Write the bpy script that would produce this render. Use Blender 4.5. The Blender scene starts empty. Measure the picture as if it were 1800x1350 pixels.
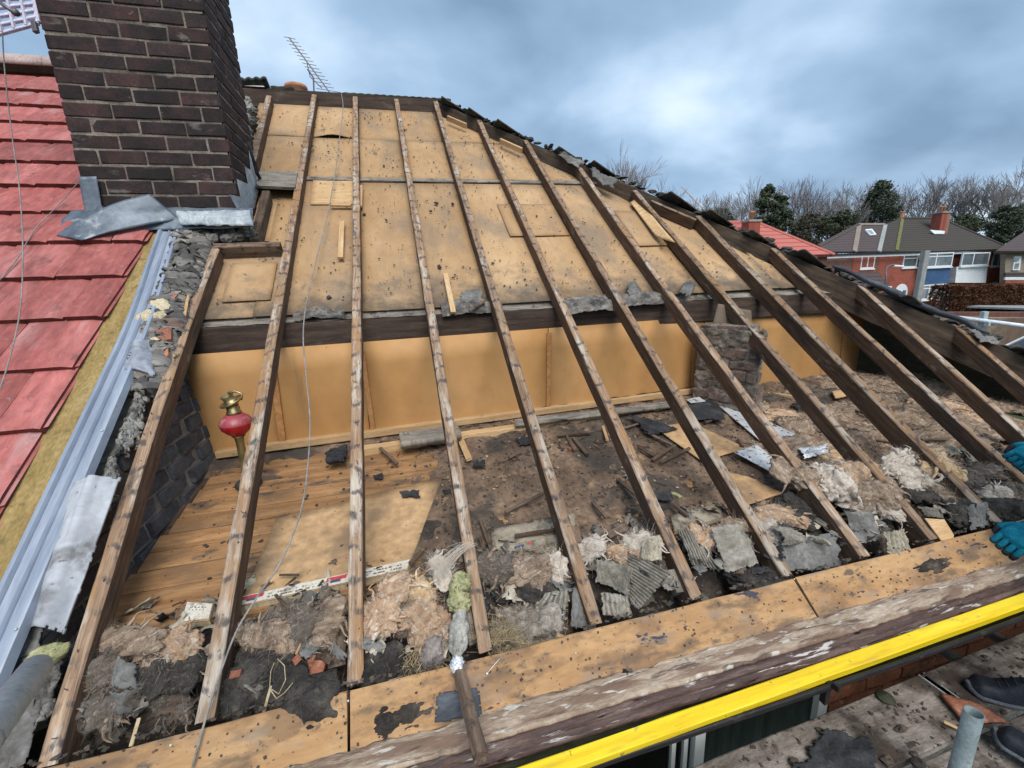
import bpy, bmesh, math, random
from mathutils import Vector, Matrix, noise
V = Vector
R = math.radians
rnd = random.Random(11)
SC = bpy.context.scene
COL = SC.collection

# ------------------------------------------------------------------ camera
CAM = V((.1549, -1.141, 1.1832))
YAW, PIT, ROL, FPX = .2475, .2376, -.0415, 755.6
_f = V((math.sin(YAW) * math.cos(PIT), math.cos(YAW) * math.cos(PIT), -math.sin(PIT)))
_r = V((math.cos(YAW), -math.sin(YAW), 0))
_u = _r.cross(_f)
FW = _f
RT = _r * math.cos(ROL) + _u * math.sin(ROL)
UP = _u * math.cos(ROL) - _r * math.sin(ROL)
cd = bpy.data.cameras.new('camera')
cam = bpy.data.objects.new('camera', cd)
COL.objects.link(cam)
cam.matrix_world = Matrix(((RT.x, UP.x, -FW.x, CAM.x), (RT.y, UP.y, -FW.y, CAM.y), (RT.z, UP.z, -FW.z, CAM.z), (0, 0, 0, 1)))
cd.sensor_width = 36
cd.lens = FPX / 1800 * 36
cd.clip_start = .05
cd.clip_end = 2000
SC.camera = cam

# ------------------------------------------------------------------ world (overcast) and sun
w = bpy.data.worlds.new('World')
SC.world = w
w.use_nodes = True
nt = w.node_tree
nt.nodes.clear()
def wn(t, **k):
    n = nt.nodes.new(t)
    for a, b in k.items(): setattr(n, a, b)
    return n
def wl(a, b): nt.links.new(a, b)
SUN_EL, SUN_AZ = R(52), R(178)          # azimuth measured from +Y towards +X
sky = wn('ShaderNodeTexSky', sky_type='NISHITA', sun_disc=False, sun_elevation=SUN_EL, sun_rotation=SUN_AZ)
sky.dust_density = 2.0
sky_s = wn('ShaderNodeVectorMath', operation='SCALE'); wl(sky.outputs[0], sky_s.inputs[0]); sky_s.inputs['Scale'].default_value = .10
tcn = wn('ShaderNodeTexCoord')
sep = wn('ShaderNodeSeparateXYZ'); wl(tcn.outputs['Generated'], sep.inputs[0])
zz = wn('ShaderNodeMath', operation='MAXIMUM'); wl(sep.outputs[2], zz.inputs[0]); zz.inputs[1].default_value = 0
za = wn('ShaderNodeMath', operation='ADD'); wl(zz.outputs[0], za.inputs[0]); za.inputs[1].default_value = .42
dx = wn('ShaderNodeMath', operation='DIVIDE'); wl(sep.outputs[0], dx.inputs[0]); wl(za.outputs[0], dx.inputs[1])
dy = wn('ShaderNodeMath', operation='DIVIDE'); wl(sep.outputs[1], dy.inputs[0]); wl(za.outputs[0], dy.inputs[1])
cmb = wn('ShaderNodeCombineXYZ'); wl(dx.outputs[0], cmb.inputs[0]); wl(dy.outputs[0], cmb.inputs[1])
mp = wn('ShaderNodeMapping'); wl(cmb.outputs[0], mp.inputs[0])
mp.inputs['Location'].default_value = (3.1, 1.4, 0); mp.inputs['Rotation'].default_value = (0, 0, .5); mp.inputs['Scale'].default_value = (.95, 1.15, 1)
n1 = wn('ShaderNodeTexNoise'); wl(mp.outputs[0], n1.inputs['Vector'])
n1.inputs['Scale'].default_value = 2.3; n1.inputs['Detail'].default_value = 6; n1.inputs['Roughness'].default_value = .46; n1.inputs['Distortion'].default_value = .15
rp = wn('ShaderNodeValToRGB'); wl(n1.outputs[0], rp.inputs[0])
cr = rp.color_ramp
cr.elements[0].position = .30; cr.elements[0].color = (.20, .31, .46, 1)
cr.elements[1].position = .74; cr.elements[1].color = (.72, .86, .98, 1)
e = cr.elements.new(.50); e.color = (.34, .49, .68, 1)
e = cr.elements.new(.60); e.color = (.48, .64, .83, 1)
mx = wn('ShaderNodeMixRGB'); wl(sky_s.outputs[0], mx.inputs[1]); wl(rp.outputs[0], mx.inputs[2]); mx.inputs[0].default_value = .9
bg = wn('ShaderNodeBackground'); wl(mx.outputs[0], bg.inputs[0]); bg.inputs[1].default_value = .53
wo = wn('ShaderNodeOutputWorld'); wl(bg.outputs[0], wo.inputs[0])

ld = bpy.data.lights.new('sun', 'SUN'); ld.energy = 1.5; ld.angle = R(40); ld.color = (1, .95, .88)
lo = bpy.data.objects.new('sun', ld); COL.objects.link(lo)
sd = V((math.sin(SUN_AZ) * math.cos(SUN_EL), math.cos(SUN_AZ) * math.cos(SUN_EL), math.sin(SUN_EL)))
lo.rotation_euler = sd.to_track_quat('Z', 'Y').to_euler()
SC.view_settings.view_transform = 'Standard'
SC.view_settings.look = 'None'
SC.view_settings.gamma = 1
SC.view_settings.exposure = 1.2
SC.cycles.max_bounces = 6
SC.cycles.use_denoising = True

# ------------------------------------------------------------------ places: a direction through the lens meets a real plane
TH = .6434
TN, CT, ST = math.tan(TH), math.cos(TH), math.sin(TH)
ZF = .08                                   # loft floor level
def ray(px, py): return FW + RT * ((px - 900) / FPX) - UP * ((py - 675) / FPX)
def onroof(px, py, h=0):                   # the stripped roof slope, h metres above the rafters' tops
    d = ray(px, py); return CAM + d * ((CAM.y * TN + h - CAM.z) / (d.z - d.y * TN))
def onz(px, py, z=ZF):
    d = ray(px, py); return CAM + d * ((z - CAM.z) / d.z)
def ony(px, py, y):
    d = ray(px, py); return CAM + d * ((y - CAM.y) / d.y)
def onx(px, py, x):
    d = ray(px, py); return CAM + d * ((x - CAM.x) / d.x)
def ond(px, py, t): return CAM + ray(px, py) * t
def sl(x, s, n=0): return V((x, s * CT - n * ST, s * ST + n * CT))   # x, distance up the slope, height off it
def dep(p): return (p - CAM).dot(FW)

# ------------------------------------------------------------------ mesh builder
_ico = {}
def ico(sub):
    if sub not in _ico:
        bm = bmesh.new(); bmesh.ops.create_icosphere(bm, subdivisions=sub, radius=1)
        bm.verts.ensure_lookup_table()
        _ico[sub] = ([v.co.copy() for v in bm.verts], [[v.index for v in f.verts] for f in bm.faces]); bm.free()
    return _ico[sub]
def frame(ax, up=V((0, 0, 1))):
    a = ax.normalized(); 
    if abs(a.dot(up)) > .98: up = V((0, 1, 0)) if abs(a.y) < .9 else V((1, 0, 0))
    b = up.cross(a).normalized(); c = a.cross(b)
    return a, b, c
class MB:
    def __init__(s): s.v = []; s.f = []; s.t = []; s.m = []; s.cm = 0
    def add(s, vs, fs, ts=None):
        k = len(s.v); s.v += [V(p) for p in vs]; s.t += [V(p) for p in (ts or vs)]
        s.f += [[i + k for i in f] for f in fs]; s.m += [s.cm] * len(fs)
    def box(s, c, sx, sy, sz, M=None, j=0):
        vs = []
        for x in (-1, 1):
            for y in (-1, 1):
                for z in (-1, 1):
                    p = V((x * sx / 2, y * sy / 2, z * sz / 2))
                    if j: p += V((rnd.uniform(-j, j), rnd.uniform(-j, j), rnd.uniform(-j, j)))
                    vs.append((M @ p if M else p) + V(c))
        s.add(vs, [[0, 1, 3, 2], [4, 6, 7, 5], [0, 4, 5, 1], [2, 3, 7, 6], [0, 2, 6, 4], [1, 5, 7, 3]])
    def beam(s, p0, p1, wd, dp, up=V((0, 0, 1)), seg=1, c=.004, wob=0, off=0, bow=V((0, 0, 0)), e0=1, e1=1):
        # top centre line p0-p1; tc = (length, across, down)
        p0, p1 = V(p0), V(p1); L = (p1 - p0).length; a = (p1 - p0) / L
        b = up.cross(a).normalized(); u = a.cross(b)
        cs = [(-wd / 2 + c, 0), (wd / 2 - c, 0), (wd / 2, c), (wd / 2, dp - c), (wd / 2 - c, dp), (-wd / 2 + c, dp), (-wd / 2, dp - c), (-wd / 2, c)]
        vs = []; ts = []; fs = []
        for i in range(seg + 1):
            t = i / seg; o = p0 + a * (L * t) + bow * (4 * t * (1 - t))
            k = e0 + (e1 - e0) * t
            for j, (x, d) in enumerate(cs):
                q = o + b * (x * k) - u * (d * k)
                if wob: q += noise.noise_vector(V((t * L * 7 + off, j * 1.7, off))) * wob
                vs.append(q); ts.append((t * L + off, x, d))
        for i in range(seg):
            for j in range(8):
                j2 = (j + 1) % 8
                fs.append([i * 8 + j, i * 8 + j2, i * 8 + 8 + j2, i * 8 + 8 + j])
        fs.append(list(range(8))); fs.append([seg * 8 + 7 - j for j in range(8)])
        s.add(vs, fs, ts)
    def tube(s, pts, r, n=8, cap=True, r1=None, jit=0):
        pts = [V(p) for p in pts]; m = len(pts); vs = []; fs = []; ts = []; L = 0
        pb = None
        for i, p in enumerate(pts):
            d = (pts[min(i + 1, m - 1)] - pts[max(i - 1, 0)])
            if d.length < 1e-9: d = V((0, 0, 1))
            a = d.normalized()
            if pb is None: a, b, c = frame(a)
            else:
                b = (pb - a * pb.dot(a))
                b = b.normalized() if b.length > 1e-6 else frame(a)[1]
                c = a.cross(b)
            pb = b
            if i: L += (p - pts[i - 1]).length
            rr = r if r1 is None else r + (r1 - r) * i / max(1, m - 1)
            if callable(r): rr = r(i / max(1, m - 1))
            for k in range(n):
                t = 2 * math.pi * k / n
                q = rr * (1 + (noise.noise(V((L * 9, k * 1.3, rr * 50))) * jit if jit else 0))
                vs.append(p + b * math.cos(t) * q + c * math.sin(t) * q); ts.append((L, math.cos(t) * rr, math.sin(t) * rr))
        for i in range(m - 1):
            for k in range(n):
                k2 = (k + 1) % n
                fs.append([i * n + k, i * n + k2, i * n + n + k2, i * n + n + k])
        if cap and n > 2: fs.append(list(range(n))[::-1]); fs.append([(m - 1) * n + k for k in range(n)])
        s.add(vs, fs, ts)
    def lathe(s, prof, c, ax=V((0, 0, 1)), n=20, cap=True):
        a, b, d = frame(ax); c = V(c); vs = []; fs = []; m = len(prof)
        for r, h in prof:
            for k in range(n):
                t = 2 * math.pi * k / n
                vs.append(c + a * h + b * (r * math.cos(t)) + d * (r * math.sin(t)))
        for i in range(m - 1):
            for k in range(n):
                k2 = (k + 1) % n
                fs.append([i * n + k, i * n + k2, i * n + n + k2, i * n + n + k])
        if cap: fs.append(list(range(n))[::-1]); fs.append([(m - 1) * n + k for k in range(n)])
        s.add(vs, fs)
    def grid(s, fn, nu, nv, th=0, keep=None, tf=None):
        # fn(u,v)->Vector; th: thickness (to the underside); keep(u,v)->bool drops cells (torn edges)
        P = [[V(fn(i / nu, j / nv)) for j in range(nv + 1)] for i in range(nu + 1)]
        T = [[V(tf(i / nu, j / nv)) if tf else P[i][j] for j in range(nv + 1)] for i in range(nu + 1)]
        K = [[(keep((i + .5) / nu, (j + .5) / nv) if keep else True) for j in range(nv)] for i in range(nu)]
        idx = {}; vs = []; ts = []; fs = []
        def vid(i, j, l):
            k = (i, j, l)
            if k not in idx:
                idx[k] = len(vs); p = P[i][j]
                if l:
                    a = P[min(i + 1, nu)][j] - P[max(i - 1, 0)][j]; b = P[i][min(j + 1, nv)] - P[i][max(j - 1, 0)]
                    n = a.cross(b); n = n.normalized() if n.length > 1e-12 else V((0, 0, 1))
                    p = p - n * th
                vs.append(p); ts.append(T[i][j])
            return idx[k]
        for i in range(nu):
            for j in range(nv):
                if not K[i][j]: continue
                fs.append([vid(i, j, 0), vid(i + 1, j, 0), vid(i + 1, j + 1, 0), vid(i, j + 1, 0)])
                if th:
                    fs.append([vid(i, j, 1), vid(i, j + 1, 1), vid(i + 1, j + 1, 1), vid(i + 1, j, 1)])
                    for (di, dj, a, b) in ((-1, 0, (0, 1), (0, 0)), (1, 0, (1, 0), (1, 1)), (0, -1, (0, 0), (1, 0)), (0, 1, (1, 1), (0, 1))):
                        ii, jj = i + di, j + dj
                        if 0 <= ii < nu and 0 <= jj < nv and K[ii][jj]: continue
                        A = (i + a[0], j + a[1]); B = (i + b[0], j + b[1])
                        fs.append([vid(*A, 0), vid(*A, 1), vid(*B, 1), vid(*B, 0)])
        s.add(vs, fs, ts)
    def slab(s, poly, n, th):
        # flat piece: outline poly (top face), thickness th against normal n
        poly = [V(p) for p in poly]; k = len(poly); n = V(n).normalized()
        nn = V((0, 0, 0))
        for i in range(k): nn += (poly[i] - poly[0]).cross(poly[(i + 1) % k] - poly[0])
        if nn.dot(n) < 0: poly = poly[::-1]
        vs = poly + [p - n * th for p in poly]
        fs = [list(range(k)), [2 * k - 1 - i for i in range(k)]] + [[i, i + k, (i + 1) % k + k, (i + 1) % k] for i in range(k)]
        s.add(vs, fs)
    def blob(s, c, rx, ry, rz, M=None, sub=3, amp=.3, fq=2.2, seed=0, ridge=0, streak=0):
        vs, fs = ico(sub); out = []; o = V((seed * 3.7, seed * 1.3, seed * 5.1)); c = V(c)
        for p in vs:
            q = noise.noise(p * fq + o) * amp + noise.noise(p * fq * 2.3 + o) * amp * .5 + noise.noise(p * fq * 5 + o) * amp * .25
            if streak: q = noise.noise(p * 1.5 + o) * amp * 1.3 + noise.noise(V((p.x * 1.6, p.y * 5.5, p.z * 5.5)) + o) * streak + noise.noise(V((p.x * 4, p.y * 14, p.z * 14)) + o) * streak * .45
            if ridge: q += (.5 - abs(noise.noise(p * fq * 1.4 + o * 2))) * ridge - .2 * ridge
            x = V((p.x * rx, p.y * ry, p.z * rz)) * (1 + q)
            out.append((M @ x if M else x) + c)
        s.add(out, fs)
    def fibres(s, c, rx, ry, rz, M, n, L, wd=.0012, seed=0, comb=None, curl=.6, alt=0):
        # fine strands lying on and off an ellipsoid
        r = random.Random(seed); c = V(c)
        for _ in range(n):
            d = V((r.gauss(0, 1), r.gauss(0, 1), r.gauss(0, 1))).normalized()
            p = V((d.x * rx, d.y * ry, d.z * rz)) * r.uniform(.85, 1.12)
            nrm = V((d.x / rx, d.y / ry, d.z / rz)).normalized()
            t = nrm.cross(V((r.gauss(0, 1), r.gauss(0, 1), r.gauss(0, 1)))).normalized()
            if comb is not None: t = (t + comb * 1.2).normalized()
            g = (t + nrm * r.uniform(-.1, .55)).normalized(); l = L * r.uniform(.4, 1.2)
            side = g.cross(nrm).normalized()
            k = 3; vs = []; bend = (nrm * r.uniform(-1, .4) + side * r.uniform(-1, 1)) * curl
            for i in range(k + 1):
                u = i / k; q = p + g * (l * u) + bend * (l * u * u)
                w2 = wd * (1 - .8 * u) * .5; vs += [q - side * w2, q + side * w2]
            vs = [(M @ x if M else x) + c for x in vs]
            s.cm = 1 if r.random() < alt else 0
            s.add(vs, [[2 * i, 2 * i + 1, 2 * i + 3, 2 * i + 2] for i in range(k)])
        s.cm = 0
    def build(s, name, mat, parent=None, smooth=False, auto=None, kind=None, local=False):
        me = bpy.data.meshes.new(name)
        o0 = wpos(parent) if parent and not local else V((0, 0, 0))
        me.from_pydata([p - o0 for p in s.v], [], s.f)
        at = me.attributes.new('tc', 'FLOAT_VECTOR', 'POINT')
        at.data.foreach_set('vector', [x for p in s.t for x in p])
        for m in (mat if isinstance(mat, (list, tuple)) else [mat]): me.materials.append(m)
        if any(s.m): me.polygons.foreach_set('material_index', s.m)
        if smooth: me.polygons.foreach_set('use_smooth', [True] * len(me.polygons))
        me.update()
        o = bpy.data.objects.new(name, me); COL.objects.link(o)
        if parent: o.parent = parent
        if kind: o['kind'] = kind
        return o
def spline(P, n=6):
    out = []; P = [V(p) for p in P]
    for i in range(len(P) - 1):
        p0, p1, p2, p3 = P[max(i - 1, 0)], P[i], P[i + 1], P[min(i + 2, len(P) - 1)]
        for k in range(n):
            t = k / n
            out.append(.5 * ((2 * p1) + (p2 - p0) * t + (2 * p0 - 5 * p1 + 4 * p2 - p3) * t * t + (3 * p1 - p0 - 3 * p2 + p3) * t ** 3))
    return out + [P[-1]]
def wpos(o):
    p = V(o.location)
    while o.parent: o = o.parent; p += V(o.location)
    return p
def tag(o, label, cat, group=None, kind=None):
    o['label'] = label; o['category'] = cat
    if group: o['group'] = group
    if kind: o['kind'] = kind
    return o
def thing(name, label, cat, loc=(0, 0, 0), group=None):
    o = bpy.data.objects.new(name, None); COL.objects.link(o); o.location = loc; o.empty_display_size = .1
    return tag(o, label, cat, group)
def struct(o): o['kind'] = 'structure'; return o
def put(me_obj, name, parent, M):
    """another object on the same mesh data, as a child"""
    o = me_obj.copy(); o.name = name; COL.objects.link(o); o.parent = parent; o.matrix_basis = M
    return o

# ------------------------------------------------------------------ materials
class NT:
    def __init__(s, name):
        s.m = bpy.data.materials.new(name); s.m.use_nodes = True; s.t = s.m.node_tree
        s.b = s.t.nodes['Principled BSDF']
        a = s.n('ShaderNodeAttribute'); a.attribute_name = 'tc'
        oi = s.n('ShaderNodeObjectInfo'); s.rand = oi.outputs['Random']
        k = s.math('MULTIPLY', s.rand, 37.0)
        ad = s.n('ShaderNodeVectorMath'); ad.operation = 'ADD'
        s.l(a.outputs['Vector'], ad.inputs[0]); s.l(k, ad.inputs[1]); s.raw = a.outputs['Vector']; s.c = ad.outputs[0]
    def n(s, t): return s.t.nodes.new(t)
    def l(s, a, b): s.t.links.new(a, b)
    def set(s, inp, v):
        if hasattr(v, 'is_linked') or hasattr(v, 'links'): s.l(v, inp)
        elif isinstance(v, (tuple, list)) and len(v) == 3 and inp.type == 'RGBA': inp.default_value = (*v, 1)
        else: inp.default_value = v
    def math(s, op, a, b=0.0, c=None, clamp=False):
        n = s.n('ShaderNodeMath'); n.operation = op; n.use_clamp = clamp
        s.set(n.inputs[0], a); s.set(n.inputs[1], b)
        if c is not None: s.set(n.inputs[2], c)
        return n.outputs[0]
    def scaled(s, sc, off=(0, 0, 0), raw=False):
        mp = s.n('ShaderNodeMapping'); s.l(s.raw if raw else s.c, mp.inputs[0])
        mp.inputs['Scale'].default_value = sc if isinstance(sc, (tuple, list)) else (sc, sc, sc)
        mp.inputs['Location'].default_value = off
        return mp.outputs[0]
    def noise(s, sc, det=4, rough=.55, dist=0, off=(0, 0, 0), raw=False):
        n = s.n('ShaderNodeTexNoise'); s.l(s.scaled(sc, off, raw), n.inputs['Vector'])
        n.inputs['Scale'].default_value = 1; n.inputs['Detail'].default_value = det
        n.inputs['Roughness'].default_value = rough; n.inputs['Distortion'].default_value = dist
        return n.outputs[0]
    def ramp(s, fac, stops):
        n = s.n('ShaderNodeValToRGB'); s.l(fac, n.inputs[0]); cr = n.color_ramp
        while len(cr.elements) < len(stops): cr.elements.new(.5)
        for e, (p, c) in zip(cr.elements, stops):
            e.position = p; e.color = (*c, 1) if isinstance(c, (tuple, list)) else (c, c, c, 1)
        return n.outputs[0]
    def step(s, fac, lo, hi):
        n = s.n('ShaderNodeMapRange'); n.interpolation_type = 'SMOOTHSTEP'; s.l(fac, n.inputs[0])
        n.inputs[1].default_value = lo; n.inputs[2].default_value = hi
        return n.outputs[0]
    def mix(s, f, a, b, mode='MIX'):
        n = s.n('ShaderNodeMixRGB'); n.blend_type = mode
        s.set(n.inputs[0], f); s.set(n.inputs[1], a); s.set(n.inputs[2], b)
        return n.outputs[0]
    def bump(s, h, dist=.01, strength=.6):
        n = s.n('ShaderNodeBump'); n.inputs['Strength'].default_value = strength; n.inputs['Distance'].default_value = dist
        s.l(h, n.inputs['Height']); s.l(n.outputs[0], s.b.inputs['Normal'])
def surf(name, cols, sc=6, det=5, layers=(), rough=.85, bump=(.004, 60), var=.0, grain=.25, spec=.3, metal=0, hue=None):
    """cols: stops of the base colour along one noise; layers: (colour, scale, lo, hi, strength, detail) stains laid over it"""
    q = NT(name); f = q.noise(sc, det)
    k = len(cols); c = q.ramp(f, [(.3 + .4 * i / max(1, k - 1), cols[i]) for i in range(k)])
    if grain:
        g = q.ramp(q.noise(tuple(8 * x for x in sc) if isinstance(sc, (tuple, list)) else sc * 8, 3), [(.25, 1 - grain), (.75, 1 + grain)])
        c = q.mix(1, c, g, 'MULTIPLY')
    if hue:
        c = q.mix(q.rand, c, hue)
    if var:
        v = q.math('MULTIPLY_ADD', q.rand, 2 * var, 1 - var); c = q.mix(1, c, v, 'MULTIPLY')
    for i, L in enumerate(layers):
        col, s2, lo, hi, st = L[:5]; d = L[5] if len(L) > 5 else 5
        m = q.math('MULTIPLY', q.step(q.noise(s2, d, .6, 0, (i * 7.3 + 3, i * 2.1, i)), lo, hi), st)
        c = q.mix(m, c, col)
    q.l(c, q.b.inputs['Base Color']); q.b.inputs['Roughness'].default_value = rough
    q.b.inputs['Specular IOR Level'].default_value = spec; q.b.inputs['Metallic'].default_value = metal
    if bump: q.bump(q.noise(bump[1], 4, .65), bump[0])
    return q.m
def rafter_mat(name, top, side, grey, white):
    q = NT(name)
    sp = q.n('ShaderNodeSeparateXYZ'); q.l(q.raw, sp.inputs[0])
    L, A, D = sp.outputs
    g = q.noise((5, 60, 60), 6, .6, .4)
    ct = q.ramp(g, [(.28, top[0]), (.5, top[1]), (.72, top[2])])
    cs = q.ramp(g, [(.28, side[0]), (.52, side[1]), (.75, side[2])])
    # weathered patches along the top, old batten marks across it
    m1 = q.step(q.noise((3.2, 16, 16), 5, .65), .50, .64)
    ct = q.mix(q.math('MULTIPLY', m1, .85), ct, white)
    m1b = q.step(q.noise((2.2, 12, 12), 5, .65, 0, (17, 3, 2)), .52, .62)
    ct = q.mix(q.math('MULTIPLY', m1b, .75), ct, (.30, .165, .075))
    jit = q.noise((4, 9, 9), 3)
    ph = q.math('FRACT', q.math('MULTIPLY_ADD', jit, 1.7, q.math('MULTIPLY', q.math('ADD', L, q.math('MULTIPLY', q.rand, 3)), 9.2)))
    band = q.math('MULTIPLY', q.step(ph, .0, .10), q.math('SUBTRACT', 1, q.step(ph, .18, .30)))
    m2 = q.math('MULTIPLY', band, q.step(q.noise((7, 30, 30), 6, .72, 0, (9, 1, 4)), .40, .57))
    ct = q.mix(q.math('MULTIPLY', m2, .85), ct, grey)
    m3 = q.step(q.noise((6, 26, 26), 5, .7, 0, (1, 8, 2)), .56, .66)
    ct = q.mix(q.math('MULTIPLY', m3, .75), ct, grey)
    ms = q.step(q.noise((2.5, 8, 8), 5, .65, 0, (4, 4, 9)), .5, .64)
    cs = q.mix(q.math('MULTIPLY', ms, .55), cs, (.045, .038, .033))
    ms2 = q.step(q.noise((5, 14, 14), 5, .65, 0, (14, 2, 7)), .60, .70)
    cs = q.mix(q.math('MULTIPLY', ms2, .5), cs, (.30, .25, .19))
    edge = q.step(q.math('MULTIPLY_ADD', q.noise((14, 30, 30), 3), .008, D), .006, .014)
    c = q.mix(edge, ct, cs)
    fine = q.ramp(q.noise((14, 260, 260), 4, .7), [(.25, .68), (.75, 1.25)])
    c = q.mix(1, c, fine, 'MULTIPLY')
    v = q.math('MULTIPLY_ADD', q.rand, .35, .83); c = q.mix(1, c, v, 'MULTIPLY')
    q.l(c, q.b.inputs['Base Color']); q.b.inputs['Roughness'].default_value = .85; q.b.inputs['Specular IOR Level'].default_value = .2
    q.bump(q.math('ADD', q.noise((10, 140, 140), 4, .7), q.math('MULTIPLY', q.noise((16, 40, 40), 3), .8)), .004, .8)
    return q.m
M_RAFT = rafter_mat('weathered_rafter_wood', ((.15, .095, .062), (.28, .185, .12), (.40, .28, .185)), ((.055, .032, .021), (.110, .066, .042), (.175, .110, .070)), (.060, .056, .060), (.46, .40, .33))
M_DARKT = surf('dark_old_timber', ((.032, .021, .016), (.056, .037, .028), (.088, .060, .044)), (4, 40, 40), 5, [((.16, .13, .10), (5, 9, 9), .60, .75, .5)], .8, (.003, 50))
M_HIP = surf('brown_hip_timber', ((.035, .025, .018), (.075, .052, .036), (.12, .085, .058)), (3, 30, 30), 5, [((.17, .15, .12), (5, 12, 12), .58, .72, .5), ((.02, .016, .013), (3, 9, 9), .55, .68, .7)], .85, (.003, 50))
M_DUSTY = surf('dusty_timber', ((.12, .105, .09), (.22, .195, .165), (.34, .30, .25)), (7, 30, 30), 6, [((.05, .045, .042), 14, .55, .68, .8), ((.33, .24, .15), 6, .58, .7, .5)], .95, (.005, 70))
M_EAVE = surf('peach_eaves_board_wood', ((.345, .19, .085), (.41, .235, .107), (.475, .29, .142)), (3, 10, 10), 6,
              [((.19, .11, .06), (6, 12, 12), .46, .62, .7, 8), ((.13, .09, .06), (5, 14, 14), .52, .66, .8, 8), ((.09, .07, .058), (5, 12, 12), .60, .68, .85, 6), ((.26, .20, .15), (5, 14, 14), .52, .70, .75), ((.045, .045, .065), (8, 22, 22), .645, .675, .95, 3), ((.12, .085, .06), 26, .62, .70, .8), ((.14, .115, .095), 7, .63, .72, .7)], .8, (.0015, 80), 0, .10)
M_FASC = surf('weathered_gutter_board_wood', ((.24, .17, .12), (.34, .255, .185), (.44, .35, .265)), (5, 18, 18), 6,
              [((.16, .095, .065), (4, 13, 13), .50, .62, .8, 7), ((.075, .05, .04), (6, 30, 30), .56, .66, .85, 7), ((.58, .54, .48), (11, 34, 34), .585, .65, .8, 7), ((.12, .105, .095), 22, .60, .70, .7)], .8, (.004, 90))
M_REDM = surf('peeling_red_brown_moulding', ((.045, .028, .026), (.085, .05, .042), (.16, .11, .09)), (5, 70, 70), 6,
              [((.55, .52, .49), (7, 60, 60), .58, .66, .85), ((.03, .022, .02), (4, 30, 30), .54, .66, .7)], .6, (.006, 60))
M_LINING = surf('stained_tan_hardboard', ((.36, .218, .107), (.44, .278, .142), (.51, .34, .188)), (2.2, 1.2, 1.2), 5,
                [((.22, .17, .125), (3, 1.6, 1.6), .46, .68, .75, 7), ((.33, .215, .12), (9, .9, .9), .54, .72, .6, 6), ((.10, .085, .075), 30, .655, .71, .9, 4), ((.085, .07, .06), 62, .66, .72, .9, 3),
                 ((.13, .115, .10), (9, 4, 4), .62, .74, .75, 7), ((.40, .25, .12), (26, 1.2, 1.2), .55, .68, .35)], .8, (.0025, 40), .07, .06)
def gather(mt):
    """dirt that has slid down and gathered along the bottom of the lining (tc.y is the distance up the slope)"""
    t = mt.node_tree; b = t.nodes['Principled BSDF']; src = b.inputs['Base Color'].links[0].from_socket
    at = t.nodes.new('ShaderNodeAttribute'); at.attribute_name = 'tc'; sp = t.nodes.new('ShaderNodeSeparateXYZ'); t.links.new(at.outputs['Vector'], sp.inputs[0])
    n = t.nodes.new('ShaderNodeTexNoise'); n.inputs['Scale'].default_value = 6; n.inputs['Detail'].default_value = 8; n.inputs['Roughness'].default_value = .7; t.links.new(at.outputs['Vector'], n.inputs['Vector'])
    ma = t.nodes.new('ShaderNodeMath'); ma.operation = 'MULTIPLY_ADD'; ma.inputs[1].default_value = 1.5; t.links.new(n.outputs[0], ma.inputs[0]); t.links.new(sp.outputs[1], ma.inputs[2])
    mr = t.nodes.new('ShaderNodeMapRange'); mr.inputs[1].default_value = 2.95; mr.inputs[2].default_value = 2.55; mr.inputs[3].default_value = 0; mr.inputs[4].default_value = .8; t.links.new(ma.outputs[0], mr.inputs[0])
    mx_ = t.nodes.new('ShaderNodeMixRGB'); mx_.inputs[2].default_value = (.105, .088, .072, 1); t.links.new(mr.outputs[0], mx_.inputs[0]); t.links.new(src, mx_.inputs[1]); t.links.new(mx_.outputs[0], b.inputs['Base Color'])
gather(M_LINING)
M_WALLB = surf('smooth_orange_hardboard', ((.43, .222, .078), (.475, .258, .097), (.51, .287, .118)), 1.6, 4,
               [((.33, .19, .085), (1.5, 1.5, 4), .56, .74, .4), ((.09, .06, .04), 40, .72, .76, .8, 3), ((.33, .18, .07), (2.5, 2.5, .8), .60, .74, .35), ((.24, .15, .075), (14, 14, .7), .64, .72, .5, 6)], .6, (.001, 60), .05, .05)
M_FLOOR = surf('golden_floorboard_wood', ((.235, .118, .05), (.325, .175, .077), (.40, .232, .11)), (2.2, 26, 26), 6,
               [((.17, .105, .06), (3, 5, 5), .48, .66, .8, 7), ((.075, .06, .05), (4, 7, 7), .54, .66, .9, 7), ((.10, .075, .055), 46, .66, .72, .8, 3)], .7, (.002, 60), .10)
M_CHIP = surf('dusty_tan_sheet', ((.36, .215, .105), (.44, .28, .145), (.51, .335, .18)), 3, 6,
              [((.22, .15, .095), 4.5, .48, .66, .75, 7), ((.09, .07, .056), 3.2, .58, .70, .8, 7), ((.08, .065, .055), 30, .66, .71, .9, 4), ((.035, .03, .028), 9, .70, .73, .95, 4)], .85, (.003, 90))
M_NEWW = surf('fresh_pale_wood', ((.44, .27, .13), (.53, .345, .175), (.60, .42, .235)), (3, 40, 40), 5, [((.20, .15, .10), 22, .62, .72, .6)], .75, (.002, 60), .12)
M_STUD = surf('orange_stud_wood', ((.33, .155, .055), (.42, .21, .08), (.50, .27, .115)), (40, 40, 4), 5, [((.15, .09, .05), (12, 12, 5), .6, .72, .6)], .7, (.002, 60), .12)
M_OLDSL = surf('old_grey_brown_slat', ((.055, .038, .028), (.115, .078, .055), (.19, .135, .095)), (5, 50, 50), 5, [((.03, .026, .024), 18, .54, .66, .8), ((.28, .22, .165), 12, .62, .72, .5)], .9, (.003, 80), .35)
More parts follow.
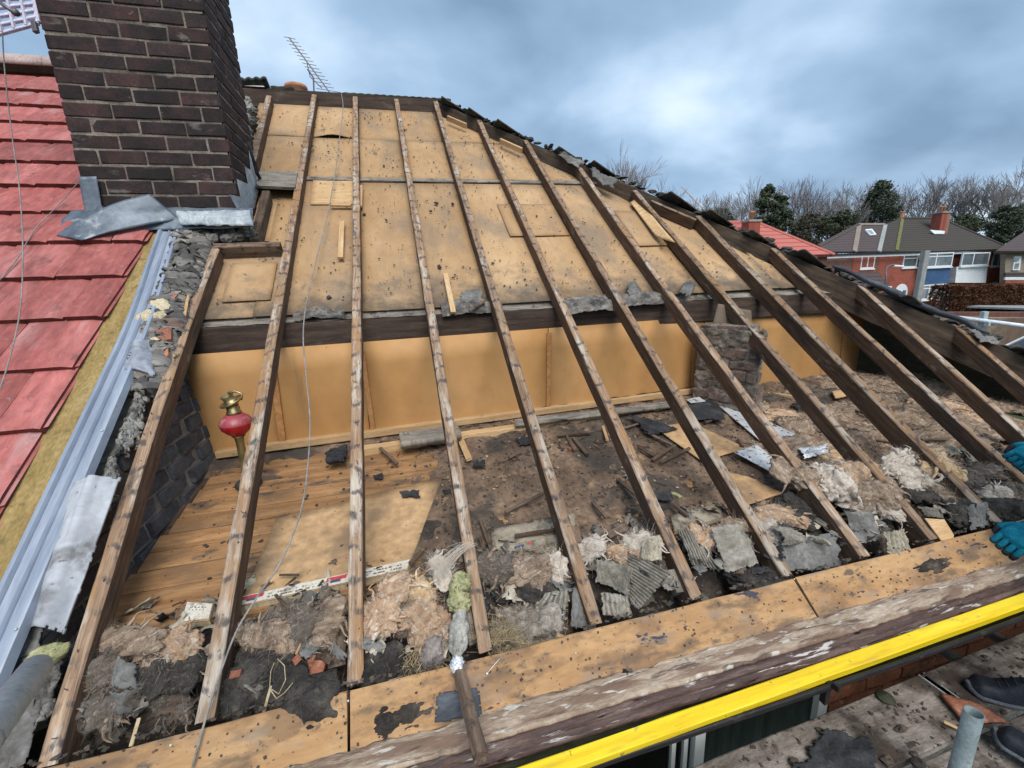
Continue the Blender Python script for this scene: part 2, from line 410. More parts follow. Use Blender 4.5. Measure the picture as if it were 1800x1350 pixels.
M_BRICK = surf('sooty_chimney_brick', ((.020, .015, .016), (.036, .024, .024), (.066, .031, .030)), 9, 6,
               [((.072, .032, .027), 4, .52, .70, .6), ((.016, .014, .014), 6, .5, .66, .7), ((.32, .29, .26), (16, 16, 30), .685, .74, .6, 5), ((.26, .235, .215), (5, 5, 12), .61, .72, .5, 7), ((.012, .011, .011), 3, .50, .66, .6)], .85, (.004, 90), .28)
M_MORT = surf('grey_lime_mortar', ((.12, .10, .083), (.20, .17, .138), (.29, .255, .21)), 14, 6, [((.055, .049, .044), 5, .50, .64, .75), ((.36, .33, .28), 10, .62, .72, .7)], .95, (.006, 120))
M_GBRICK = surf('slate_grey_sooty_brick', ((.055, .060, .070), (.080, .087, .100), (.115, .122, .137)), 8, 5, [((.03, .03, .034), 5, .52, .66, .7), ((.14, .135, .13), 30, .62, .72, .6)], .9, (.004, 90), .22)
M_GMORT = surf('grey_party_wall_mortar', ((.15, .135, .115), (.23, .21, .18), (.31, .285, .25)), 18, 6, [((.07, .067, .064), 9, .54, .66, .7)], .95, (.006, 120))
M_RENDER = surf('crumbling_grey_render', ((.17, .16, .148), (.29, .275, .25), (.40, .38, .35)), 9, 7, [((.045, .044, .044), 11, .52, .62, .85), ((.38, .36, .33), 16, .62, .7, .6)], .97, (.012, 70))
M_RUBBLE = surf('dark_grey_rubble', ((.085, .08, .075), (.17, .158, .145), (.29, .27, .24)), 18, 7, [((.045, .043, .042), 13, .5, .62, .75), ((.36, .30, .23), 26, .58, .68, .8), ((.22, .12, .08), 19, .62, .70, .7)], .97, (.012, 70))
M_TILE = surf('red_concrete_tile', ((.27, .072, .064), (.36, .105, .092), (.43, .15, .135)), (5, 1.6, 1.6), 7,
              [((.52, .33, .32), (6, 1.4, 1.4), .54, .74, .65, 7), ((.30, .22, .20), 45, .60, .68, .5, 4), ((.19, .062, .062), (7, 2, 2), .56, .70, .6), ((.055, .035, .033), 34, .66, .72, .8, 4), ((.10, .05, .046), 9, .58, .70, .6, 7), ((.58, .46, .43), 22, .68, .76, .5)], .72, (.003, 140), .20)
M_TEDGE = surf('dark_red_tile_edge', ((.085, .022, .02), (.13, .034, .03), (.18, .05, .045)), 14, 5, [((.035, .02, .02), 12, .55, .68, .7)], .85, (.003, 90), .15)
M_OTILE = surf('mossy_old_tile', ((.030, .029, .026), (.058, .055, .047), (.105, .098, .082)), 10, 6, [((.055, .075, .028), 7, .54, .68, .75), ((.20, .195, .165), 20, .63, .72, .6)], .95, (.006, 90), .25)
M_OSB = surf('mustard_weathered_sarking', ((.21, .145, .05), (.29, .20, .075), (.36, .26, .11)), (14, 6, 6), 6, [((.13, .10, .05), 20, .56, .68, .7), ((.06, .05, .04), 40, .68, .74, .8, 3)], .85, (.003, 120))
M_GALVD = surf('dull_galvanised_tube', ((.12, .155, .16), (.17, .21, .215), (.24, .28, .285)), 14, 6, [((.30, .34, .34), 34, .60, .70, .6), ((.07, .09, .095), 18, .58, .68, .7)], .65, (.001, 160), 0, .16, .4, .15)
M_GRP = surf('pale_grey_blue_gutter_plastic', ((.20, .235, .30), (.265, .305, .375), (.335, .38, .445)), (20, 2, 2), 4, [((.24, .28, .36), (8, 3, 3), .56, .72, .5), ((.16, .16, .17), 26, .68, .74, .7, 4)], .38, (.001, 40), .0, .1, .5)
M_LEAD = surf('oxidised_lead', ((.085, .108, .138), (.135, .163, .20), (.21, .24, .28)), 5, 6, [((.42, .45, .48), 7, .59, .71, .7, 6), ((.075, .085, .10), 6, .57, .70, .7)], .5, (.003, 30), .05, .12, .5, .35)
M_WLEAD = surf('white_bloomed_lead', ((.25, .28, .31), (.36, .395, .42), (.50, .53, .55)), 9, 6, [((.24, .28, .32), 11, .58, .68, .8)], .6, (.003, 60))
M_GALV = surf('galvanised_tube', ((.30, .365, .37), (.40, .465, .465), (.50, .55, .55)), 14, 6, [((.42, .46, .46), 34, .60, .70, .7), ((.13, .16, .17), 18, .60, .70, .6)], .62, (.001, 160), .0, .16, .4, .15)
M_WTUBE = surf('white_painted_tube', ((.66, .70, .74), (.72, .76, .80)), 5, 4, [((.4, .4, .4), 22, .66, .74, .6)], .4, None)
M_YEL = surf('bright_yellow_painted_timber', ((.70, .44, .005), (.80, .56, .008), (.86, .66, .025)), (1.6, 44, 44), 6, [((.50, .33, .03), (3, 20, 20), .56, .70, .55, 7), ((.80, .62, .03), (4, 30, 30), .60, .72, .5, 6), ((.16, .11, .03), 40, .66, .71, .8, 4), ((.42, .34, .10), (9, 18, 18), .63, .69, .7, 6), ((.62, .36, .004), (5, 60, 60), .58, .70, .55), ((.30, .17, .01), 30, .735, .765, .8, 3)], .45, (.0012, 50), 0, .06, .5)
M_FELT = surf('black_roofing_felt', ((.018, .019, .022), (.030, .031, .035), (.055, .056, .060)), 12, 6, [((.14, .135, .125), 14, .60, .72, .6), ((.075, .06, .048), 24, .6, .7, .6)], .9, (.004, 100), .15)
M_GFELT = surf('grey_dusty_felt', ((.10, .097, .09), (.155, .15, .14), (.225, .215, .20)), 9, 6, [((.06, .058, .055), 8, .54, .66, .7), ((.30, .27, .22), 24, .64, .72, .6)], .95, (.004, 90), .18)
M_ROLL = surf('blue_black_felt_roll', ((.022, .027, .036), (.042, .050, .064), (.085, .097, .115)), (6, 20, 20), 5, [((.17, .18, .19), 14, .62, .72, .5)], .6, (.004, 60))
M_CORR = surf('grey_ribbed_board', ((.15, .135, .11), (.225, .205, .17), (.31, .285, .24)), 9, 6, [((.075, .066, .055), 7, .54, .66, .7), ((.38, .33, .24), 14, .63, .72, .6)], .95, (.003, 90), .2)
M_FLEECE = surf('dirty_white_fleece', ((.31, .325, .355), (.40, .415, .445), (.48, .495, .52)), 6, 6, [((.14, .13, .125), 6, .54, .68, .85, 7), ((.34, .34, .36), 5, .55, .70, .6), ((.10, .09, .09), 50, .66, .72, .8, 3)], .97, (.0012, 120), 0, .08, .1)
M_GREYCL = surf('blue_grey_lead_scrap', ((.20, .22, .26), (.29, .31, .355), (.37, .39, .43)), 7, 6, [((.11, .12, .14), 6, .56, .7, .7)], .75, (.003, 90))
M_SOOT = surf('sooty_black_fluff', ((.018, .017, .016), (.042, .037, .033), (.095, .083, .071)), 16, 7, [((.13, .11, .09), 20, .60, .72, .7), ((.21, .17, .13), 46, .68, .74, .6)], 1, (.012, 110))
M_BED = surf('sooty_loft_dirt', ((.022, .019, .017), (.055, .045, .038), (.115, .092, .074)), 12, 7, [((.15, .115, .085), 22, .58, .70, .7), ((.24, .11, .065), 40, .70, .75, .8), ((.014, .013, .013), 5, .5, .64, .8)], 1, (.014, 110))
M_GRIT = surf('dark_grit', ((.032, .028, .025), (.068, .055, .045), (.14, .105, .078)), 30, 4, [((.26, .12, .08), 9, .64, .70, .7), ((.34, .27, .2), 13, .68, .74, .7)], 1, None)
def wool(name, c, dark, white, var=.15):
    """matted glass wool: streaks that follow the lie of the strands, pale threads, dark hollows painted into the colour, a loose fuzzy outline"""
    q = NT(name)
    vr = q.n('ShaderNodeVectorRotate'); vr.rotation_type = 'EULER_XYZ'; q.l(q.c, vr.inputs['Vector'])
    ce = q.n('ShaderNodeCombineXYZ'); q.l(q.math('MULTIPLY', q.rand, 3.0), ce.inputs[0]); q.l(q.math('MULTIPLY', q.rand, 50.0), ce.inputs[2]); q.l(ce.outputs[0], vr.inputs['Rotation'])
    keep = q.c; q.c = vr.outputs[0]
    g = q.noise((9, 42, 42), 7, .65, .8)
    col = q.ramp(g, [(.30, c[0]), (.5, c[1]), (.70, c[2])])
    col = q.mix(q.math('MULTIPLY', q.step(q.noise((6, 60, 60), 6, .7, 1.2, (5, 1, 2)), .53, .64), .85), col, white)
    q.c = keep
    col = q.mix(q.math('MULTIPLY', q.step(q.noise(9, 6, .65, .5, (3, 9, 1)), .55, .70), .7), col, dark)  # darker crevices painted into the wool colour with noise
    col = q.mix(q.math('MULTIPLY', q.step(q.noise(46, 4, .7, 0, (1, 4, 8)), .60, .70), .6), col, dark)
    v = q.math('MULTIPLY_ADD', q.rand, 2 * var, 1 - var); col = q.mix(1, col, v, 'MULTIPLY')
    q.l(col, q.b.inputs['Base Color']); q.b.inputs['Roughness'].default_value = 1; q.b.inputs['Specular IOR Level'].default_value = .03; q.b.inputs['Sheen Weight'].default_value = .12
    q.bump(q.math('ADD', g, q.math('MULTIPLY', q.noise(150, 4, .7), .6)), .012, .9)
    lw = q.n('ShaderNodeLayerWeight'); lw.inputs['Blend'].default_value = .42
    k = q.math('MULTIPLY_ADD', q.noise(170, 3), .9, lw.outputs['Facing'])
    mr = q.n('ShaderNodeMapRange'); mr.inputs[1].default_value = .98; mr.inputs[2].default_value = 1.22; mr.inputs[3].default_value = 1; mr.inputs[4].default_value = 0
    q.l(k, mr.inputs[0]); q.l(mr.outputs[0], q.b.inputs['Alpha'])
    return q.m
M_WPINK = wool('peach_glass_wool', ((.31, .18, .105), (.54, .345, .21), (.68, .51, .36)), (.13, .085, .058), (.74, .63, .51))
M_WBRN = wool('brown_glass_wool', ((.15, .10, .068), (.29, .205, .142), (.44, .34, .245)), (.07, .054, .044), (.60, .50, .40))
M_WGRY = wool('grey_brown_glass_wool', ((.070, .056, .046), (.135, .110, .089), (.225, .187, .15)), (.035, .031, .028), (.36, .31, .26))
M_WWHT = wool('pale_glass_wool', ((.43, .34, .26), (.60, .51, .42), (.72, .65, .56)), (.20, .145, .105), (.78, .74, .67), .1)
M_WGOLD = wool('golden_glass_wool', ((.42, .25, .115), (.60, .41, .225), (.71, .55, .36)), (.20, .12, .06), (.76, .67, .53), .1)
M_GWOOL = wool('grey_cobweb_wool', ((.19, .16, .13), (.33, .285, .235), (.47, .42, .355)), (.08, .073, .065), (.52, .50, .47), .1)
M_MOSS = surf('lime_green_foam', ((.22, .215, .10), (.36, .35, .18), (.48, .47, .28)), 40, 6, [((.11, .10, .055), 60, .54, .64, .9), ((.55, .53, .36), 90, .6, .7, .6)], 1, (.012, 130), .1)
M_GREYN = surf('rusty_nail', ((.05, .035, .028), (.10, .065, .05)), 60, 3, (), .7, None)
M_STRAW = surf('dry_straw', ((.26, .19, .10), (.40, .31, .18), (.52, .43, .28)), 30, 3, (), .9, None, .2)
M_RBRICK = surf('broken_red_brick', ((.22, .085, .05), (.32, .13, .08), (.40, .19, .125)), 20, 6, [((.10, .06, .05), 16, .56, .68, .6), ((.4, .32, .26), 22, .64, .72, .6)], .95, (.005, 110), .2)
M_PIER = surf('mortar_smeared_brick', ((.10, .075, .065), (.17, .125, .10), (.25, .165, .125)), 7, 6, [((.29, .265, .235), 9, .50, .64, .8, 7), ((.055, .052, .055), 8, .55, .67, .8), ((.30, .12, .075), 6, .63, .74, .6)], .95, (.009, 90), .2)
M_FOIL = surf('dirty_silver_foil', ((.50, .52, .54), (.66, .68, .70), (.78, .80, .82)), 9, 5, [((.055, .05, .046), 34, .57, .63, .95, 6), ((.09, .085, .08), 9, .60, .72, .85, 7)], .42, (.002, 60), 0, .1, .5, .3)
M_BEIGE = surf('beige_ribbed_paper', ((.25, .215, .16), (.38, .335, .255), (.50, .45, .36)), 10, 6, [((.12, .10, .075), 8, .54, .66, .75)], .95, (.003, 90), .15)
M_CREAM = surf('cream_foam_edge', ((.42, .345, .215), (.52, .44, .29), (.59, .52, .37)), 12, 5, [((.17, .13, .09), 15, .62, .70, .7), ((.10, .08, .06), 40, .68, .74, .7)], .9, (.003, 110))
M_PAPER = surf('white_printed_paper', ((.52, .48, .40), (.62, .58, .50)), 14, 4, [((.20, .17, .14), 18, .60, .70, .7)], .8, None)
M_PRRED = surf('red_print', ((.42, .045, .05), (.50, .07, .07)), 20, 3, [((.5, .45, .4), 40, .64, .72, .6)], .8, None)
M_PRNAVY = surf('navy_print', ((.045, .06, .13), (.07, .085, .16)), 20, 3, [((.5, .45, .4), 60, .6, .7, .6)], .8, None)
M_PRINK = surf('black_print', ((.03, .03, .035), (.06, .06, .065)), 20, 3, (), .8, None)
M_BRASS = surf('tarnished_brass', ((.20, .155, .07), (.33, .26, .125), (.48, .39, .20)), 20, 5, [((.10, .085, .05), 24, .54, .66, .75)], .42, (.001, 90), 0, .1, .5, .75)
M_REDGL = surf('red_glass_lamp_font', ((.40, .006, .014), (.52, .012, .022)), 10, 3, [((.46, .19, .19), 9, .60, .76, .3)], .12, None, 0, .05, .6)
M_PALEGL = surf('pale_pink_glass', ((.30, .045, .06), (.36, .075, .09)), 10, 4, [((.46, .30, .28), 20, .58, .70, .5)], .4, None, 0, .05, .5)  # paler pink for the upper part of the lamp font
M_GREYM = surf('grey_aerial_metal', ((.10, .085, .095), (.16, .14, .15)), 20, 3, [((.18, .08, .05), 20, .6, .7, .5)], .5, None, 0, .1, .5, .5)
M_LILAC = surf('pale_lilac_plastic', ((.48, .45, .56), (.56, .53, .64)), 12, 4, [((.22, .21, .24), 12, .60, .72, .6)], .5, None)
M_CABLE = surf('grey_cable', ((.16, .15, .14), (.24, .225, .21), (.33, .31, .29)), 14, 4, (), .55, None)
M_TERRA = surf('terracotta_pot', ((.36, .15, .075), (.46, .21, .11), (.52, .27, .16)), 10, 5, [((.20, .12, .09), 9, .58, .70, .6)], .8, (.002, 80))
M_SCAFB = surf('dirty_scaffold_board', ((.11, .092, .078), (.20, .172, .148), (.30, .265, .235)), (4, 20, 20), 6, [((.045, .034, .028), 5, .46, .60, .9, 8), ((.10, .07, .05), 13, .54, .66, .8, 6), ((.032, .027, .024), 26, .63, .69, .9, 4), ((.40, .36, .32), 9, .61, .72, .6)], .85, (.004, 90), .1)
M_HBRICK = surf('red_house_brick', ((.10, .035, .020), (.18, .062, .034), (.26, .095, .055)), 8, 5, [((.05, .03, .024), 6, .54, .66, .7), ((.34, .28, .22), 14, .66, .74, .5)], .9, (.004, 90), .25)
M_GUT = surf('dark_green_gutter_slime', ((.018, .022, .013), (.036, .041, .024), (.062, .066, .040)), (5, 30, 30), 6, [((.10, .095, .07), 12, .62, .72, .6), ((.012, .013, .011), 5, .52, .64, .7)], .75, (.004, 60))
M_BLACKP = surf('black_gutter_plastic', ((.012, .011, .012), (.022, .02, .021)), 12, 3, [((.10, .085, .07), 10, .62, .72, .5)], .45, None)
M_UPVC = surf('white_window_plastic', ((.60, .65, .68), (.66, .71, .74)), 3, 3, (), .35, None, 0, .03, .5)
M_CURT = surf('grey_green_curtain', ((.11, .135, .13), (.17, .20, .19), (.24, .27, .26)), (22, 2, 2), 3, (), .9, None)
M_BLACK = surf('dark_room', ((.012, .013, .015), (.02, .021, .024)), 3, 2, (), .9, None)
def glass(name, tint, rough=.05):
    q = NT(name); q.b.inputs['Base Color'].default_value = (*tint, 1); q.b.inputs['Roughness'].default_value = rough
    q.b.inputs['Specular IOR Level'].default_value = .8
    return q.m
M_GLASS = glass('dark_window_glass', (.035, .045, .052))
def clear(name):
    q = NT(name); tr = q.n('ShaderNodeBsdfTransparent'); tr.inputs[0].default_value = (.80, .86, .85, 1)
    mxs = q.n('ShaderNodeMixShader'); fr = q.n('ShaderNodeFresnel'); fr.inputs[0].default_value = 1.5
    q.b.inputs['Base Color'].default_value = (.02, .02, .02, 1); q.b.inputs['Roughness'].default_value = .03
    q.l(fr.outputs[0], mxs.inputs[0]); q.l(tr.outputs[0], mxs.inputs[1]); q.l(q.b.outputs[0], mxs.inputs[2])
    q.l(mxs.outputs[0], q.t.nodes['Material Output'].inputs[0])
    return q.m
M_CLEAR = clear('clear_window_glass')
M_GLOVE = surf('teal_work_glove_knit', ((.0, .095, .155), (.0, .145, .22), (.01, .20, .29)), 22, 5, [((.015, .05, .075), 16, .56, .68, .7)], .9, (.002, 260))
M_GLOVEP = surf('black_rubber_glove_coating', ((.012, .013, .016), (.025, .026, .030)), 20, 4, [((.09, .08, .07), 24, .62, .72, .5)], .6, (.002, 160))
M_SHOE = surf('dusty_black_shoe_leather', ((.012, .015, .022), (.022, .027, .037), (.042, .050, .064)), 14, 5, [((.12, .125, .13), 12, .58, .72, .6)], .6, (.002, 120))
M_SOLE = surf('grey_rubber_sole', ((.085, .095, .11), (.14, .155, .17)), 18, 4, [((.05, .05, .05), 12, .56, .68, .7)], .8, (.002, 120))
M_TROUS = surf('dark_navy_work_trousers', ((.012, .013, .022), (.022, .023, .035)), 12, 5, [((.07, .065, .06), 10, .62, .74, .5)], .95, (.003, 120))
M_JACK = surf('dark_work_jacket', ((.018, .02, .026), (.032, .035, .043)), 8, 5, (), .9, (.004, 60))
M_SKIN = surf('skin', ((.42, .235, .165), (.50, .295, .215)), 9, 4, (), .6, (.001, 120))
M_HAIR = surf('brown_hair', ((.035, .022, .014), (.065, .042, .026)), (40, 40, 8), 4, (), .7, (.003, 120))
FS, FZ0 = .187, .02                          # the loft floor falls a little towards the eaves
FN = V((0, -FS, 1)).normalized()
def fl(x, y, h=0): return V((x, y, FZ0 + FS * y + h))
def onfl(px, py, h=0):
    d = ray(px, py); return CAM + d * ((CAM.y * FS + FZ0 + h - CAM.z) / (d.z - d.y * FS))
def smooth(a, b, x):
    t = max(0, min(1, (x - a) / (b - a))); return t * t * (3 - 2 * t)
def nz(x, y, z=0, o=0): return noise.noise(V((x + o, y - o * .7, z + o * .3)))
def fbm(x, y, s, o=0): return noise.fractal(V((x * s + o, y * s - o, o * .5)), 1.0, 2.0, 5)

# ------------------------------------------------------------------ ground
def gz(x, y):
    d = math.hypot(x, y)
    return -5.3 + 2.75 * smooth(9, 30, d) + 2.2 * smooth(42, 75, d)
mb = MB()
mb.grid(lambda u, v: V(((u - .5) * 2 * 900 * abs(u - .5) * 2, (v - .5) * 2 * 900 * abs(v - .5) * 2, gz((u - .5) * 2 * 900 * abs(u - .5) * 2, (v - .5) * 2 * 900 * abs(v - .5) * 2))), 120, 120)
M_GROUND = surf('grass_and_path', ((.055, .07, .03), (.085, .095, .042), (.13, .115, .07)), .5, 6, [((.20, .165, .13), .12, .50, .58, .9)], .95, None)
struct(mb.build('ground', M_GROUND, smooth=True))

# ------------------------------------------------------------------ roof frame: rafters, ridge, hip, purlin, eaves board
frame_t = thing('roof_frame', 'stripped old timber roof frame of bare rafters over the open loft', 'roof frame', (1.5, 2, 1))
RUP = V((0, -ST, CT))
HIPK = 4.872
raf = [((377, 437), (86, 1331)), ((552, 166), (355, 1287)), ((624, 168), (624, 1220)), ((696, 170), (857, 1161)), ((765, 176), (1054, 1113)),
       ((840, 205), (1233, 1065)), ((924, 246), (1393, 1024)), ((1018, 292), (1530, 987)), ((1116, 334), (1646, 950)), ((1228, 379), (1752, 914)),
       ((1360, 436), (1773, 815)), ((1512, 500), (1795, 755)), ((1684, 574), (1800, 673))]
RAFX = []
for i, (a, b) in enumerate(raf):
    pa, pb = onroof(*a), onroof(*b)
    d = (pb - pa) / (pb.y - pa.y)
    p0 = pa + d * (.012 - pa.y)
    if i == 0: p0 = pb + (pb - pa).normalized() * .02
    RAFX.append((pa, p0))
    m = MB()
    L = (pa - p0).length
    dp = .085 if i != 9 else .108
    wd = .047 if i != 9 else .056
    bow = V((-.022, 0, 0)) if i == 0 else V((rnd.uniform(-.008, .008), 0, 0)) - RUP * rnd.uniform(0, .010)
    m.beam(p0, pa, wd, dp, RUP, max(10, int(L * 9)), .005, .0035, i * 3.1, bow)
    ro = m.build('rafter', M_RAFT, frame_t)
    m = MB(); rn_ = random.Random(i); k = .06
    while k < L - .1:
        for _ in range(rn_.choice((0, 1, 1, 2))):
            p = p0.lerp(pa, k / L) + bow * (4 * k / L * (1 - k / L)) + V((rn_.uniform(-.016, .016), 0, 0))
            d = (RUP + V((rn_.uniform(-.7, .7), rn_.uniform(-.7, .7), 0))).normalized() * rn_.uniform(.004, .020)
            m.tube([p - RUP * .002, p + d], .0013, 5)
        k += rn_.uniform(.085, .125)
    m.build('batten_nails', M_GREYN, ro, kind='stuff')
def timber(name, p0, p1, wd, dp, up, mat, parent, seg=8, wob=.002, c=.004, off=0):
    m = MB(); m.beam(p0, p1, wd, dp, up, seg, c, wob, off); return m.build(name, mat, parent)
timber('rafter', onroof(443, 282), onroof(472, 168), .05, .095, RUP, M_RAFT, frame_t, 16, .003, .005, 55)
timber('short_rafter', onroof(446, 420, -.01), onroof(467, 335, -.01), .05, .085, RUP, M_OLDSL, frame_t)
p = onroof(330, 432, -.015); q_ = onroof(492, 428, -.015)
timber('trimmer', p, q_, .05, .11, RUP, M_OLDSL, frame_t, 8, .003)
p = onroof(452, 312, -.02); q_ = onroof(524, 312, -.02)
timber('trimmer', p, q_, .05, .12, RUP, M_DARKT, frame_t)
m = MB(); m.slab([onroof(447, 301, .015), onroof(523, 301, .012), onroof(519, 329, .008), onroof(452, 326, .008)], RUP, .022)
m.build('grey_board', M_DUSTY, frame_t)['label'] = 'short grey weathered board beside the chimney'
zr = 4.13 * TN
timber('ridge_board', V((-1.9, 4.15, zr + .020)), V((.82, 4.15, zr + .020)), .03, .16, V((0, 0, 1)), M_DARKT, frame_t, 20, .004)
hp0 = V((HIPK - 4.13 + .0, 4.13, zr)); hp1 = V((HIPK + .15, -.15, -.15 * TN))
hipdir = (hp1 - hp0).normalized()
timber('hip_rafter', hp0 + V((.02, .02, .008)), hp1 + V((.02, .02, .008)), .034, .20, V((0, 0, 1)), M_HIP, frame_t, 30, .004)
# lath offcuts packed against the hip between the jack rafters
for (x0, y0, x1, y1) in ((787, 203, 820, 217), (880, 243, 918, 260)):
    m = MB(); a, b = onroof(x0, y0, -.01), onroof(x1, y1, -.01)
    m.beam(a, b, .022, .05, V((0, -.6, .8)), 2, .003, .001, x0); m.build('packing_block', M_NEWW, frame_t)
m = MB(); m.beam(onroof(1146, 352, -.005), onroof(1224, 386, -.005), .035, .085, V((0, -.5, .86)), 4, .004, .002, 7)
m.build('packing_block', M_RAFT, frame_t)['label'] = 'long brown block fixed beside the hip'
# purlin
PY = 1.50
timber('purlin', V((-1.0, PY + .045, 1.0)), V((3.40, PY + .045, .985)), .09, .15, V((0, 0, 1)), M_DARKT, frame_t, 30, .003)
m = MB()
m.grid(lambda u, v: V((-1.0 + 4.38 * u, PY + .002 + .075 * v, 1.004 - .015 * u + .040 * v * v + .004 * nz(u * 60, v * 4) + (.012 * max(0, nz(u * 14, v * 2, 0, 3)) if v > .2 else 0))), 220, 5)
m.build('dust_layer', M_DUSTY, frame_t, True, kind='stuff')
# eaves board: three lengths with butt joints under the third and eighth rafters
EN = RUP
ebx = [(-1.32, onroof(611, 1228).x), (onroof(615, 1228).x, onroof(1405, 1035).x), (onroof(1409, 1035).x, 3.9)]
for i, (x0, x1) in enumerate(ebx):
    m = MB()
    ca, cb = V((x0 + .0015, -.060, -.060 * TN + .004)), V((x1 - .0015, -.060, -.060 * TN + .004))
    m.beam(ca, cb, .148, .024, EN, max(8, int((x1 - x0) * 14)), .003, .003, i * 5)
    m.build('eaves_board', M_EAVE, frame_t)
for px, py in ((618, 1205), (612, 1232), (1396, 1018), (300, 1310), (1012, 1148)):
    c = onroof(px, py, .006); m = MB(); m.lathe([(.003, 0), (.0028, .0016), (.0, .002)], c, EN, 8); m.build('nail_head', M_GALV, frame_t)
# split and worn crust along the back edge of the board
m = MB()
for i in range(260):
    x = rnd.uniform(-.95, 3.1); c = V((x, .012 + rnd.uniform(-.006, .010), .012 * TN + .004))
    m.box(c, rnd.uniform(.004, .020), rnd.uniform(.003, .008), rnd.uniform(.002, .005), Matrix.Rotation(rnd.uniform(-.4, .4), 3, 'Z'), .002)
m.build('crumbling_crust', M_GRIT, frame_t, kind='stuff')

# ------------------------------------------------------------------ hardboard lining under the upper rafters
lin = thing('ceiling_lining', 'stained tan hardboard ceiling lining behind the upper rafters', 'ceiling lining', (1, 2.5, 1.8))
NL = -.090
def hipx(s, n=0): return HIPK - (s * CT - n * ST)
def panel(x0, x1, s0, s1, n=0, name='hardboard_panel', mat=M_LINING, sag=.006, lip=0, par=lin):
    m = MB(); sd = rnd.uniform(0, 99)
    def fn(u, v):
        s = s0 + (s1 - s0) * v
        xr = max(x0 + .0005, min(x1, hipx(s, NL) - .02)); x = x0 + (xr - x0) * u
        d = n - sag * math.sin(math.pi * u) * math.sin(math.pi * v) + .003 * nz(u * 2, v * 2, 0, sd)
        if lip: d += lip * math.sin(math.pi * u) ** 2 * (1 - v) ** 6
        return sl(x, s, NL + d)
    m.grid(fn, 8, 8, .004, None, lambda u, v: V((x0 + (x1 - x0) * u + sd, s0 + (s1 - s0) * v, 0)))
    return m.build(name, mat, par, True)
S0, S1, S2, S3 = 1.862, 3.515, 4.33, 5.10
for i, (a, b) in enumerate(((-1.02, -.63), (-.627, -.075), (-.072, .73), (.733, 1.535), (1.538, 2.31), (2.313, 2.95), (2.953, 3.30))):
    panel(a, b, S0, S1 - .05 if i else 2.58, n=rnd.uniform(-.006, 0))
for i, (a, b) in enumerate(((-.98, -.47), (-.467, .33), (.333, 1.14), (1.143, 2.0))):
    panel(a, b, S1 + .01, S2 - .003, n=rnd.uniform(-.004, .002))
for i, (a, b) in enumerate(((-.98, -.47), (-.467, -.075), (-.072, .73), (.733, 1.4))):
    panel(a, b, S2, S3, n=rnd.uniform(-.002, .004), lip=(.028 if i == 1 else .0))
panel(-.95, -.475, 2.62, S1 - .05, n=-.004)
# over-laid pieces
panel(-.40, -.085, 3.09, 3.50, n=.006, mat=M_NEWW, sag=.002, name='clean_patch')['label'] = 'cleaner pale hardboard patch'
panel(-.80, -.55, 1.99, 2.36, n=.010, sag=.003)
panel(1.02, 1.50, 2.62, 3.10, n=.005, sag=.003)
panel(2.02, 2.29, 2.45, 2.98, n=.008, sag=.003)
m = MB(); m.beam(sl(-.93, S1 - .02, NL + .012), sl(2.05, S1 - .02, NL + .012), .052, .012, RUP, 40, .002, .003, 3)
m.build('joint_strip', M_DUSTY, lin)
for (a, b, wpx, mt) in (((601, 388), (598, 452), .034, M_NEWW), ((783, 480), (797, 548), .032, M_NEWW), ((580, 358), (617, 359), .032, M_NEWW), ((635, 325), (634, 362), .02, M_NEWW)):
    m = MB(); m.beam(onroof(*a, NL + .022), onroof(*b, NL + .022), wpx, .014, RUP, 3, .002, .001, a[0]); m.build('lath_offcut', mt, lin)
# curling hardboard offcut by the eighth rafter
m = MB()
ca = [onroof(1108, 356, NL + .01), onroof(1120, 350, NL + .02), onroof(1183, 437, NL + .055), onroof(1152, 415, NL + .02)]
def bil(c, u, v): return (c[0] * (1 - u) + c[1] * u) * (1 - v) + (c[3] * (1 - u) + c[2] * u) * v
m.grid(lambda u, v: bil(ca, u, v) + RUP * (.02 * u * u + .03 * v * v * u), 5, 14, .004)
m.build('curled_offcut', M_NEWW, lin, True)

# ------------------------------------------------------------------ low wall of hardboard under the purlin
wt = thing('low_loft_wall', 'low orange hardboard wall with thin studs under the dark purlin', 'loft wall', tuple(onfl(960, 725)))
WA, WB = onfl(372, 808), onfl(1500, 655)
WA.z -= .02; WB.z -= .02
wd_ = (WB - WA); wd_.z = 0
def onwall(px, py, off=0):
    n = V((-wd_.y, wd_.x, 0)).normalized(); d = ray(px, py); o = WA - n * off
    return CAM + d * ((o - CAM).dot(n) / d.dot(n))
WN = V((wd_.y, -wd_.x, 0)).normalized()       # towards the camera
cuts = [355, 498, 652, 963, 1225, 1500]
for i in range(5):
    a = onfl(cuts[i] + 10 * (i == 0), 800 - (cuts[i] - 372) * .131); b = onfl(cuts[i + 1], 800 - (cuts[i + 1] - 372) * .131)
    pa, pb = WA + wd_ * ((a - WA).dot(wd_) / wd_.length_squared), WA + wd_ * ((b - WA).dot(wd_) / wd_.length_squared)
    pa.z = pb.z = .2
    m = MB(); sd = i * 4.4
    m.grid(lambda u, v: pa.lerp(pb, .002 + .996 * u) + V((0, 0, .672 * v)) + WN * (.004 * nz(u * 2, v * 2, 0, sd)), 6, 5, .004)
    m.build('hardboard_panel', M_WALLB, wt, True)
for (a, b, wpx) in (((478, 640), (497, 783), .035), ((636, 618), (657, 764), .028), ((966, 585), (964, 727), .03), ((1223, 600), (1219, 695), .03), ((1488, 560), (1480, 650), .04)):
    m = MB(); A = onwall(*a, .012); B = onwall(*b, .012); m.beam(B, A, wpx, .02, WN, 4, .002, .001, a[0]); m.build('stud', M_STUD, wt)
A = onwall(380, 792, .02); B = onwall(1218, 682, .02)
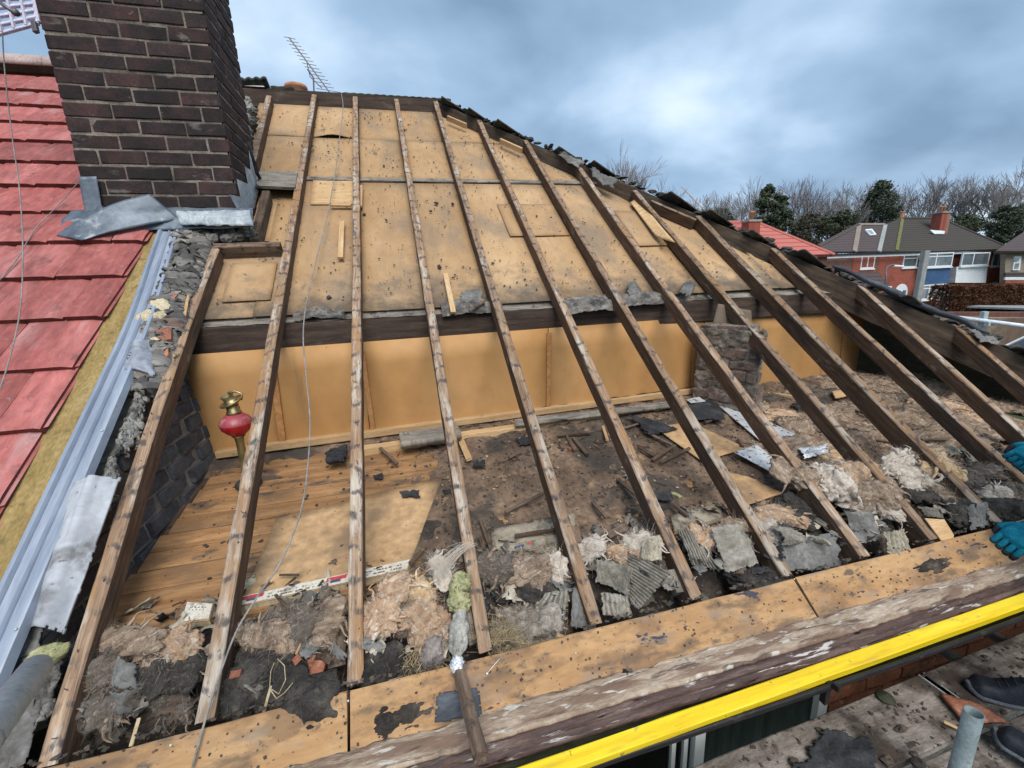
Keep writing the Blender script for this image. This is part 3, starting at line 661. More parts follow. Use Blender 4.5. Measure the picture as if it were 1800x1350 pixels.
m = MB(); m.beam(A, B, .05, .04, V((0, 0, 1)), 20, .003, .002, 5); m.build('sole_plate', M_NEWW, wt)
A = onfl(640, 786, .03); B = onfl(1205, 706, .03)
m = MB(); m.beam(A, B, .07, .04, V((0, 0, 1)), 20, .003, .003, 15); m.build('skirting_strip', M_NEWW, wt)
# dark line where the panels meet the plate
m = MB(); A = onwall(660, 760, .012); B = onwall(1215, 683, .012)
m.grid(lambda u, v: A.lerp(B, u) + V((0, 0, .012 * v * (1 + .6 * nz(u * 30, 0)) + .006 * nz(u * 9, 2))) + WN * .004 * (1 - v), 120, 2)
m.build('dark_line', M_FELT, wt, True)

# ------------------------------------------------------------------ loft floor
floor = MB(); x0f, x1f = -1.1, 3.9
floor.grid(lambda u, v: fl(x0f + (x1f - x0f) * u, .30 + 1.5 * v, -.03), 4, 4)
floor = struct(floor.build('floor', M_BLACK))
edgeA, edgeB = onfl(372, 838), onfl(190, 1066)
for i in range(12):
    y0 = .335 + i * .102
    xl = edgeB.x + (edgeA.x - edgeB.x) * (y0 - edgeB.y) / (edgeA.y - edgeB.y)
    xs = [xl + rnd.uniform(-.008, .008)] + ([rnd.uniform(.1, .7)] if i % 2 else [rnd.uniform(-.2, .0), 1.4]) + [2.3]
    for a, b in zip(xs, xs[1:]):
        m = MB(); h = rnd.uniform(-.0015, .0015)
        m.beam(fl(a, y0 + .05, h), fl(b - .002, y0 + .05, h), .0995, .02, FN, 6, .0025, .001, i * 7 + a); m.build('floorboard', M_FLOOR, floor)
timber('edge_joist', fl(edgeB.x - .03, edgeB.y - .05, -.005), fl(edgeA.x - .03, edgeA.y, -.005), .05, .09, FN, M_OLDSL, floor)

# sheets lying on the boards, with a printed edge towards the eaves
M_PAPERD = surf('dirty_printed_paper', ((.22, .185, .135), (.36, .31, .235)), 18, 6, [((.07, .055, .045), 9, .46, .60, .9, 7)], .9, (.002, 90))
def sheet_thing(corn, label, th=.026, tape=True, top=None):
    P = [onfl(x, y, th) for x, y in corn]       # TL TR BR BL
    t = thing('foam_backed_sheet', label, 'building board', tuple(P[3] - FN * th), 'building boards lying on the loft floor')
    m = MB(); m.grid(lambda u, v: bil([P[0], P[1], P[2], P[3]], u, v) + FN * .002 * nz(u * 4, v * 4, 0, corn[0][0]) - FN * .004, 10, 8, .004); m.build('facing', top or M_CHIP, t, True)
    m = MB(); dn = FN * (th - .001)
    m.grid(lambda u, v: bil([P[0], P[1], P[2], P[3]], u, v) - dn, 8, 4, th - .0065); m.build('foam_core', M_CREAM, t)
    return t, P
t, P = sheet_thing([(485, 911), (776, 839), (716, 1002), (421, 1066)], 'large tan sheet with red printed strip along its cream front edge')
def strip(t, P, u0, u1, v0, v1, h, mat, name, n=6):
    m = MB(); m.grid(lambda u, v: bil(P, u0 + (u1 - u0) * u, v0 + (v1 - v0) * v) + FN * h, n, 1); return m.build(name, mat, t)
tape = strip(t, P, .0, .995, .915, .998, .0045, M_PAPER, 'printed_strip', 14)
def print_on(t, P, segs, seed):
    r = random.Random(seed)
    for (u0, u1) in segs:
        o = strip(t, P, u0, u1, .925, .958, .0060, M_PRRED, 'red_mark', 2); o2 = strip(t, P, u0 + (u1 - u0) * .25, u1 - (u1 - u0) * .25, .955, .978, .0066, M_PRNAVY, 'navy_mark', 2)
    m = MB()
    for _ in range(150):
        u = r.uniform(.01, .96)
        if any(a - .02 < u < b + .02 for a, b in segs): continue
        v = r.choice((.945, .972)); w2 = r.uniform(.004, .014)
        for k in range(3):
            uu = u + w2 * k / 3
            m.grid(lambda a, b: bil(P, uu + w2 * .24 * a, v + .012 * b * r.choice((1, .7))) + FN * .0062, 1, 1)
    m.build('small_print', M_PRINK, t, kind='stuff')
print_on(t, P, ((.0, .12), (.48, .60)), 3)
t, P = sheet_thing([(862, 930), (1010, 900), (1012, 948), (868, 984)], 'dirty cream sheet end with faded print between the fourth and fifth rafters', .026, True, M_PAPERD)
strip(t, P, .0, .99, .70, .97, .0045, M_PAPERD, 'printed_strip'); strip(t, P, .25, .36, .78, .86, .006, M_PRNAVY, 'navy_mark', 1); strip(t, P, .40, .45, .76, .84, .006, M_PRRED, 'red_mark', 1)
t, P = sheet_thing([(1178, 905), (1262, 884), (1272, 908), (1186, 934)], 'small cream foam edge showing above the ribbed boards', .022, True, M_PAPERD)
t, P = sheet_thing([(331, 1056), (376, 1060), (368, 1090), (318, 1096)], 'broken end of a cream printed board beside the second rafter', .026)
strip(t, P, .0, .98, .10, .96, .0045, M_PAPER, 'printed_strip'); 
m = MB()
for k in range(14): m.grid(lambda a, b: bil(P, .15 + .045 * k + .03 * a, .30 + .05 * b + (.12 if k % 3 == 0 else 0) + .02 * (k % 2)) + FN * .006, 1, 1)
m.build('small_print', M_PRINK, t, kind='stuff')

# dirt lying over the boards
def dirt_h(x, y):
    a = smooth(-.35, .75, x + .25 * nz(x * 2, y * 2, 0, 5)) * (.55 + .45 * smooth(.2, .9, y))
    b = smooth(1.18, 1.42, y + .10 * nz(x * 3, y * 3, 0, 8)) * .8
    c = max(0, 1 - math.hypot((x - .32) / .36, (y - .60) / .24)) * 1.6
    k = max(a, b, c)
    return -.015 + .031 * k + .010 * fbm(x, y, 7, 2) * (.4 + k) + .006 * fbm(x, y, 22, 9)
m = MB(); m.grid(lambda u, v: fl(-.95 + 4.8 * u, .33 + 1.22 * v, dirt_h(-.95 + 4.8 * u, .33 + 1.22 * v)), 300, 90)
M_DIRT = surf('brown_loft_dirt', ((.085, .058, .042), (.17, .115, .078), (.27, .185, .125)), 5, 7, [((.06, .052, .045), 3, .50, .62, .9, 7), ((.42, .27, .16), 10, .58, .70, .7), ((.30, .13, .08), 24, .66, .72, .6), ((.05, .045, .042), 14, .58, .68, .7)], 1, (.008, 120))
tag(m.build('dirt_layer', M_DIRT, None, True), 'brown sooty dirt spread over the loft boards', 'dirt', kind='stuff')
m = MB()
def soot_h(x, y):
    c = onfl(770, 935); k = 1 - math.hypot((x - c.x) / .30, (y - c.y) / .17) + .25 * nz(x * 9, y * 9)
    return -.02 + .05 * max(-.6, k) + .008 * fbm(x, y, 16, 3)
c0 = onfl(770, 935)
m.grid(lambda u, v: fl(c0.x - .45 + .9 * u, c0.y - .26 + .52 * v, soot_h(c0.x - .45 + .9 * u, c0.y - .26 + .52 * v)), 90, 60)
tag(m.build('soot_pile', M_BED, None, True), 'black soot spread over the boards beneath the fourth rafter', 'soot', kind='stuff')

# debris bed along the eaves
def bed_h(x, y):
    z = -.20 + .245 * smooth(.05, .22, y + .04 * nz(x * 3, 1)) + .045 * smooth(.22, .5, y)
    z += .045 * fbm(x, y, 5, 4) + .022 * fbm(x, y, 15, 7)
    z -= .10 * smooth(-.70, -.95, x)
    return min(z, y * TN - .015 if y > .06 else z)
m = MB(); m.grid(lambda u, v: V((-1.05 + 4.75 * u, .022 + .52 * v, bed_h(-1.05 + 4.75 * u, .022 + .52 * v))), 420, 60)
tag(m.build('debris_bed', M_BED, None, True), 'sooty black rubble and dirt lying along the eaves', 'debris', kind='stuff')
def brick_mesh(L, W, H, seed, c=.004, j=.003):
    m = MB(); m.beam(V((-L / 2, 0, H / 2)), V((L / 2, 0, H / 2)), W, H, V((0, 0, 1)), 4, c, j, seed)
    return m
# ------------------------------------------------------------------ party wall on the left, inside the loft
pw = thing('party_wall', 'slate grey brick party wall with crumbling render beside the first rafter', 'party wall', (-1.05, 1, 0))
PX = -1.0
PLEAN = .13
def pface(y, z): return PX + PLEAN * max(0, y * TN - z)
def bondwall(name, par, mat, xf, ys, z0, z1, clip, L=.225, H=.075, g=.010, W=.10, face='x', sgn=1):
    """running bond in the plane x = xf (or y = xf); clip(a,z) says whether a brick stands"""
    k = 0; z = z0; row = 0; protos = []
    while z < z1:
        a = ys[0] - (L + g) * (.5 if row % 2 else 0)
        while a < ys[1]:
            a0, a1 = max(a, ys[0]), min(a + L, ys[1])
            if a1 - a0 > .03 and clip((a0 + a1) / 2, z + H / 2):
                full = abs(a1 - a0 - L) < 1e-6
                c = (a0 + a1) / 2; dj = rnd.uniform(-.002, .004)
                if face == 'x': M = Matrix.Translation(V((pface(c, z) - sgn * (W / 2 - dj), c, z + (H - g) / 2))) @ Matrix.Rotation(-math.atan(PLEAN), 4, 'Y') @ Matrix.Rotation(R(90 * sgn), 4, 'Z') @ Matrix.Rotation(rnd.uniform(-.012, .012), 4, 'Y')
                else: M = Matrix.Translation(V((c, xf + W / 2 - dj, z + (H - g) / 2))) @ Matrix.Rotation(rnd.uniform(-.012, .012), 4, 'Y')
                M = Matrix.Translation(-wpos(par)) @ M
                if full and len(protos) > 3: o = put(rnd.choice(protos), 'brick', par, M)
                else:
                    o = brick_mesh(a1 - a0, W, H - g, k).build('brick', mat, par, local=True); o.matrix_basis = M
                    if full: protos.append(o)
                k += 1
            a += L + g
        z += H; row += 1
def pwtop(y): return y * TN - .045
bondwall('brick', pw, M_GBRICK, PX, (.22, 1.62), -.05, 1.25, lambda y, z: z < pwtop(y) - .02, H=.078, g=.014, W=.06)
m = MB()
def pmort(u, v):
    y = .2 + 1.43 * u; z = -.3 + (pwtop(y) + .3) * v
    return V((pface(y, z) - .006 + .003 * nz(v * 40, u * 40), y, z))
m.grid(pmort, 60, 40, .12)
m.build('mortar_bed', M_GMORT, pw)
# sloping top of the wall: render at the bottom, rubble and slate higher up
def topfn(u, v, y0, y1, h):
    y = y0 + (y1 - y0) * u; xg = -1.018 - .06 * smooth(1.2, 2.2, y); k = smooth(1.02, 1.25, y + .06 * nz(y * 9, 2)); x = xg + v * (-.925 - xg)
    q = .25 + .75 * k; z = y * TN + h - .055 + .035 * k + q * (.030 * fbm(x, y, 8, 3) + .024 * fbm(x, y, 26, 1) + .014 * fbm(x, y, 60, 6)) - .05 * smooth(.72, 1, v)
    return V((x + .012 * nz(y * 12, v * 3), y, z))
m = MB(); m.grid(lambda u, v: topfn(u, v, 1.06, 2.06, -.0), 260, 36, .06)
m.build('rubble_top', M_RUBBLE, pw, True)
m = MB()
def rend(u, v):
    y = .50 + .72 * u; q = .11 * v; z = y * TN - .006 - q
    return V((pface(y, z) + .008 + .038 * v * (1 - .4 * v) + .012 * fbm(y, z, 12, 5) + .008 * fbm(y, z, 40, 1), y, z))
m.grid(rend, 130, 40, .02, lambda u, v: v < .50 + .40 * nz(u * 6, 1, 0, 3) + .35 * nz(u * 14, v * 5, 0, 8) + .18 * nz(u * 40, v * 14, 0, 2))
m.build('render_patch', M_RENDER, pw, True)
m = MB(); A = [onfl(372, 838), onfl(372, 838), onfl(190, 1066), onfl(190, 1066)]
m.grid(lambda u, v: V((-1.06 + .20 * u, .22 + 1.36 * v, FZ0 + FS * (.22 + 1.36 * v) - .05 + .03 * fbm(u, v * 6, 6, 2) + .015 * fbm(u * .15, v * 1.3, 30))), 14, 120)
m.build('gap_rubble', M_BED, pw, True)
# loose stones and brick bits on the wall top
def stone(px, py, wpx, hpx, h, mat, name, label, cat, rot=0, grp=None, tilt=0, rough=.004, sub=None):
    c = onroof(px, py, h + .028); d = dep(c) / FPX; a, b = wpx * d, hpx * d
    m = MB()
    M = Matrix.Rotation(TH, 3, 'X') @ Matrix.Rotation(R(rot), 3, 'Z') @ Matrix.Rotation(R(tilt), 3, 'X')
    m.blob(c, a / 2, b / 2, min(a, b) * .38, M, 3, .22, 1.7, px * .1, .25)
    return tag(m.build(name, mat, None, False), label, cat, grp)
stone(262, 560, 40, 34, .0, M_CREAM, 'mortar_lump', 'yellow mortar lump lying lowest of the pieces on the party wall top', 'mortar lump', 30)
stone(283, 537, 46, 24, .02, M_CREAM, 'mortar_lump', 'long yellow mortar lump above the biggest yellow lump', 'mortar lump', -40)
stone(281, 556, 24, 18, .02, M_CREAM, 'mortar_lump', 'small yellow mortar lump between the two larger lumps', 'mortar lump', 10)
stone(297, 553, 16, 34, .0, M_CREAM, 'mortar_lump', 'narrow yellow mortar sliver nearest the first rafter', 'mortar lump', 5)
stone(313, 480, 20, 18, .0, M_CREAM, 'mortar_lump', 'little cream mortar lump high on the party wall top', 'mortar lump', 5)
def brickbit(px, py, L, W, H, h, rot, mat, label, name='brick_fragment', cat='brick fragment', fn=onroof, grp=None, tilt=0):
    c = fn(px, py, h); m = MB()
    m.beam(V((-L / 2, 0, H / 2)), V((L / 2, 0, H / 2)), W, H, V((0, 0, 1)), 4, .004, .006, px)
    o = m.build(name, mat); o.location = c
    o.rotation_euler = (Matrix.Rotation(TH if fn is onroof else 0, 3, 'X') @ Matrix.Rotation(R(rot), 3, 'Z') @ Matrix.Rotation(R(tilt), 3, 'Y')).to_euler()
    return tag(o, label, cat, grp)
brickbit(281, 508, .11, .085, .05, .02, 25, M_RBRICK, 'brown half brick beside the grey gutter on the wall top')
brickbit(298, 521, .075, .04, .02, .03, -20, M_RBRICK, 'thin orange brick chip just below the half brick')
brickbit(325, 457, .095, .035, .03, .03, -35, M_RBRICK, 'orange tile chip highest on the party wall top')
brickbit(283, 596, .10, .09, .05, .02, 12, M_RBRICK, 'brown square brick above the grey lead scrap')
brickbit(284, 628, .07, .06, .05, .0, 12, M_RBRICK, 'brown brick end partly behind the grey lead scrap')
M_COREY = M_CREAM
# scrap of folded lead
def patch(name, corners, mat, label=None, cat=None, parent=None, nu=16, nv=16, th=.003, bend=None, fq=3, amp=.01, jag=0, seed=0, grp=None, tfs=None):
    """quad sheet between four world points; bend(u,v)->metres off the sheet"""
    n = (corners[1] - corners[0]).cross(corners[3] - corners[0]).normalized()
    if n.dot(CAM - corners[0]) < 0: n = -n
    def fn(u, v): return bil(corners, u, v) + n * ((bend(u, v) if bend else 0) + amp * nz(u * fq, v * fq, 0, seed) + amp * .4 * nz(u * fq * 3, v * fq * 3, 0, seed))
    keep = None
    if jag:
        def keep(u, v):
            e = min(u, 1 - u, v, 1 - v)
            return e > jag * (.5 + .9 * noise.noise(V((u * 5 + seed, v * 5 - seed, seed))) + .5 * noise.noise(V((u * 17 + seed, v * 17, seed))))
    m = MB(); m.grid(fn, nu, nv, th, keep, tfs)
    o = m.build(name, mat, parent, True)
    if label: tag(o, label, cat, grp)
    return o
patch('lead_scrap', [onroof(240, 608, .05), onroof(268, 600, .06), onroof(273, 664, .03), onroof(214, 652, .02)], M_GREYCL, 'blue grey scrap of folded lead on the wall beside the gutter', 'lead scrap', None, 20, 20, .006, lambda u, v: .045 * math.sin(3.3 * u) * (1 - v * .4), 3, .012, .07, 3)
patch('membrane_scrap', [onroof(262, 596, .05), onroof(272, 592, .05), onroof(312, 612, .06), onroof(302, 622, .055)], M_CREAM, 'twisted yellow membrane strip hanging over the wall beside first rafter', 'membrane strip', None, 10, 24, .003, lambda u, v: .04 * math.sin(6 * v) - .05 * math.sin(3.1 * v), 3, .01, .08, 9)
patch('pale_sliver', [onroof(329, 519, .03), onroof(333, 519, .03), onroof(328, 556, .02), onroof(321, 556, .02)], M_NEWW, 'pale splinter standing against the top of the first rafter', 'splinter', None, 3, 8, .004)
# white fleece draped by the gutter
patch('fleece_sheet', [onroof(116, 852, .04), onroof(216, 838, .055), onroof(112, 1120, .02), onroof(58, 1098, .02)], M_FLEECE, 'dirty white fleece strip lying between the grey gutter and first rafter', 'fleece', None, 44, 70, .010, lambda u, v: .035 * math.sin(3.1 * u) ** 2 + .016 * math.exp(-((u - .62) / .06) ** 2) * (1 - v), 2.2, .010, .03, 5)
patch('felt_scrap', [onroof(68, 1010, .01), onroof(112, 968, .03), onroof(126, 985, .02), onroof(85, 1040, .0)], M_FELT, 'torn black felt scrap poking from under the white fleece', 'felt scrap', None, 16, 16, .004, None, 3, .02, .12, 6)
patch('felt_scrap', [onroof(20, 1100, -.0), onroof(75, 1085, .0), onroof(70, 1180, -.02), onroof(5, 1190, -.02)], M_GFELT, 'dark grey felt flap beside the lower end of the gutter', 'felt scrap', None, 18, 18, .004, None, 3, .012, .1, 8)
patch('felt_scrap', [onroof(-60, 1270, -.01), onroof(70, 1170, -.01), onroof(52, 1345, -.05), onroof(-60, 1420, -.05)], M_GFELT, 'large dark grey felt sheet under the scaffold tube at lower left', 'felt scrap', None, 24, 24, .005, None, 3, .02, .05, 12)
patch('felt_scrap', [onroof(60, 1170, -.03), onroof(112, 1130, -.02), onroof(95, 1260, -.05), onroof(50, 1290, -.06)], M_RUBBLE, 'crumpled dark felt strip left of the foot of the first rafter', 'felt scrap', None, 24, 24, .005, None, 5, .03, .1, 17)

# ------------------------------------------------------------------ chimney
ch = thing('chimney_stack', 'tall dark sooty brick chimney stack rising through the roof', 'chimney', (-1.16, 2.4, 1.5))
CX0, CX1, CY0, CY1 = -1.563, -.762, 2.125, 2.70
m = MB()
def wob3(p, a=.006): return p + noise.noise_vector(p * 9) * a
for (o, ex) in ((V((CX0 + .005, CY0 + .005, 1.3)), V((CX1 - CX0 - .018, 0, 0))), (V((CX1 - .005, CY0 + .005, 1.3)), V((0, CY1 - CY0 - .018, 0))), (V((CX1 - .005, CY1 - .009, 1.3)), V((-(CX1 - CX0 - .018), 0, 0))), (V((CX0 + .005, CY1 - .009, 1.3)), V((0, -(CY1 - CY0 - .018), 0)))):
    m.grid(lambda u, v: wob3(o + ex * u + V((0, 0, 2.4 * v)), .0025), 40, 110)
m.build('mortar', M_MORT, ch, True)
BL, BH, BG, BWD = .2260, .0823, .0120, .108
def brow(z, row):
    e = row % 2; out = []
    fx0, fx1 = CX0 + (BWD + BG if e else 0), CX1 - (0 if e else BWD + BG)
    def run(a0, a1, start):
        a = a0; r = []
        first = start
        while a < a1 - .02:
            b = min(a + first, a1)
            if a1 - b < .04: b = a1
            r.append((a, b)); a = b + BG; first = BL
        return r
    for a, b in run(fx0, fx1, BL if e else BL): out.append(('f', a, b))
    ry0 = CY0 + (BWD + BG if e else 0)
    for a, b in run(ry0, CY1, BL): out.append(('r', a, b)); 
    for a, b in run(CY0 + (0 if e else 0) + (0 if e else BWD + BG), CY1, BL): out.append(('l', a, b))
    return out
protos = {}
row = 0; z = 1.53; tb = 0
while z < 3.62:
    for side, a, b in brow(z, row):
        L = b - a; c = (a + b) / 2; dj = rnd.uniform(-.003, .003); zc = z + (BH - BG) / 2 + rnd.uniform(-.002, .002)
        tilt = Matrix.Rotation(rnd.uniform(-.010, .010), 4, 'Y')
        if side == 'f': M = Matrix.Translation(V((c, CY0 + BWD / 2 + dj, zc))) @ tilt
        elif side == 'r': M = Matrix.Translation(V((CX1 - BWD / 2 + dj, c, zc))) @ Matrix.Rotation(R(90), 4, 'Z') @ tilt
        else: M = Matrix.Translation(V((CX0 + BWD / 2 - dj, c, zc))) @ Matrix.Rotation(R(-90), 4, 'Z') @ tilt
        if side == 'f' and z + BH < CY0 * TN - .06: continue
        if side != 'f' and z + BH < c * TN - .16: continue
        M = Matrix.Translation(-wpos(ch)) @ M
        key = round(L, 3); lst = protos.setdefault(key, [])
        if len(lst) >= 4: put(rnd.choice(lst), 'brick', ch, M)
        else:
            o = brick_mesh(L, BWD, BH - BG, tb * 1.7, .005, .004).build('brick', M_BRICK, ch, local=True); o.matrix_basis = M; lst.append(o)
        tb += 1
    z += BH; row += 1
def cY(px, py, o=.0): return ony(px, py, CY0 - .012 - o)
# lead at the foot of the chimney
patch('lead_upstand', [cY(139, 311, .004), cY(170, 310, .004), cY(182, 378, .006), cY(152, 386, .006)], M_LEAD, None, None, ch, 8, 12, .004, None, 3, .004)
patch('lead_apron', [cY(178, 366, .004), cY(445, 366, .004), onroof(447, 400, .075), onroof(150, 408, .06)], M_LEAD, None, None, ch, 40, 10, .004, lambda u, v: .012 * math.sin(v * 3.1), 7, .010)
patch('lead_saddle', [onroof(125, 372, .07), onroof(186, 368, .10), onroof(178, 412, .055), onroof(92, 410, .05)], M_LEAD, None, None, ch, 16, 14, .004, lambda u, v: .02 * u * (1 - v), 4, .010)
patch('lead_roll', [cY(312, 374, .03), cY(440, 371, .03), onroof(446, 398, .11), onroof(318, 396, .10)], M_WLEAD, None, None, ch, 40, 12, .006, lambda u, v: .026 * math.sin(v * 3.1), 9, .012)
def flapf(u, v):
    return 0
fc = [cY(277, 350, .01), cY(322, 392, .06), onroof(150, 428, .075), onroof(106, 420, .065)]
o = patch('curled_lead_flap', [fc[3], fc[0] + V((0, -.06, 0)), fc[1], fc[2]], M_LEAD, None, None, ch, 36, 12, .005, lambda u, v: .02 + .035 * math.sin(u * 3.1) * (1 - .5 * v), 3, .006)
o['label'] = 'curled grey lead flap lifting off the tiles'
m = MB(); XR = CX1 + .006
poly = [onx(a, b, XR) for a, b in ((404, 342), (424, 346), (417, 315), (437, 324), (431, 293), (442, 300), (438, 262), (446, 270), (458, 322), (447, 366), (425, 380))]
m.slab(poly, V((1, 0, 0)), .004); m.build('stepped_flashing', M_WLEAD, ch)
m = MB(); m.tube([onx(a, b, CX1 + .03) for a, b in ((436, 250), (445, 280), (452, 305), (462, 322), (452, 330))], .012, 8, True, None, .4); m.build('flashing_fold', M_FELT, ch, True)
m = MB()
for i in range(16):
    p = onroof(330 + i * 7.5, 412 + rnd.uniform(-7, 8), -.0); m.blob(p, .03, .03, .028, None, 2, .4, 2, i, .3)
m.build('rubble_footing', M_RUBBLE, ch, False)
# broken mortar behind the chimney
m = MB()
for i, (px, py, r) in enumerate(((430, 195, .10), (432, 215, .09), (428, 235, .08), (425, 180, .08))):
    m.blob(onroof(px, py, -.02), r, r * .8, r * .7, None, 3, .3, 2, i * 3, .4)
m.build('back_rubble', M_RENDER, ch, False)

# ------------------------------------------------------------------ neighbour's roof of red tiles
nb = thing('neighbour_roof', "neighbour's roof of large flat red tiles left of the gutter", 'tiled roof', (-1.6, 1.5, 1.2))
m = MB(); m.grid(lambda u, v: sl(-4.6 + 3.32 * u, -.35 + 5.5 * v, .018), 6, 10, .02); m.build('underlay', M_FELT, nb)
m = MB(); m.grid(lambda u, v: sl(-1.33 + .215 * u, -.35 + 2.92 * v, .030 + .002 * nz(u * 2, v * 20)), 6, 60, .012); m.build('sarking_strip', M_OSB, nb)
TW, TL_, GA, TTH = .2925, .41, .3262, .030
def tile_mesh(wd_, seed, end=0):
    m = MB(); r = random.Random(seed); ang = -.085
    def top(u, v):
        x = wd_ * u; s = TL_ * v
        return V((x, s * math.cos(ang), .047 + s * math.sin(ang) + .0015 * nz(u * 3, v * 3, 0, seed) - (.004 if v == 0 else 0) - (.009 * smooth(.95, 1, u))))
    m.cm = 0
    m.grid(top, 8, 8, 0, None, lambda u, v: V((u * wd_ + seed, v * TL_, seed)))
    # underside and edges
    m.cm = 1; nu = 8
    for i in range(nu):
        a, b = top(i / nu, 0), top((i + 1) / nu, 0); d = V((0, .002, -TTH - (rnd.uniform(0, .003))))
        m.add([a, b, b + d, a + d], [[0, 3, 2, 1]])
    for i in range(8):
        a, b = top(1, i / 8), top(1, (i + 1) / 8); d = V((0, 0, -TTH)); m.add([a, b, b + d, a + d], [[0, 3, 2, 1]])
        a, b = top(0, i / 8), top(0, (i + 1) / 8); m.add([a, b, b + d, a + d], [[0, 1, 2, 3]])
    d = V((0, 0, -TTH)); c = [top(0, 0) + d, top(1, 0) + d, top(1, 1) + d, top(0, 1) + d]; m.add(c, [[0, 3, 2, 1]])
    # interlock lip on the right
    m.cm = 0
    m.add([top(1, 0) + V((0, .012, -.010)), top(1, 0) + V((.012, .02, -.013)), top(1, 1) + V((.012, 0, -.013)), top(1, 1) + V((0, 0, -.010))], [[0, 1, 2, 3]])
    return m
SLOPE_M = Matrix(((1, 0, 0), (0, CT, -ST), (0, ST, CT))).to_4x4()
tp = [tile_mesh(TW - .011, k * 1.37).build('roof_tile', [M_TILE, M_TEDGE], nb, local=True) for k in range(4)]
hp = [tile_mesh(TW * .5 - .004, k * 2.1 + 9).build('roof_tile', [M_TILE, M_TEDGE], nb, local=True) for k in range(2)]
used = set()
def place_tile(x, s, half=False, dz=0):
    o = rnd.choice(hp if half else tp)
    M = Matrix.Translation(sl(x, s, .028 + dz + rnd.uniform(-.002, .002)) - wpos(nb)) @ SLOPE_M @ Matrix.Rotation(rnd.uniform(-.006, .006), 4, 'Z')
    if o.name not in used: used.add(o.name); o.matrix_basis = M
    else: put(o, 'roof_tile', nb, M)
srow = 1.675 / CT - GA * 6 - .03
XE = -1.212
for r_ in range(16):
    s = srow + r_ * GA
    if s > 4.95: break
    yy = s * CT
    left = onroof(-60, 300, .08).x if yy > 3 else -2.9
    left = -3.2
    x = XE - TW
    if r_ % 2: place_tile(XE - TW * .5, s, True, rnd.uniform(-.001, .002)); x = XE - TW * 1.5
    if r_ == 6: x = XE - TW
    while x > left - TW:
        if not (x > CX0 - .02 and x + TW < CX1 + .4 and CY0 - .02 < yy < CY1):
            place_tile(x, s)
        x -= TW
# ridge of the neighbour's roof
for i in range(9):
    m = MB(); x = -1.75 - i * .44
    m.grid(lambda u, v: V((x - .435 * u, 4.14 + .13 * math.cos(math.pi * v), zr + .06 + .115 * math.sin(math.pi * v) + .003 * nz(u, v, i))), 4, 10, .012)
    m.build('ridge_tile', surf('pale_pink_ridge_tile', ((.36, .27, .25), (.46, .36, .33)), 8, 5, [((.25, .13, .12), 6, .56, .7, .7)], .8, (.003, 90)) if i == 0 else bpy.data.materials['pale_pink_ridge_tile'], nb, True)
m = MB(); m.blob(V((-2.22, 4.02, zr + .06)), .07, .05, .035, None, 3, .3, 2, 4); m.build('mortar_blob', M_CREAM, nb)
m = MB(); m.grid(lambda u, v: V((-5 + 4.1 * u, 4.16 + 4.2 * v, zr - 4.2 * v * TN + .05)), 4, 4); m.build('back_slope', M_TEDGE, nb)

# grey gutter between the two roofs
bg_t = thing('bonding_gutter', 'long pale blue grey plastic gutter strip beside the red tiles', 'gutter strip', tuple(sl(-1.1, .5)))
pro = [(-.052, .020), (-.046, .034), (-.036, .036), (-.030, .022), (-.006, .020), (.000, .032), (.006, .020), (.030, .021), (.036, .034), (.044, .034), (.050, .006)]
m = MB()
def gut(u, v):
    s = -.45 + 3.0 * u; k = v * (len(pro) - 1); i = min(int(k), len(pro) - 2); f = k - i
    a, b = pro[i], pro[i + 1]; x = a[0] + (b[0] - a[0]) * f; n = a[1] + (b[1] - a[1]) * f
    xc = -1.054 - .07 * smooth(1.2, 2.2, s * CT)
    return sl(xc + x * 1.12, s, .020 + n)
m.grid(gut, 40, 30, .003); m.build('gutter_channel', M_GRP, bg_t, False)
m = MB()
for s in (.35, 1.05, 1.75):
    m.lathe([(.005, 0), (.004, .003), (0, .004)], sl(-1.054 - .07 * smooth(1.2, 2.2, s * CT) + .045, s, .058), RUP, 8)
m.build('fixing_screw', M_GALV, bg_t)

# ------------------------------------------------------------------ hip-end slope, still tiled with old ribbed tiles
hs = thing('old_tiled_slope', 'far hip slope still covered with dark mossy ribbed tiles', 'tiled roof', (2.9, 2.2, 1.6))
HM = Matrix(((0, -CT, ST), (1, 0, 0), (0, ST, CT)))     # local x -> +Y, local y -> up the hip-end slope (-X), local z -> normal
def hsl(y, s, n=0): return V((HIPK - s * CT + n * ST, y, s * ST + n * CT))
m = MB(); m.grid(lambda u, v: hsl((5.05 * v - .1) * CT + .05 + 4.0 * u, 5.05 * v - .1, .012), 4, 12, .012); m.build('underlay', M_FELT, hs)
def rib_tile(seed):
    m = MB(); r = random.Random(seed)
    br = r.uniform(.0, .25)
    m.grid(lambda u, v: V((.235 * u, .36 * v, .040 - .05 * v + .013 * abs(math.sin(u * math.pi * 3)) ** .7 + .002 * nz(u * 4, v * 4, 0, seed))), 18, 3, .012,
           (lambda u, v: not (u < br and v < .4)) if seed % 3 == 0 else None, lambda u, v: V((u * .235 + seed, v * .36, 0)))
    return m
rp_ = [rib_tile(k).build('old_tile', M_OTILE, hs, True, local=True) for k in range(6)]
used2 = set()
for r_ in range(17):
    s = .02 + r_ * .295
    yh = s * CT
    for k in range(4):
        y = yh + .15 + k * .228 + rnd.uniform(-.04, .02)
        if k == 0 and rnd.random() < .3: continue
        M = Matrix.Translation(hsl(y, s, .034 + rnd.uniform(0, .010)) - wpos(hs)) @ HM.to_4x4() @ Matrix.Rotation(rnd.uniform(-.05, .05), 4, 'Z')
        o = rnd.choice(rp_)
        if o.name not in used2: used2.add(o.name); o.matrix_basis = M
        else: put(o, 'old_tile', hs, M)
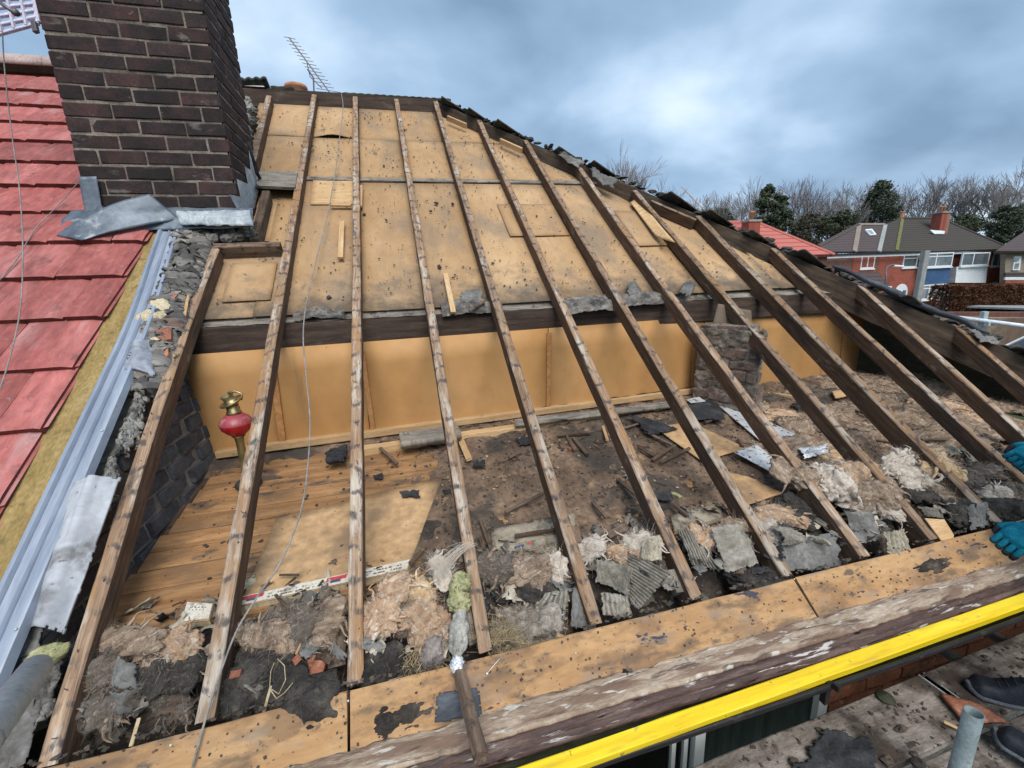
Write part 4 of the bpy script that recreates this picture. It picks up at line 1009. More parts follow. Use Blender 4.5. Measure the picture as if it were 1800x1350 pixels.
# crumbling bedding mortar and moss along the hip
m = MB()
for i in range(210):
    t = rnd.random(); p = hp0.lerp(hp1, t) + V((.05 + rnd.uniform(-.015, .05), .05 + rnd.uniform(-.015, .05), .02 + rnd.uniform(-.01, .025)))
    m.blob(p, rnd.uniform(.015, .05), rnd.uniform(.015, .045), rnd.uniform(.008, .022), None, 2, .5, 2, i)
m.build('bedding_mortar', M_OTILE, hs, False, kind='stuff')
# rolled felt along the lower hip
m = MB(); pts = []
for i in range(60):
    t = i / 59; p = hp0.lerp(hp1, .61 + .15 * t) + V((.02, -.012, .046)) + noise.noise_vector(V((t * 9, 1, 2))) * .014; pts.append(p)
m.tube(pts, lambda t: (.021 + .010 * nz(t * 11, 3) + .005 * nz(t * 40, 1)) * (.35 + .65 * math.sin(math.pi * t) ** .4), 12, True)
tag(m.build('rolled_felt', M_ROLL, None, True), 'blue black roll of old felt lying along the lower hip', 'felt roll')
for k, (a, b, c_, d_) in enumerate((((1035, 292), (1090, 318), (1078, 334), (1040, 312)), ((985, 265), (1030, 285), (1018, 298), (978, 272)))):
    patch('felt_flap', [onroof(*a, .05), onroof(*b, .05), onroof(*c_, .0), onroof(*d_, .01)], M_GFELT, ('grey felt flap hanging off the hip above the ninth rafter', 'small grey felt flap curling off the hip above the eighth rafter')[k], 'felt scrap', None, 22, 12, .004, lambda u, v: .015 * math.sin(u * 9), 4, .012, .1, k * 5 + 2)
patch('felt_flap', [onroof(1702, 580, .03), onroof(1745, 592, .03), onroof(1762, 606, .02), onroof(1722, 602, .03)], M_GFELT, 'pale grey felt flap hanging over the hip near the right edge', 'felt scrap', None, 20, 12, .004, lambda u, v: .012 * math.sin(u * 7), 4, .010, .1, 31)
# back slope beyond the ridge and the tile ends showing over it
bk = thing('rear_slope', 'rear roof slope beyond the ridge edged with dark tile ends', 'tiled roof', (-.2, 5, 2.6))
m = MB(); m.grid(lambda u, v: V((-.9 + (1.7 + 3.6 * v) * u, 4.19 + 4.0 * v, zr + .05 - 4.0 * v * TN)), 4, 6, .015); m.build('underlay', M_FELT, bk)
for i in range(8):
    if i in (1, 2): continue
    m = MB(); x = -.86 + i * .225
    m.grid(lambda u, v: V((x + .22 * u, 4.14 + .30 * v, zr + .034 - .25 * v + .006 * abs(math.sin(u * 9.4)) + (.02 if i == 0 else 0))), 16, 2, .012)
    m.build('old_tile', M_OTILE, bk, True)
m = MB(); a, b = ond(417, 139, 5.05), ond(468, 137, 5.05)
m.grid(lambda u, v: a.lerp(b, u) + V((0, .28 * v, .02 * abs(math.sin(u * 12)) - .10 * v)), 24, 3, .03)
o = m.build('old_tile', M_OTILE, bk, True); o['label'] = 'raised old ribbed tile beside the chimney'
m = MB(); m.beam(ond(420, 152, 5.1), ond(466, 153, 5.1), .06, .05, V((0, 0, 1)), 4, .004, .003); m.build('fascia_board', M_UPVC, bk)

# ------------------------------------------------------------------ rough brick pier under the purlin
pr_ = thing('brick_pier', 'rough mortar smeared brick pier standing under the purlin', 'brick pier', tuple(onfl(1280, 720)))
A, B = onfl(1216, 704), onfl(1324, 742)
ydir = (B - A); ydir.z = 0; wp_ = ydir.length; ydir.normalize(); nrm = V((-ydir.y, ydir.x, 0)) * -1
if nrm.dot(CAM - A) < 0: nrm = -nrm
row = 0; z = A.z - .04; k = 0
while z < .80:
    x = -.11 if row % 2 else 0
    lean = .016 * row
    while x < wp_ - .01 - lean * .5:
        a0, a1 = max(0, x), min(x + .215, wp_ - lean * .4)
        if a1 - a0 > .04:
            m = MB(); hh = .062 + rnd.uniform(-.006, .006); off = rnd.uniform(-.012, .014)
            p0 = A + ydir * (a0 + lean * .3) + nrm * (off - .05) + V((0, 0, z + hh - A.z)); p1 = A + ydir * (a1 + lean * .3) + nrm * (off - .05) + V((0, 0, z + hh - A.z + rnd.uniform(-.006, .006)))
            m.beam(p0, p1, .11, hh, V((0, 0, 1)), 6, .008, .009, k * 2.3); m.build('brick', M_PIER, pr_); k += 1
        x += .228
    z += .076; row += 1
m = MB(); m.grid(lambda u, v: A + ydir * (wp_ * (.01 + .97 * u) - .0) + nrm * (.004 + .014 * nz(u * 9, v * 14) + .012 * nz(u * 22, v * 40)) + V((0, 0, -.02 + (.83 - A.z) * v)) + ydir * (.02 * v), 40, 60, .03); m.build('mortar', M_MORT, pr_, True)
patch('hardboard_flap', [ony(1262, 534, 1.36), ony(1320, 546, 1.30), ony(1322, 580, 1.27), ony(1252, 571, 1.33)], M_LINING, 'tan hardboard offcut leaning on top of the brick pier', 'hardboard offcut', None, 8, 6, .004, None, 2, .006)
# ------------------------------------------------------------------ eaves: gutter boards, gutter, yellow timber, house wall, scaffold
ev = thing('timber_gutter', 'weathered peeling moulded timber gutter running along the eaves', 'gutter', (1, -.2, -.15))
X0, X1 = -1.25, 4.6
def extr(pro, mat, name, par, nx=180, amp=.002, th=.004, drift=0, seed=0):
    m = MB(); n = len(pro) - 1
    def fn(u, v):
        k = v * n * 3; i = min(int(k / 3), n - 1); f = k / 3 - i
        a, b = pro[i], pro[i + 1]; x = X0 + (X1 - X0) * u
        y = a[0] + (b[0] - a[0]) * f; z = a[1] + (b[1] - a[1]) * f
        return V((x, y + amp * nz(x * 9, v * 9, 0, seed) + .022 * smooth(1.6, 3, x), z + amp * nz(x * 11, v * 7, 3, seed) + amp * .7 * nz(x * 40, v * 20, 3, seed)))
    m.grid(fn, nx, n * 3, th, None, lambda u, v: V((X0 + (X1 - X0) * u, v * .15, 0)))
    return m.build(name, mat, par, True)
extr([(-.112, -.098), (-.135, -.099), (-.160, -.100), (-.192, -.104)], M_FASC, 'weathered_board', ev, 260, .004, .02, 0, 2)
extr([(-.188, -.110), (-.194, -.105), (-.201, -.106), (-.205, -.112), (-.203, -.118), (-.209, -.120), (-.217, -.124), (-.220, -.131), (-.216, -.138), (-.205, -.142)], M_REDM, 'moulding', ev, 260, .003, .01, 0, 7)
extr([(-.199, -.138), (-.203, -.175), (-.222, -.194), (-.250, -.198), (-.275, -.186), (-.291, -.152)], M_GUT, 'gutter_trough', ev, 120, .0012, .004, 0, 9)
extr([(-.290, -.155), (-.292, -.146), (-.297, -.145), (-.300, -.150), (-.297, -.160), (-.278, -.192), (-.25, -.206), (-.20, -.19)], M_BLACKP, 'gutter_front', ev, 60, .0006, .003, 0, 4)
for px, py in ((1470, 1208),):
    c = ony(px, py, -.312); m = MB()
    m.box(c, .010, .020, .022); m.box(c + V((0, .03, -.05)), .018, .02, .09); m.build('gutter_bracket', M_BLACKP, ev)
# straw and scraps in the gutter
yt = thing('yellow_timber', 'long bright yellow painted timber lying along the gutter', 'timber', tuple(onz(1300, 1230, -.12)))
a, b = onz(905, 1349, -.118), onz(1800, 1040, -.118)
d = (b - a).normalized(); n_ = V((-d.y, d.x, 0))
off = -n_ * .025
m = MB(); m.beam(a - d * .6 + off, b + d * .5 + off, .046, .03, V((0, -.10, 1)).normalized(), 40, .003, .0012, 3); m.build('yellow_board', M_YEL, yt)
# a dead stick resting across the board, the broken pipe-like batten
tag(timber('old_batten', onroof(812, 1176, .03), ony(850, 1322, -.30), .034, .03, V((.5, -.3, .8)).normalized(), M_OLDSL, None, 14, .004, .006, 4), 'dark rounded batten poking out over the eaves board', 'batten')

hw = thing('house_wall', 'red brick house wall below the gutter seen past the yellow timber', 'house wall', (1.5, .1, -1))
HY = .10
m = MB(); m.grid(lambda u, v: V((-1.5 + 6.2 * u, HY + .012, -5.4 + 5.2 * v)), 20, 20, .2); m.build('mortar_bed', M_GMORT, hw)
wx0, wx1 = .35, 1.93
bondwall('brick', hw, M_HBRICK, HY, (1.99, 3.6), -1.18, -.33, lambda x, z: True, face='y', W=.05)
bondwall('brick', hw, M_HBRICK, HY, (-.6, .30), -1.18, -.93, lambda x, z: True, face='y', W=.05)
m = MB(); m.grid(lambda u, v: V((-1.5 + 6.2 * u, -.20 + .31 * v, -.262)), 20, 2, .012); m.build('soffit', M_HIP, hw)
win = thing('bedroom_window', 'white framed upstairs window with grey curtains below the gutter', 'window', (1.2, HY, -1))
m = MB()
for x, w2 in ((wx1 - .0275, .055), (wx1 - .70, .05), (wx0 + .027, .055)):
    m.box((x, HY - .012, -.95), w2, .05, 1.15)
m.box(((wx0 + wx1) / 2, HY - .012, -.40), wx1 - wx0 - .002, .046, .06); m.box(((wx0 + wx1) / 2, HY - .012, -1.50), wx1 - wx0 - .002, .046, .06)
m.build('frame', M_UPVC, win)
m = MB(); m.box((1.11, HY - .006, -.98), .02, .035, 1.0); m.box((1.17, HY - .006, -.98), .02, .035, 1.0); m.build('glazing_bar', M_UPVC, win)
m = MB(); m.grid(lambda u, v: V((wx0 + .05 + (wx1 - wx0 - .1) * u, HY - .008, -1.47 + 1.05 * v)), 1, 1); m.build('pane', M_CLEAR, win)
m = MB(); m.grid(lambda u, v: V((1.19 + (wx1 - 1.24) * u, HY + .003 + .0025 * math.sin(u * 38) + .002 * math.sin(u * 17 + 1), -1.47 + 1.05 * v)), 90, 1); m.build('curtain', M_CURT, win, True)
m = MB(); m.grid(lambda u, v: V((wx0 + .05 + .82 * u, HY + .004, -1.47 + 1.05 * v)), 1, 1); m.build('dark_interior', M_BLACK, win)

# scaffold platform
PZ = -.60
e0, e1 = onz(1214, 1349, PZ), onz(1712, 1146, PZ)
dx_ = (e1 - e0).normalized(); dn_ = V((dx_.y, -dx_.x, 0))
boards = [(-.9, 1.22, 0), (1.225, 2.6, 0), (-1.2, 1.55, 1), (1.9, 3.4, 1), (-1.2, 3.2, 2), (-1.3, 3.1, 3)]
blab = ['dirty scaffold board against the window, nearest the wall', 'scaffold board nearest the wall, under the worker', 'scaffold board with a torn black felt patch on it', 'short scaffold board below the worker shoes',
        'plain dirty scaffold board at the lower edge of the photo', 'outermost scaffold board under the camera']
for i, (a0, a1, r_) in enumerate(boards):
    t = thing('scaffold_board', blab[i], 'scaffold board', tuple(e0 + dx_ * (a0 + a1) * .5 + dn_ * (.11 + .235 * r_)), 'boards of the scaffold platform')
    z2 = -.038 * (1 if r_ >= 1 else 0) - .035 * (r_ >= 2)
    p = e0 + dx_ * a0 + dn_ * (.1125 + .232 * r_) + V((0, 0, z2)); q_ = e0 + dx_ * a1 + dn_ * (.1125 + .232 * r_) + V((0, 0, z2))
    m = MB(); m.beam(p, q_, .225, .036, V((0, 0, 1)), int((a1 - a0) * 10), .004, .002, i * 4); m.build('board', M_SCAFB, t)
    for s_ in (p, q_):
        m = MB(); m.beam(s_ - dx_ * .004 + dn_ * .1125, s_ - dx_ * .004 - dn_ * .1125, .03, .0395, V((0, 0, 1)), 1, .001); m.build('end_band', M_GALV, t)
def pipe(p, q, label, name='scaffold_tube', mat=M_GALV, r=.0242, grp=None, hollow=True, cat='scaffold tube'):
    m = MB(); p, q = V(p), V(q); ax = (q - p)
    L = ax.length
    m.lathe([(r * .86, L - .12), (r * .86, L), (r, L), (r, 0), (r * .86, 0), (r * .86, .12)], p, ax, 28, False)
    m.lathe([(0, L - .11), (r * .87, L - .11)], p, ax, 28, False); m.lathe([(0, .11), (r * .87, .11)], p, ax, 28, False)
    return tag(m.build(name, mat, None, True), label, cat, grp)
t0 = ond(1712, 1252, 1.36)
pipe(V((t0.x, t0.y, -2.2)), t0, 'upright galvanised scaffold tube with an open top beside the shoes', 'scaffold_tube', M_GALVD)
pipe(ond(0, 1258, .64) + (ond(0, 1258, .64) - ond(62, 1176, .80)).normalized() * .9, ond(62, 1176, .80), 'grey galvanised scaffold tube poking in at the lower left')
for px, py, px2, py2, lb in ((1628, 1152, 1662, 1172, 'short grey scaffold tube under the platform, left of two'), (1712, 1118, 1760, 1142, 'short grey scaffold tube under the platform, right of two')):
    a = ony(px, py, HY - .02); pipe(V((a.x, a.y, PZ - .07)), V((a.x + .06, a.y - .8, PZ - .07)), lb, 'scaffold_tube', M_GALVD)
tag(patch('felt_patch', [onz(1385, 1350, PZ + .010), onz(1452, 1280, PZ + .012), onz(1535, 1296, PZ + .012), onz(1560, 1410, PZ + .008)], M_FELT, 'torn black felt patch lying on the scaffold board', 'felt patch', None, 30, 30, .006, None, 4, .008, .12, 21), 'torn black felt patch lying on the scaffold board', 'felt patch')
tag(patch('clay_tile', [onz(1652, 1222, PZ + .012), onz(1716, 1240, PZ + .012), onz(1768, 1272, PZ + .012), onz(1693, 1272, PZ + .012)], M_RBRICK, 'orange clay tile lying by the shoes on the scaffold', 'clay tile', None, 12, 8, .014, None, 3, .004), 'orange clay tile lying by the shoes on the scaffold', 'clay tile')
m = MB(); m.lathe([(0, 0), (.03, 0), (.034, .006), (.03, .012), (0, .013)], onz(1556, 1228, PZ), V((0, 0, 1)), 20); tag(m.build('round_cap', M_GUT, None, True), 'round green cap lying on the scaffold board', 'cap')
m = MB(); p, q_ = onz(1660, 1268, PZ + .02), onz(1690, 1282, PZ + .02); m.beam(p, q_, .012, .006, V((0, 0, 1)), 4, .001, .001); tag(m.build('splinter', M_NEWW), 'pale splinter of wood beside the upright tube', 'splinter')
# white guard rail beyond the hip with its posts
a = ond(1642, 553, 5.6); b = ond(1830, 577, 5.0)
pipe(a - (b - a) * .4, b + (b - a) * .8, 'white painted guard rail tube beyond the hip at right', 'guard_rail', M_WTUBE, .0242 * 1.05, None, True, 'guard rail')
c = a.lerp(b, .555)
bb = c + V((0, .06, .33)); bt = c + V((0, .06, -.9))
m = MB(); m.beam(V((c.x - .0, c.y + .05, c.z + .12)), V((c.x, c.y + .05, c.z - 5)), .075, .05, V((0, -1, 0)), 6, .004); m.beam(V((c.x - .05, c.y + .01, c.z)), V((c.x + .05, c.y + .01, c.z)), .05, .05, V((0, 0, 1)), 1, .004)
tag(m.build('scaffold_standard', M_GALV), 'grey upright post clamped to the white guard rail', 'scaffold post')
# ------------------------------------------------------------------ insulation tufts
RH = V((RT.x, RT.y, 0)).normalized(); RB = V((-RH.y, RH.x, 0))
def basis(rot, tilt=30):
    B = Matrix(((RH.x, RB.x, 0), (RH.y, RB.y, 0), (0, 0, 1)))
    return B @ Matrix.Rotation(R(tilt), 3, 'X') @ Matrix.Rotation(R(rot), 3, 'Z')
def tuft(px, py, wpx, hpx, rot, mat, label, h=-.055, fn=onroof, nf=1.0, lobes=4, cat='insulation tuft', name='insulation_tuft', grp='tufts of loft insulation', flat=.42, comb=None, seed=None, L=.04):
    seed = seed if seed is not None else px * .13 + py * .07
    c = fn(px, py, h); d = dep(c) / FPX; a, b = wpx * d * .5, hpx * d * .5
    Mx = basis(-rot); r = random.Random(int(px * 7 + py)); m = MB()
    cz = min(a, b) * flat
    for i in range(lobes):
        t = (i + .5) / lobes * 2 - 1
        if a >= b: o = V((a * .62 * t, b * r.uniform(-.25, .25), r.uniform(-.2, .3) * cz))
        else: o = V((a * r.uniform(-.25, .25), b * .62 * t, r.uniform(-.2, .3) * cz))
        k = r.uniform(.75, 1.05); ra, rb = (a / lobes * 2.3 * k, b * .88 * k) if a >= b else (a * .88 * k, b / lobes * 2.3 * k)
        rc = cz * r.uniform(.8, 1.15); M2 = Mx @ Matrix.Rotation(r.uniform(-.5, .5), 3, 'Z')
        m.blob(c + Mx @ o, ra, rb, rc, M2, 4 if max(ra, rb) > .035 else 3, .34, 1.9, seed + i * 2.1, .08, .26 if mat is not M_MOSS else .0)
        n = int(nf * (220 + 80000 * max(ra, .01) * max(rb, .01)))
        cm = V((r.uniform(-1, 1), r.uniform(-1, 1), .2)) if comb is None else V(comb)
        m.fibres(c + Mx @ o, ra * 1.02, rb * 1.02, rc * 1.02, M2, min(n, 1300), L * r.uniform(.5, .9), .0008, int(seed * 10 + i), cm, .6, .45)
        if mat is not M_MOSS: m.fibres(c + Mx @ o, ra, rb, rc, M2, int(26 * nf) + 5, L * 1.9, .0010, int(seed * 10 + i) + 5, cm, .35, .6)
    if mat not in (M_MOSS, M_SOOT):
        for i in range(7):
            a_ = r.uniform(0, 6.28); e = V((math.cos(a_) * a * .8, math.sin(a_) * b * .8, cz * r.uniform(.1, .7))); d2 = V((math.cos(a_) + r.uniform(-.6, .6), math.sin(a_) + r.uniform(-.6, .6), r.uniform(-.2, .35))).normalized()
            l_ = r.uniform(.025, .06) * (1.2 if a > .05 else .7); sd_ = d2.cross(V((0, 0, 1)))
            pts = [c + Mx @ (e + d2 * (l_ * q) + sd_ * (l_ * .5 * q * q * r.uniform(-1, 1)) - V((0, 0, .35 * l_ * q * q))) for q in (-.5, 0, .35, .7, 1)]
            m.cm = r.choice((0, 0, 1)); m.tube(spline(pts, 3), min(b, cz) * r.uniform(.18, .4), 7, True, .0008, .5); m.cm = 0
    return tag(m.build(name, [mat, M_WWHT if mat in (M_WPINK, M_WWHT, M_WGOLD) else M_WGRY if mat is M_SOOT else M_WBRN], None, True), label, cat, grp)
B12, B23, B34, B45, B56, B67, B78, B89, B9 = ('between first and second rafters', 'between second and third rafters', 'between third and fourth rafters', 'between fourth and fifth rafters', 'between fifth and sixth rafters',
    'between sixth and seventh rafters', 'between seventh and eighth rafters', 'between eighth and ninth rafters', 'beyond the ninth rafter')
for a in (
 (225, 1123, 120, 48, 8, M_WBRN, 'long pink brown insulation tuft lying ' + B12), (315, 1133, 78, 60, -12, M_WPINK, 'rounded pink insulation tuft against the second rafter, ' + B12),
 (270, 1163, 70, 30, 20, M_WPINK, 'thin pale pink insulation shred ' + B12), (300, 1185, 130, 80, 5, M_SOOT, 'dark sooty insulation mound ' + B12),
 (185, 1180, 70, 70, 0, M_WGRY, 'grey brown insulation lump at the first rafter'), (195, 1240, 130, 80, -15, M_WGRY, 'drooping grey brown insulation clump lowest ' + B12), (290, 1235, 120, 40, 18, M_WGRY, 'flat dirty insulation strip behind the void ' + B12),
 (462, 1118, 105, 52, 5, M_WBRN, 'brownish pink insulation roll ' + B23), (505, 1128, 50, 45, 0, M_WPINK, 'pale pink insulation bulge in the middle ' + B23), (530, 1098, 70, 70, 30, M_WGRY, 'grey brown insulation fold under the printed board ' + B23),
 (577, 1092, 62, 92, 25, M_WBRN, 'tall dirty pink insulation tuft left of the third rafter'), (510, 1142, 90, 22, -6, M_WWHT, 'thin pale insulation shred above the soot ' + B23),
 (665, 1085, 75, 85, 10, M_WPINK, 'bright pink insulation tuft hard against the third rafter'), (695, 1035, 58, 56, 15, M_WPINK, 'rounded pink insulation tuft under the printed strip end'), (650, 1098, 26, 70, 20, M_WWHT, 'pale stringy insulation strand across the third rafter'),
 (745, 1090, 92, 80, 25, M_WPINK, 'broad pink orange insulation tuft below the green foam'), (738, 1040, 60, 48, 10, M_WGOLD, 'golden pink insulation tuft left of the green foam'), (768, 1118, 50, 55, -10, M_WWHT, 'pale fraying insulation tuft above the rag bundle'),
 (778, 1003, 36, 74, -28, M_WWHT, 'white wispy insulation tuft reaching up to the fourth rafter'), (706, 1062, 34, 36, 0, M_WGRY, 'small dark insulation knot between two pink tufts'),
 (865, 1000, 70, 62, 5, M_WGRY, 'grey insulation lump right of the fourth rafter'), (925, 1005, 80, 62, 0, M_WBRN, 'brown sooty insulation roll ' + B45), (975, 1002, 40, 60, 15, M_WWHT, 'small white insulation tuft left of the fifth rafter'),
 (1037, 968, 62, 42, -30, M_WWHT, 'pale pink insulation tuft right of the fifth rafter'), (1128, 958, 66, 50, 25, M_WWHT, 'cream insulation tuft above the curled ribbed board'), (1100, 978, 70, 34, 20, M_WPINK, 'flat pink insulation scrap ' + B56),
 (1235, 945, 60, 40, 20, M_WPINK, 'pink brown insulation scrap between two ribbed boards'), (1290, 925, 62, 36, 0, M_WBRN, 'brown insulation scrap above the right ribbed board'),
 (1365, 910, 110, 42, -5, M_WPINK, 'soft pink insulation layer right of the seventh rafter'), (1345, 935, 50, 46, 0, M_WWHT, 'pale insulation fold at the seventh rafter'),
 (1455, 850, 80, 78, 30, M_WWHT, 'large pale insulation tuft right of the eighth rafter'), (1530, 870, 110, 66, -10, M_WBRN, 'large light brown insulation tuft reaching the ninth rafter'), (1500, 828, 100, 40, -12, M_WPINK, 'rust pink insulation ridge ' + B89),
 (1540, 895, 120, 26, 12, M_WWHT, 'thin cream insulation shred with rusty underside ' + B89), (1395, 830, 70, 60, 30, M_WBRN, 'brown insulation tuft left of the eighth rafter'),
 (1575, 815, 90, 42, -20, M_WWHT, 'cream insulation fold right of the ninth rafter'), (1595, 840, 52, 70, 0, M_WWHT, 'tall white insulation tuft ' + B9), (1652, 818, 68, 62, 20, M_WGOLD, 'golden insulation tuft hanging over the tenth rafter'),
 (1632, 798, 60, 26, 5, M_WGOLD, 'golden insulation strand above the golden tuft'), (1625, 853, 60, 30, -35, M_WWHT, 'white insulation tuft below the golden tuft'), (1658, 872, 36, 56, -10, M_WBRN, 'drooping grey pink insulation tuft by the black lump'),
 (1745, 866, 66, 30, 0, M_WWHT, 'pale grey insulation tuft right of the tenth rafter'), (1720, 838, 110, 40, -20, M_WGRY, 'dirty grey insulation clump ' + 'near the right edge'), (1785, 868, 50, 50, 0, M_WGRY, 'grey insulation tuft at the right edge above the lower glove')):
    tuft(*a)
for a in ((1420, 752, 120, 46, 10, M_WBRN, 'brown insulation bank right of the silver boards'), (1385, 735, 90, 34, 12, M_WPINK, 'pink insulation bank behind the silver boards'), (1505, 770, 120, 40, 8, M_WBRN, 'brown insulation quilt left of the tenth rafter'), (1590, 735, 130, 40, 14, M_WBRN, 'brown quilt ridge behind the tenth rafter'),
          (1660, 715, 130, 34, 12, M_WPINK, 'pinkish quilt strip behind the eleventh rafter'), (1560, 700, 120, 26, 8, M_WGRY, 'thin grey quilt strip near the dark opening'), (1735, 745, 120, 36, 14, M_WPINK, 'pinkish quilt strip behind the twelfth rafter'), (1690, 775, 130, 30, 10, M_WBRN, 'brown quilt strip beside the eleventh rafter'),
          (1480, 805, 100, 34, 0, M_WGOLD, 'rusty golden insulation clump by the torn foil'), (1640, 768, 90, 30, 5, M_WBRN, 'brown quilt piece above the golden tuft'), (1770, 715, 90, 26, 5, M_WBRN, 'brown quilt strip at the right edge'), (1350, 702, 60, 24, 0, M_WGRY, 'small grey insulation heap right of the brick pier'),
          (1440, 690, 90, 20, 6, M_WGRY, 'flat grey insulation heap at the wall foot')):
    tuft(*a, h=.02, fn=onfl, lobes=5, flat=.4)
for a in ((470, 1160, 110, 50, 0, 'black sooty fluff beside the second rafter'), (520, 1215, 190, 90, 10, 'biggest black sooty fluff mound ' + B23), (430, 1215, 80, 90, 0, 'black fibrous soot in the hollow ' + B23), (585, 1240, 60, 36, 10, 'small black soot mound left of the third rafter foot'),
          (668, 1175, 80, 74, 0, 'dark grey sooty mound right of the third rafter'), (715, 1190, 90, 46, 0, 'low black mound with straw ' + B34), (1405, 905, 60, 66, 20, 'rounded black sooty bundle left of the eighth rafter'), (1360, 928, 50, 30, 20, 'small black bundle over the grey curled sheet'),
          (1690, 908, 64, 58, 0, 'black soft bundle by the tenth rafter foot'), (1615, 868, 60, 40, 10, 'black sooty lump below the white tufts'), (1760, 900, 90, 50, 0, 'black hollow heap above the lower glove'), (930, 1040, 130, 34, 0, 'black fluff under the brown insulation roll'), (1330, 1020, 120, 40, 10, 'black heap behind the eaves board ' + B67)):
    tuft(*a[:5], M_SOOT, a[5], -.065, onroof, .5, 4, 'soot mound', 'soot_mound', 'mounds of sooty fluff', .6)
# matted mats that tie the tufts together
def mat_sheet(name, x0, x1, y0, y1, zf, mat, label, thr, seed, nx=300, ny=60):
    m = MB()
    def fn(u, v):
        x, y = x0 + (x1 - x0) * u, y0 + (y1 - y0) * v
        k = fbm(x, y, 3.2, seed) * .9 + .45 * fbm(x, y, 9, seed + 3) - thr - 1.2 * max(0, abs(v - .5) - .32)
        return V((x, y, zf(x, y) - .03 + .10 * max(-.25, min(.55, k)) + .014 * fbm(x, y * .5, 26, seed) + .008 * nz(x * 90, y * 30)))
    m.grid(fn, nx, ny)
    return tag(m.build(name, mat, None, True), label, 'insulation', None, 'stuff')
mat_sheet('insulation_mat', -.86, 3.3, .13, .47, bed_h, M_WGRY, 'grey brown matted insulation layer along the eaves between the tufts', -.05, 3, 420, 60)
mat_sheet('insulation_mat', -.86, 3.3, .10, .44, bed_h, M_WBRN, 'brown torn insulation layer along the eaves between the tufts', .16, 17, 420, 60)
mat_sheet('insulation_quilt', 1.95, 4.15, .42, 1.52, lambda x, y: FZ0 + FS * y - .02 + .05 * smooth(1.95, 2.6, x + .3 * nz(x * 2, y * 3)), M_WBRN, 'brown insulation quilt covering the far right of the loft floor', -.30, 29, 240, 120)
# other soft things
tuft(806, 1040, 44, 60, 10, M_MOSS, 'lime green crumbly foam lump beside the fourth rafter', -.01, onroof, .3, 4, 'foam lump', 'foam_lump', None, .8, None, 3, .012)
tuft(88, 1150, 46, 46, 10, M_MOSS, 'lime green foam lump at the end of the lower left tube', .0, onroof, .3, 4, 'foam lump', 'foam_lump', None, .8, None, 5, .012)
tuft(1188, 872, 12, 12, 10, M_MOSS, 'tiny yellow foam ball lying on the dirty floor', .012, onfl, .1, 1, 'foam ball', 'foam_ball', None, .9, None, 5, .006)
tuft(925, 1105, 140, 90, 10, M_GWOOL, 'grey cobwebby nest filled with straw ' + B45, -.07, onroof, 2.2, 5, 'bird nest', 'bird_nest', None, .4, None, 8, .05)
M_THREAD = surf('pale_thread', ((.62, .54, .45), (.74, .68, .60)), 20, 3, (), 1, None)
m = MB(); r = random.Random(2)
wc = spline([onroof(764, 1016, .0), onroof(782, 992, .03), onroof(800, 972, .05), onroof(818, 960, .055), onroof(838, 955, .05)], 6)
for i in range(85):
    k = r.random(); o_ = V((r.gauss(0, 1), r.gauss(0, 1), r.gauss(0, 1))) * .016
    j0 = r.randint(0, 9); j1 = min(len(wc) - 1, j0 + r.randint(7, 18))
    m.tube([wc[j] + o_ * (1 - .85 * j / len(wc)) + noise.noise_vector(V((j * .3, i, 0))) * .006 for j in range(j0, j1 + 1, 2)], .00045, 3, False)
tag(m.build('insulation_wisp', M_THREAD), 'long white wisp of insulation trailing up over the fourth rafter', 'insulation wisp')
m = MB(); r = random.Random(5)
for _ in range(420):
    c = onroof(905 + r.gauss(0, 32), 1122 + r.gauss(0, 20), -.035 + r.uniform(-.01, .02)); d = V((r.gauss(0, 1), r.gauss(0, 1), r.gauss(0, .35))).normalized() * r.uniform(.015, .05)
    m.tube([c - d, c + noise.noise_vector(c * 50) * .008, c + d], .0007, 3, False)
for _ in range(160):
    c = onroof(742 + r.gauss(0, 24), 1172 + r.gauss(0, 18), -.03); d = V((r.gauss(0, .6), r.gauss(0, 1), r.gauss(0, .3))).normalized() * r.uniform(.02, .06)
    m.tube([c - d, c + noise.noise_vector(c * 40) * .01, c + d], .0008, 3, False)
tag(m.build('straw', M_STRAW), 'dry straw strands of old nests along the eaves', 'straw', kind='stuff')
M_RAG = surf('grey_pink_rag', ((.10, .088, .08), (.19, .16, .145), (.29, .25, .225)), (20, 20, 3), 5, [((.27, .13, .13), 12, .62, .70, .6), ((.05, .045, .045), 14, .54, .66, .8)], .95, (.006, 60))
M_PALE = surf('pale_dirty_cloth', ((.22, .21, .19), (.36, .345, .31), (.48, .46, .42)), 18, 6, [((.12, .11, .095), 16, .52, .64, .8), ((.40, .33, .18), 20, .62, .70, .6)], .95, (.006, 70))
def rag(px, py, wpx, hpx, mat, label, h, rot=0, name='crumpled_rag', cat='rag', sq=.8):
    c = onroof(px, py, h); d = dep(c) / FPX; a, b = wpx * d * .5, hpx * d * .5; Mx = basis(-rot); m = MB()
    vs, fs = ico(4); out = []
    for p in vs:
        q = 1 + .22 * math.sin(9 * math.atan2(p.y, p.x) + 5 * noise.noise(p * 2 + V((px, 0, 0)))) * (1 - abs(p.z) * .3) + .25 * noise.noise(p * 2.4 + V((px * .1, 0, 0)))
        out.append(c + Mx @ V((p.x * a * q, p.y * b * (1 + .2 * noise.noise(p * 4)), p.z * min(a, b) * sq * q)))
    m.add(out, fs); return tag(m.build(name, mat, None, True), label, cat)
rag(760, 1148, 40, 58, M_RAG, 'crumpled grey and pink striped rag bundle on the eaves dirt', -.03, 10)
rag(806, 1112, 30, 84, M_PALE, 'crumpled white rag wrapped round the end of the dark batten', .0, 0)
rag(803, 1168, 22, 30, M_FOIL, 'small silver blue foil scrap tucked against the dark batten', .01, 0, 'foil_scrap', 'foil scrap')

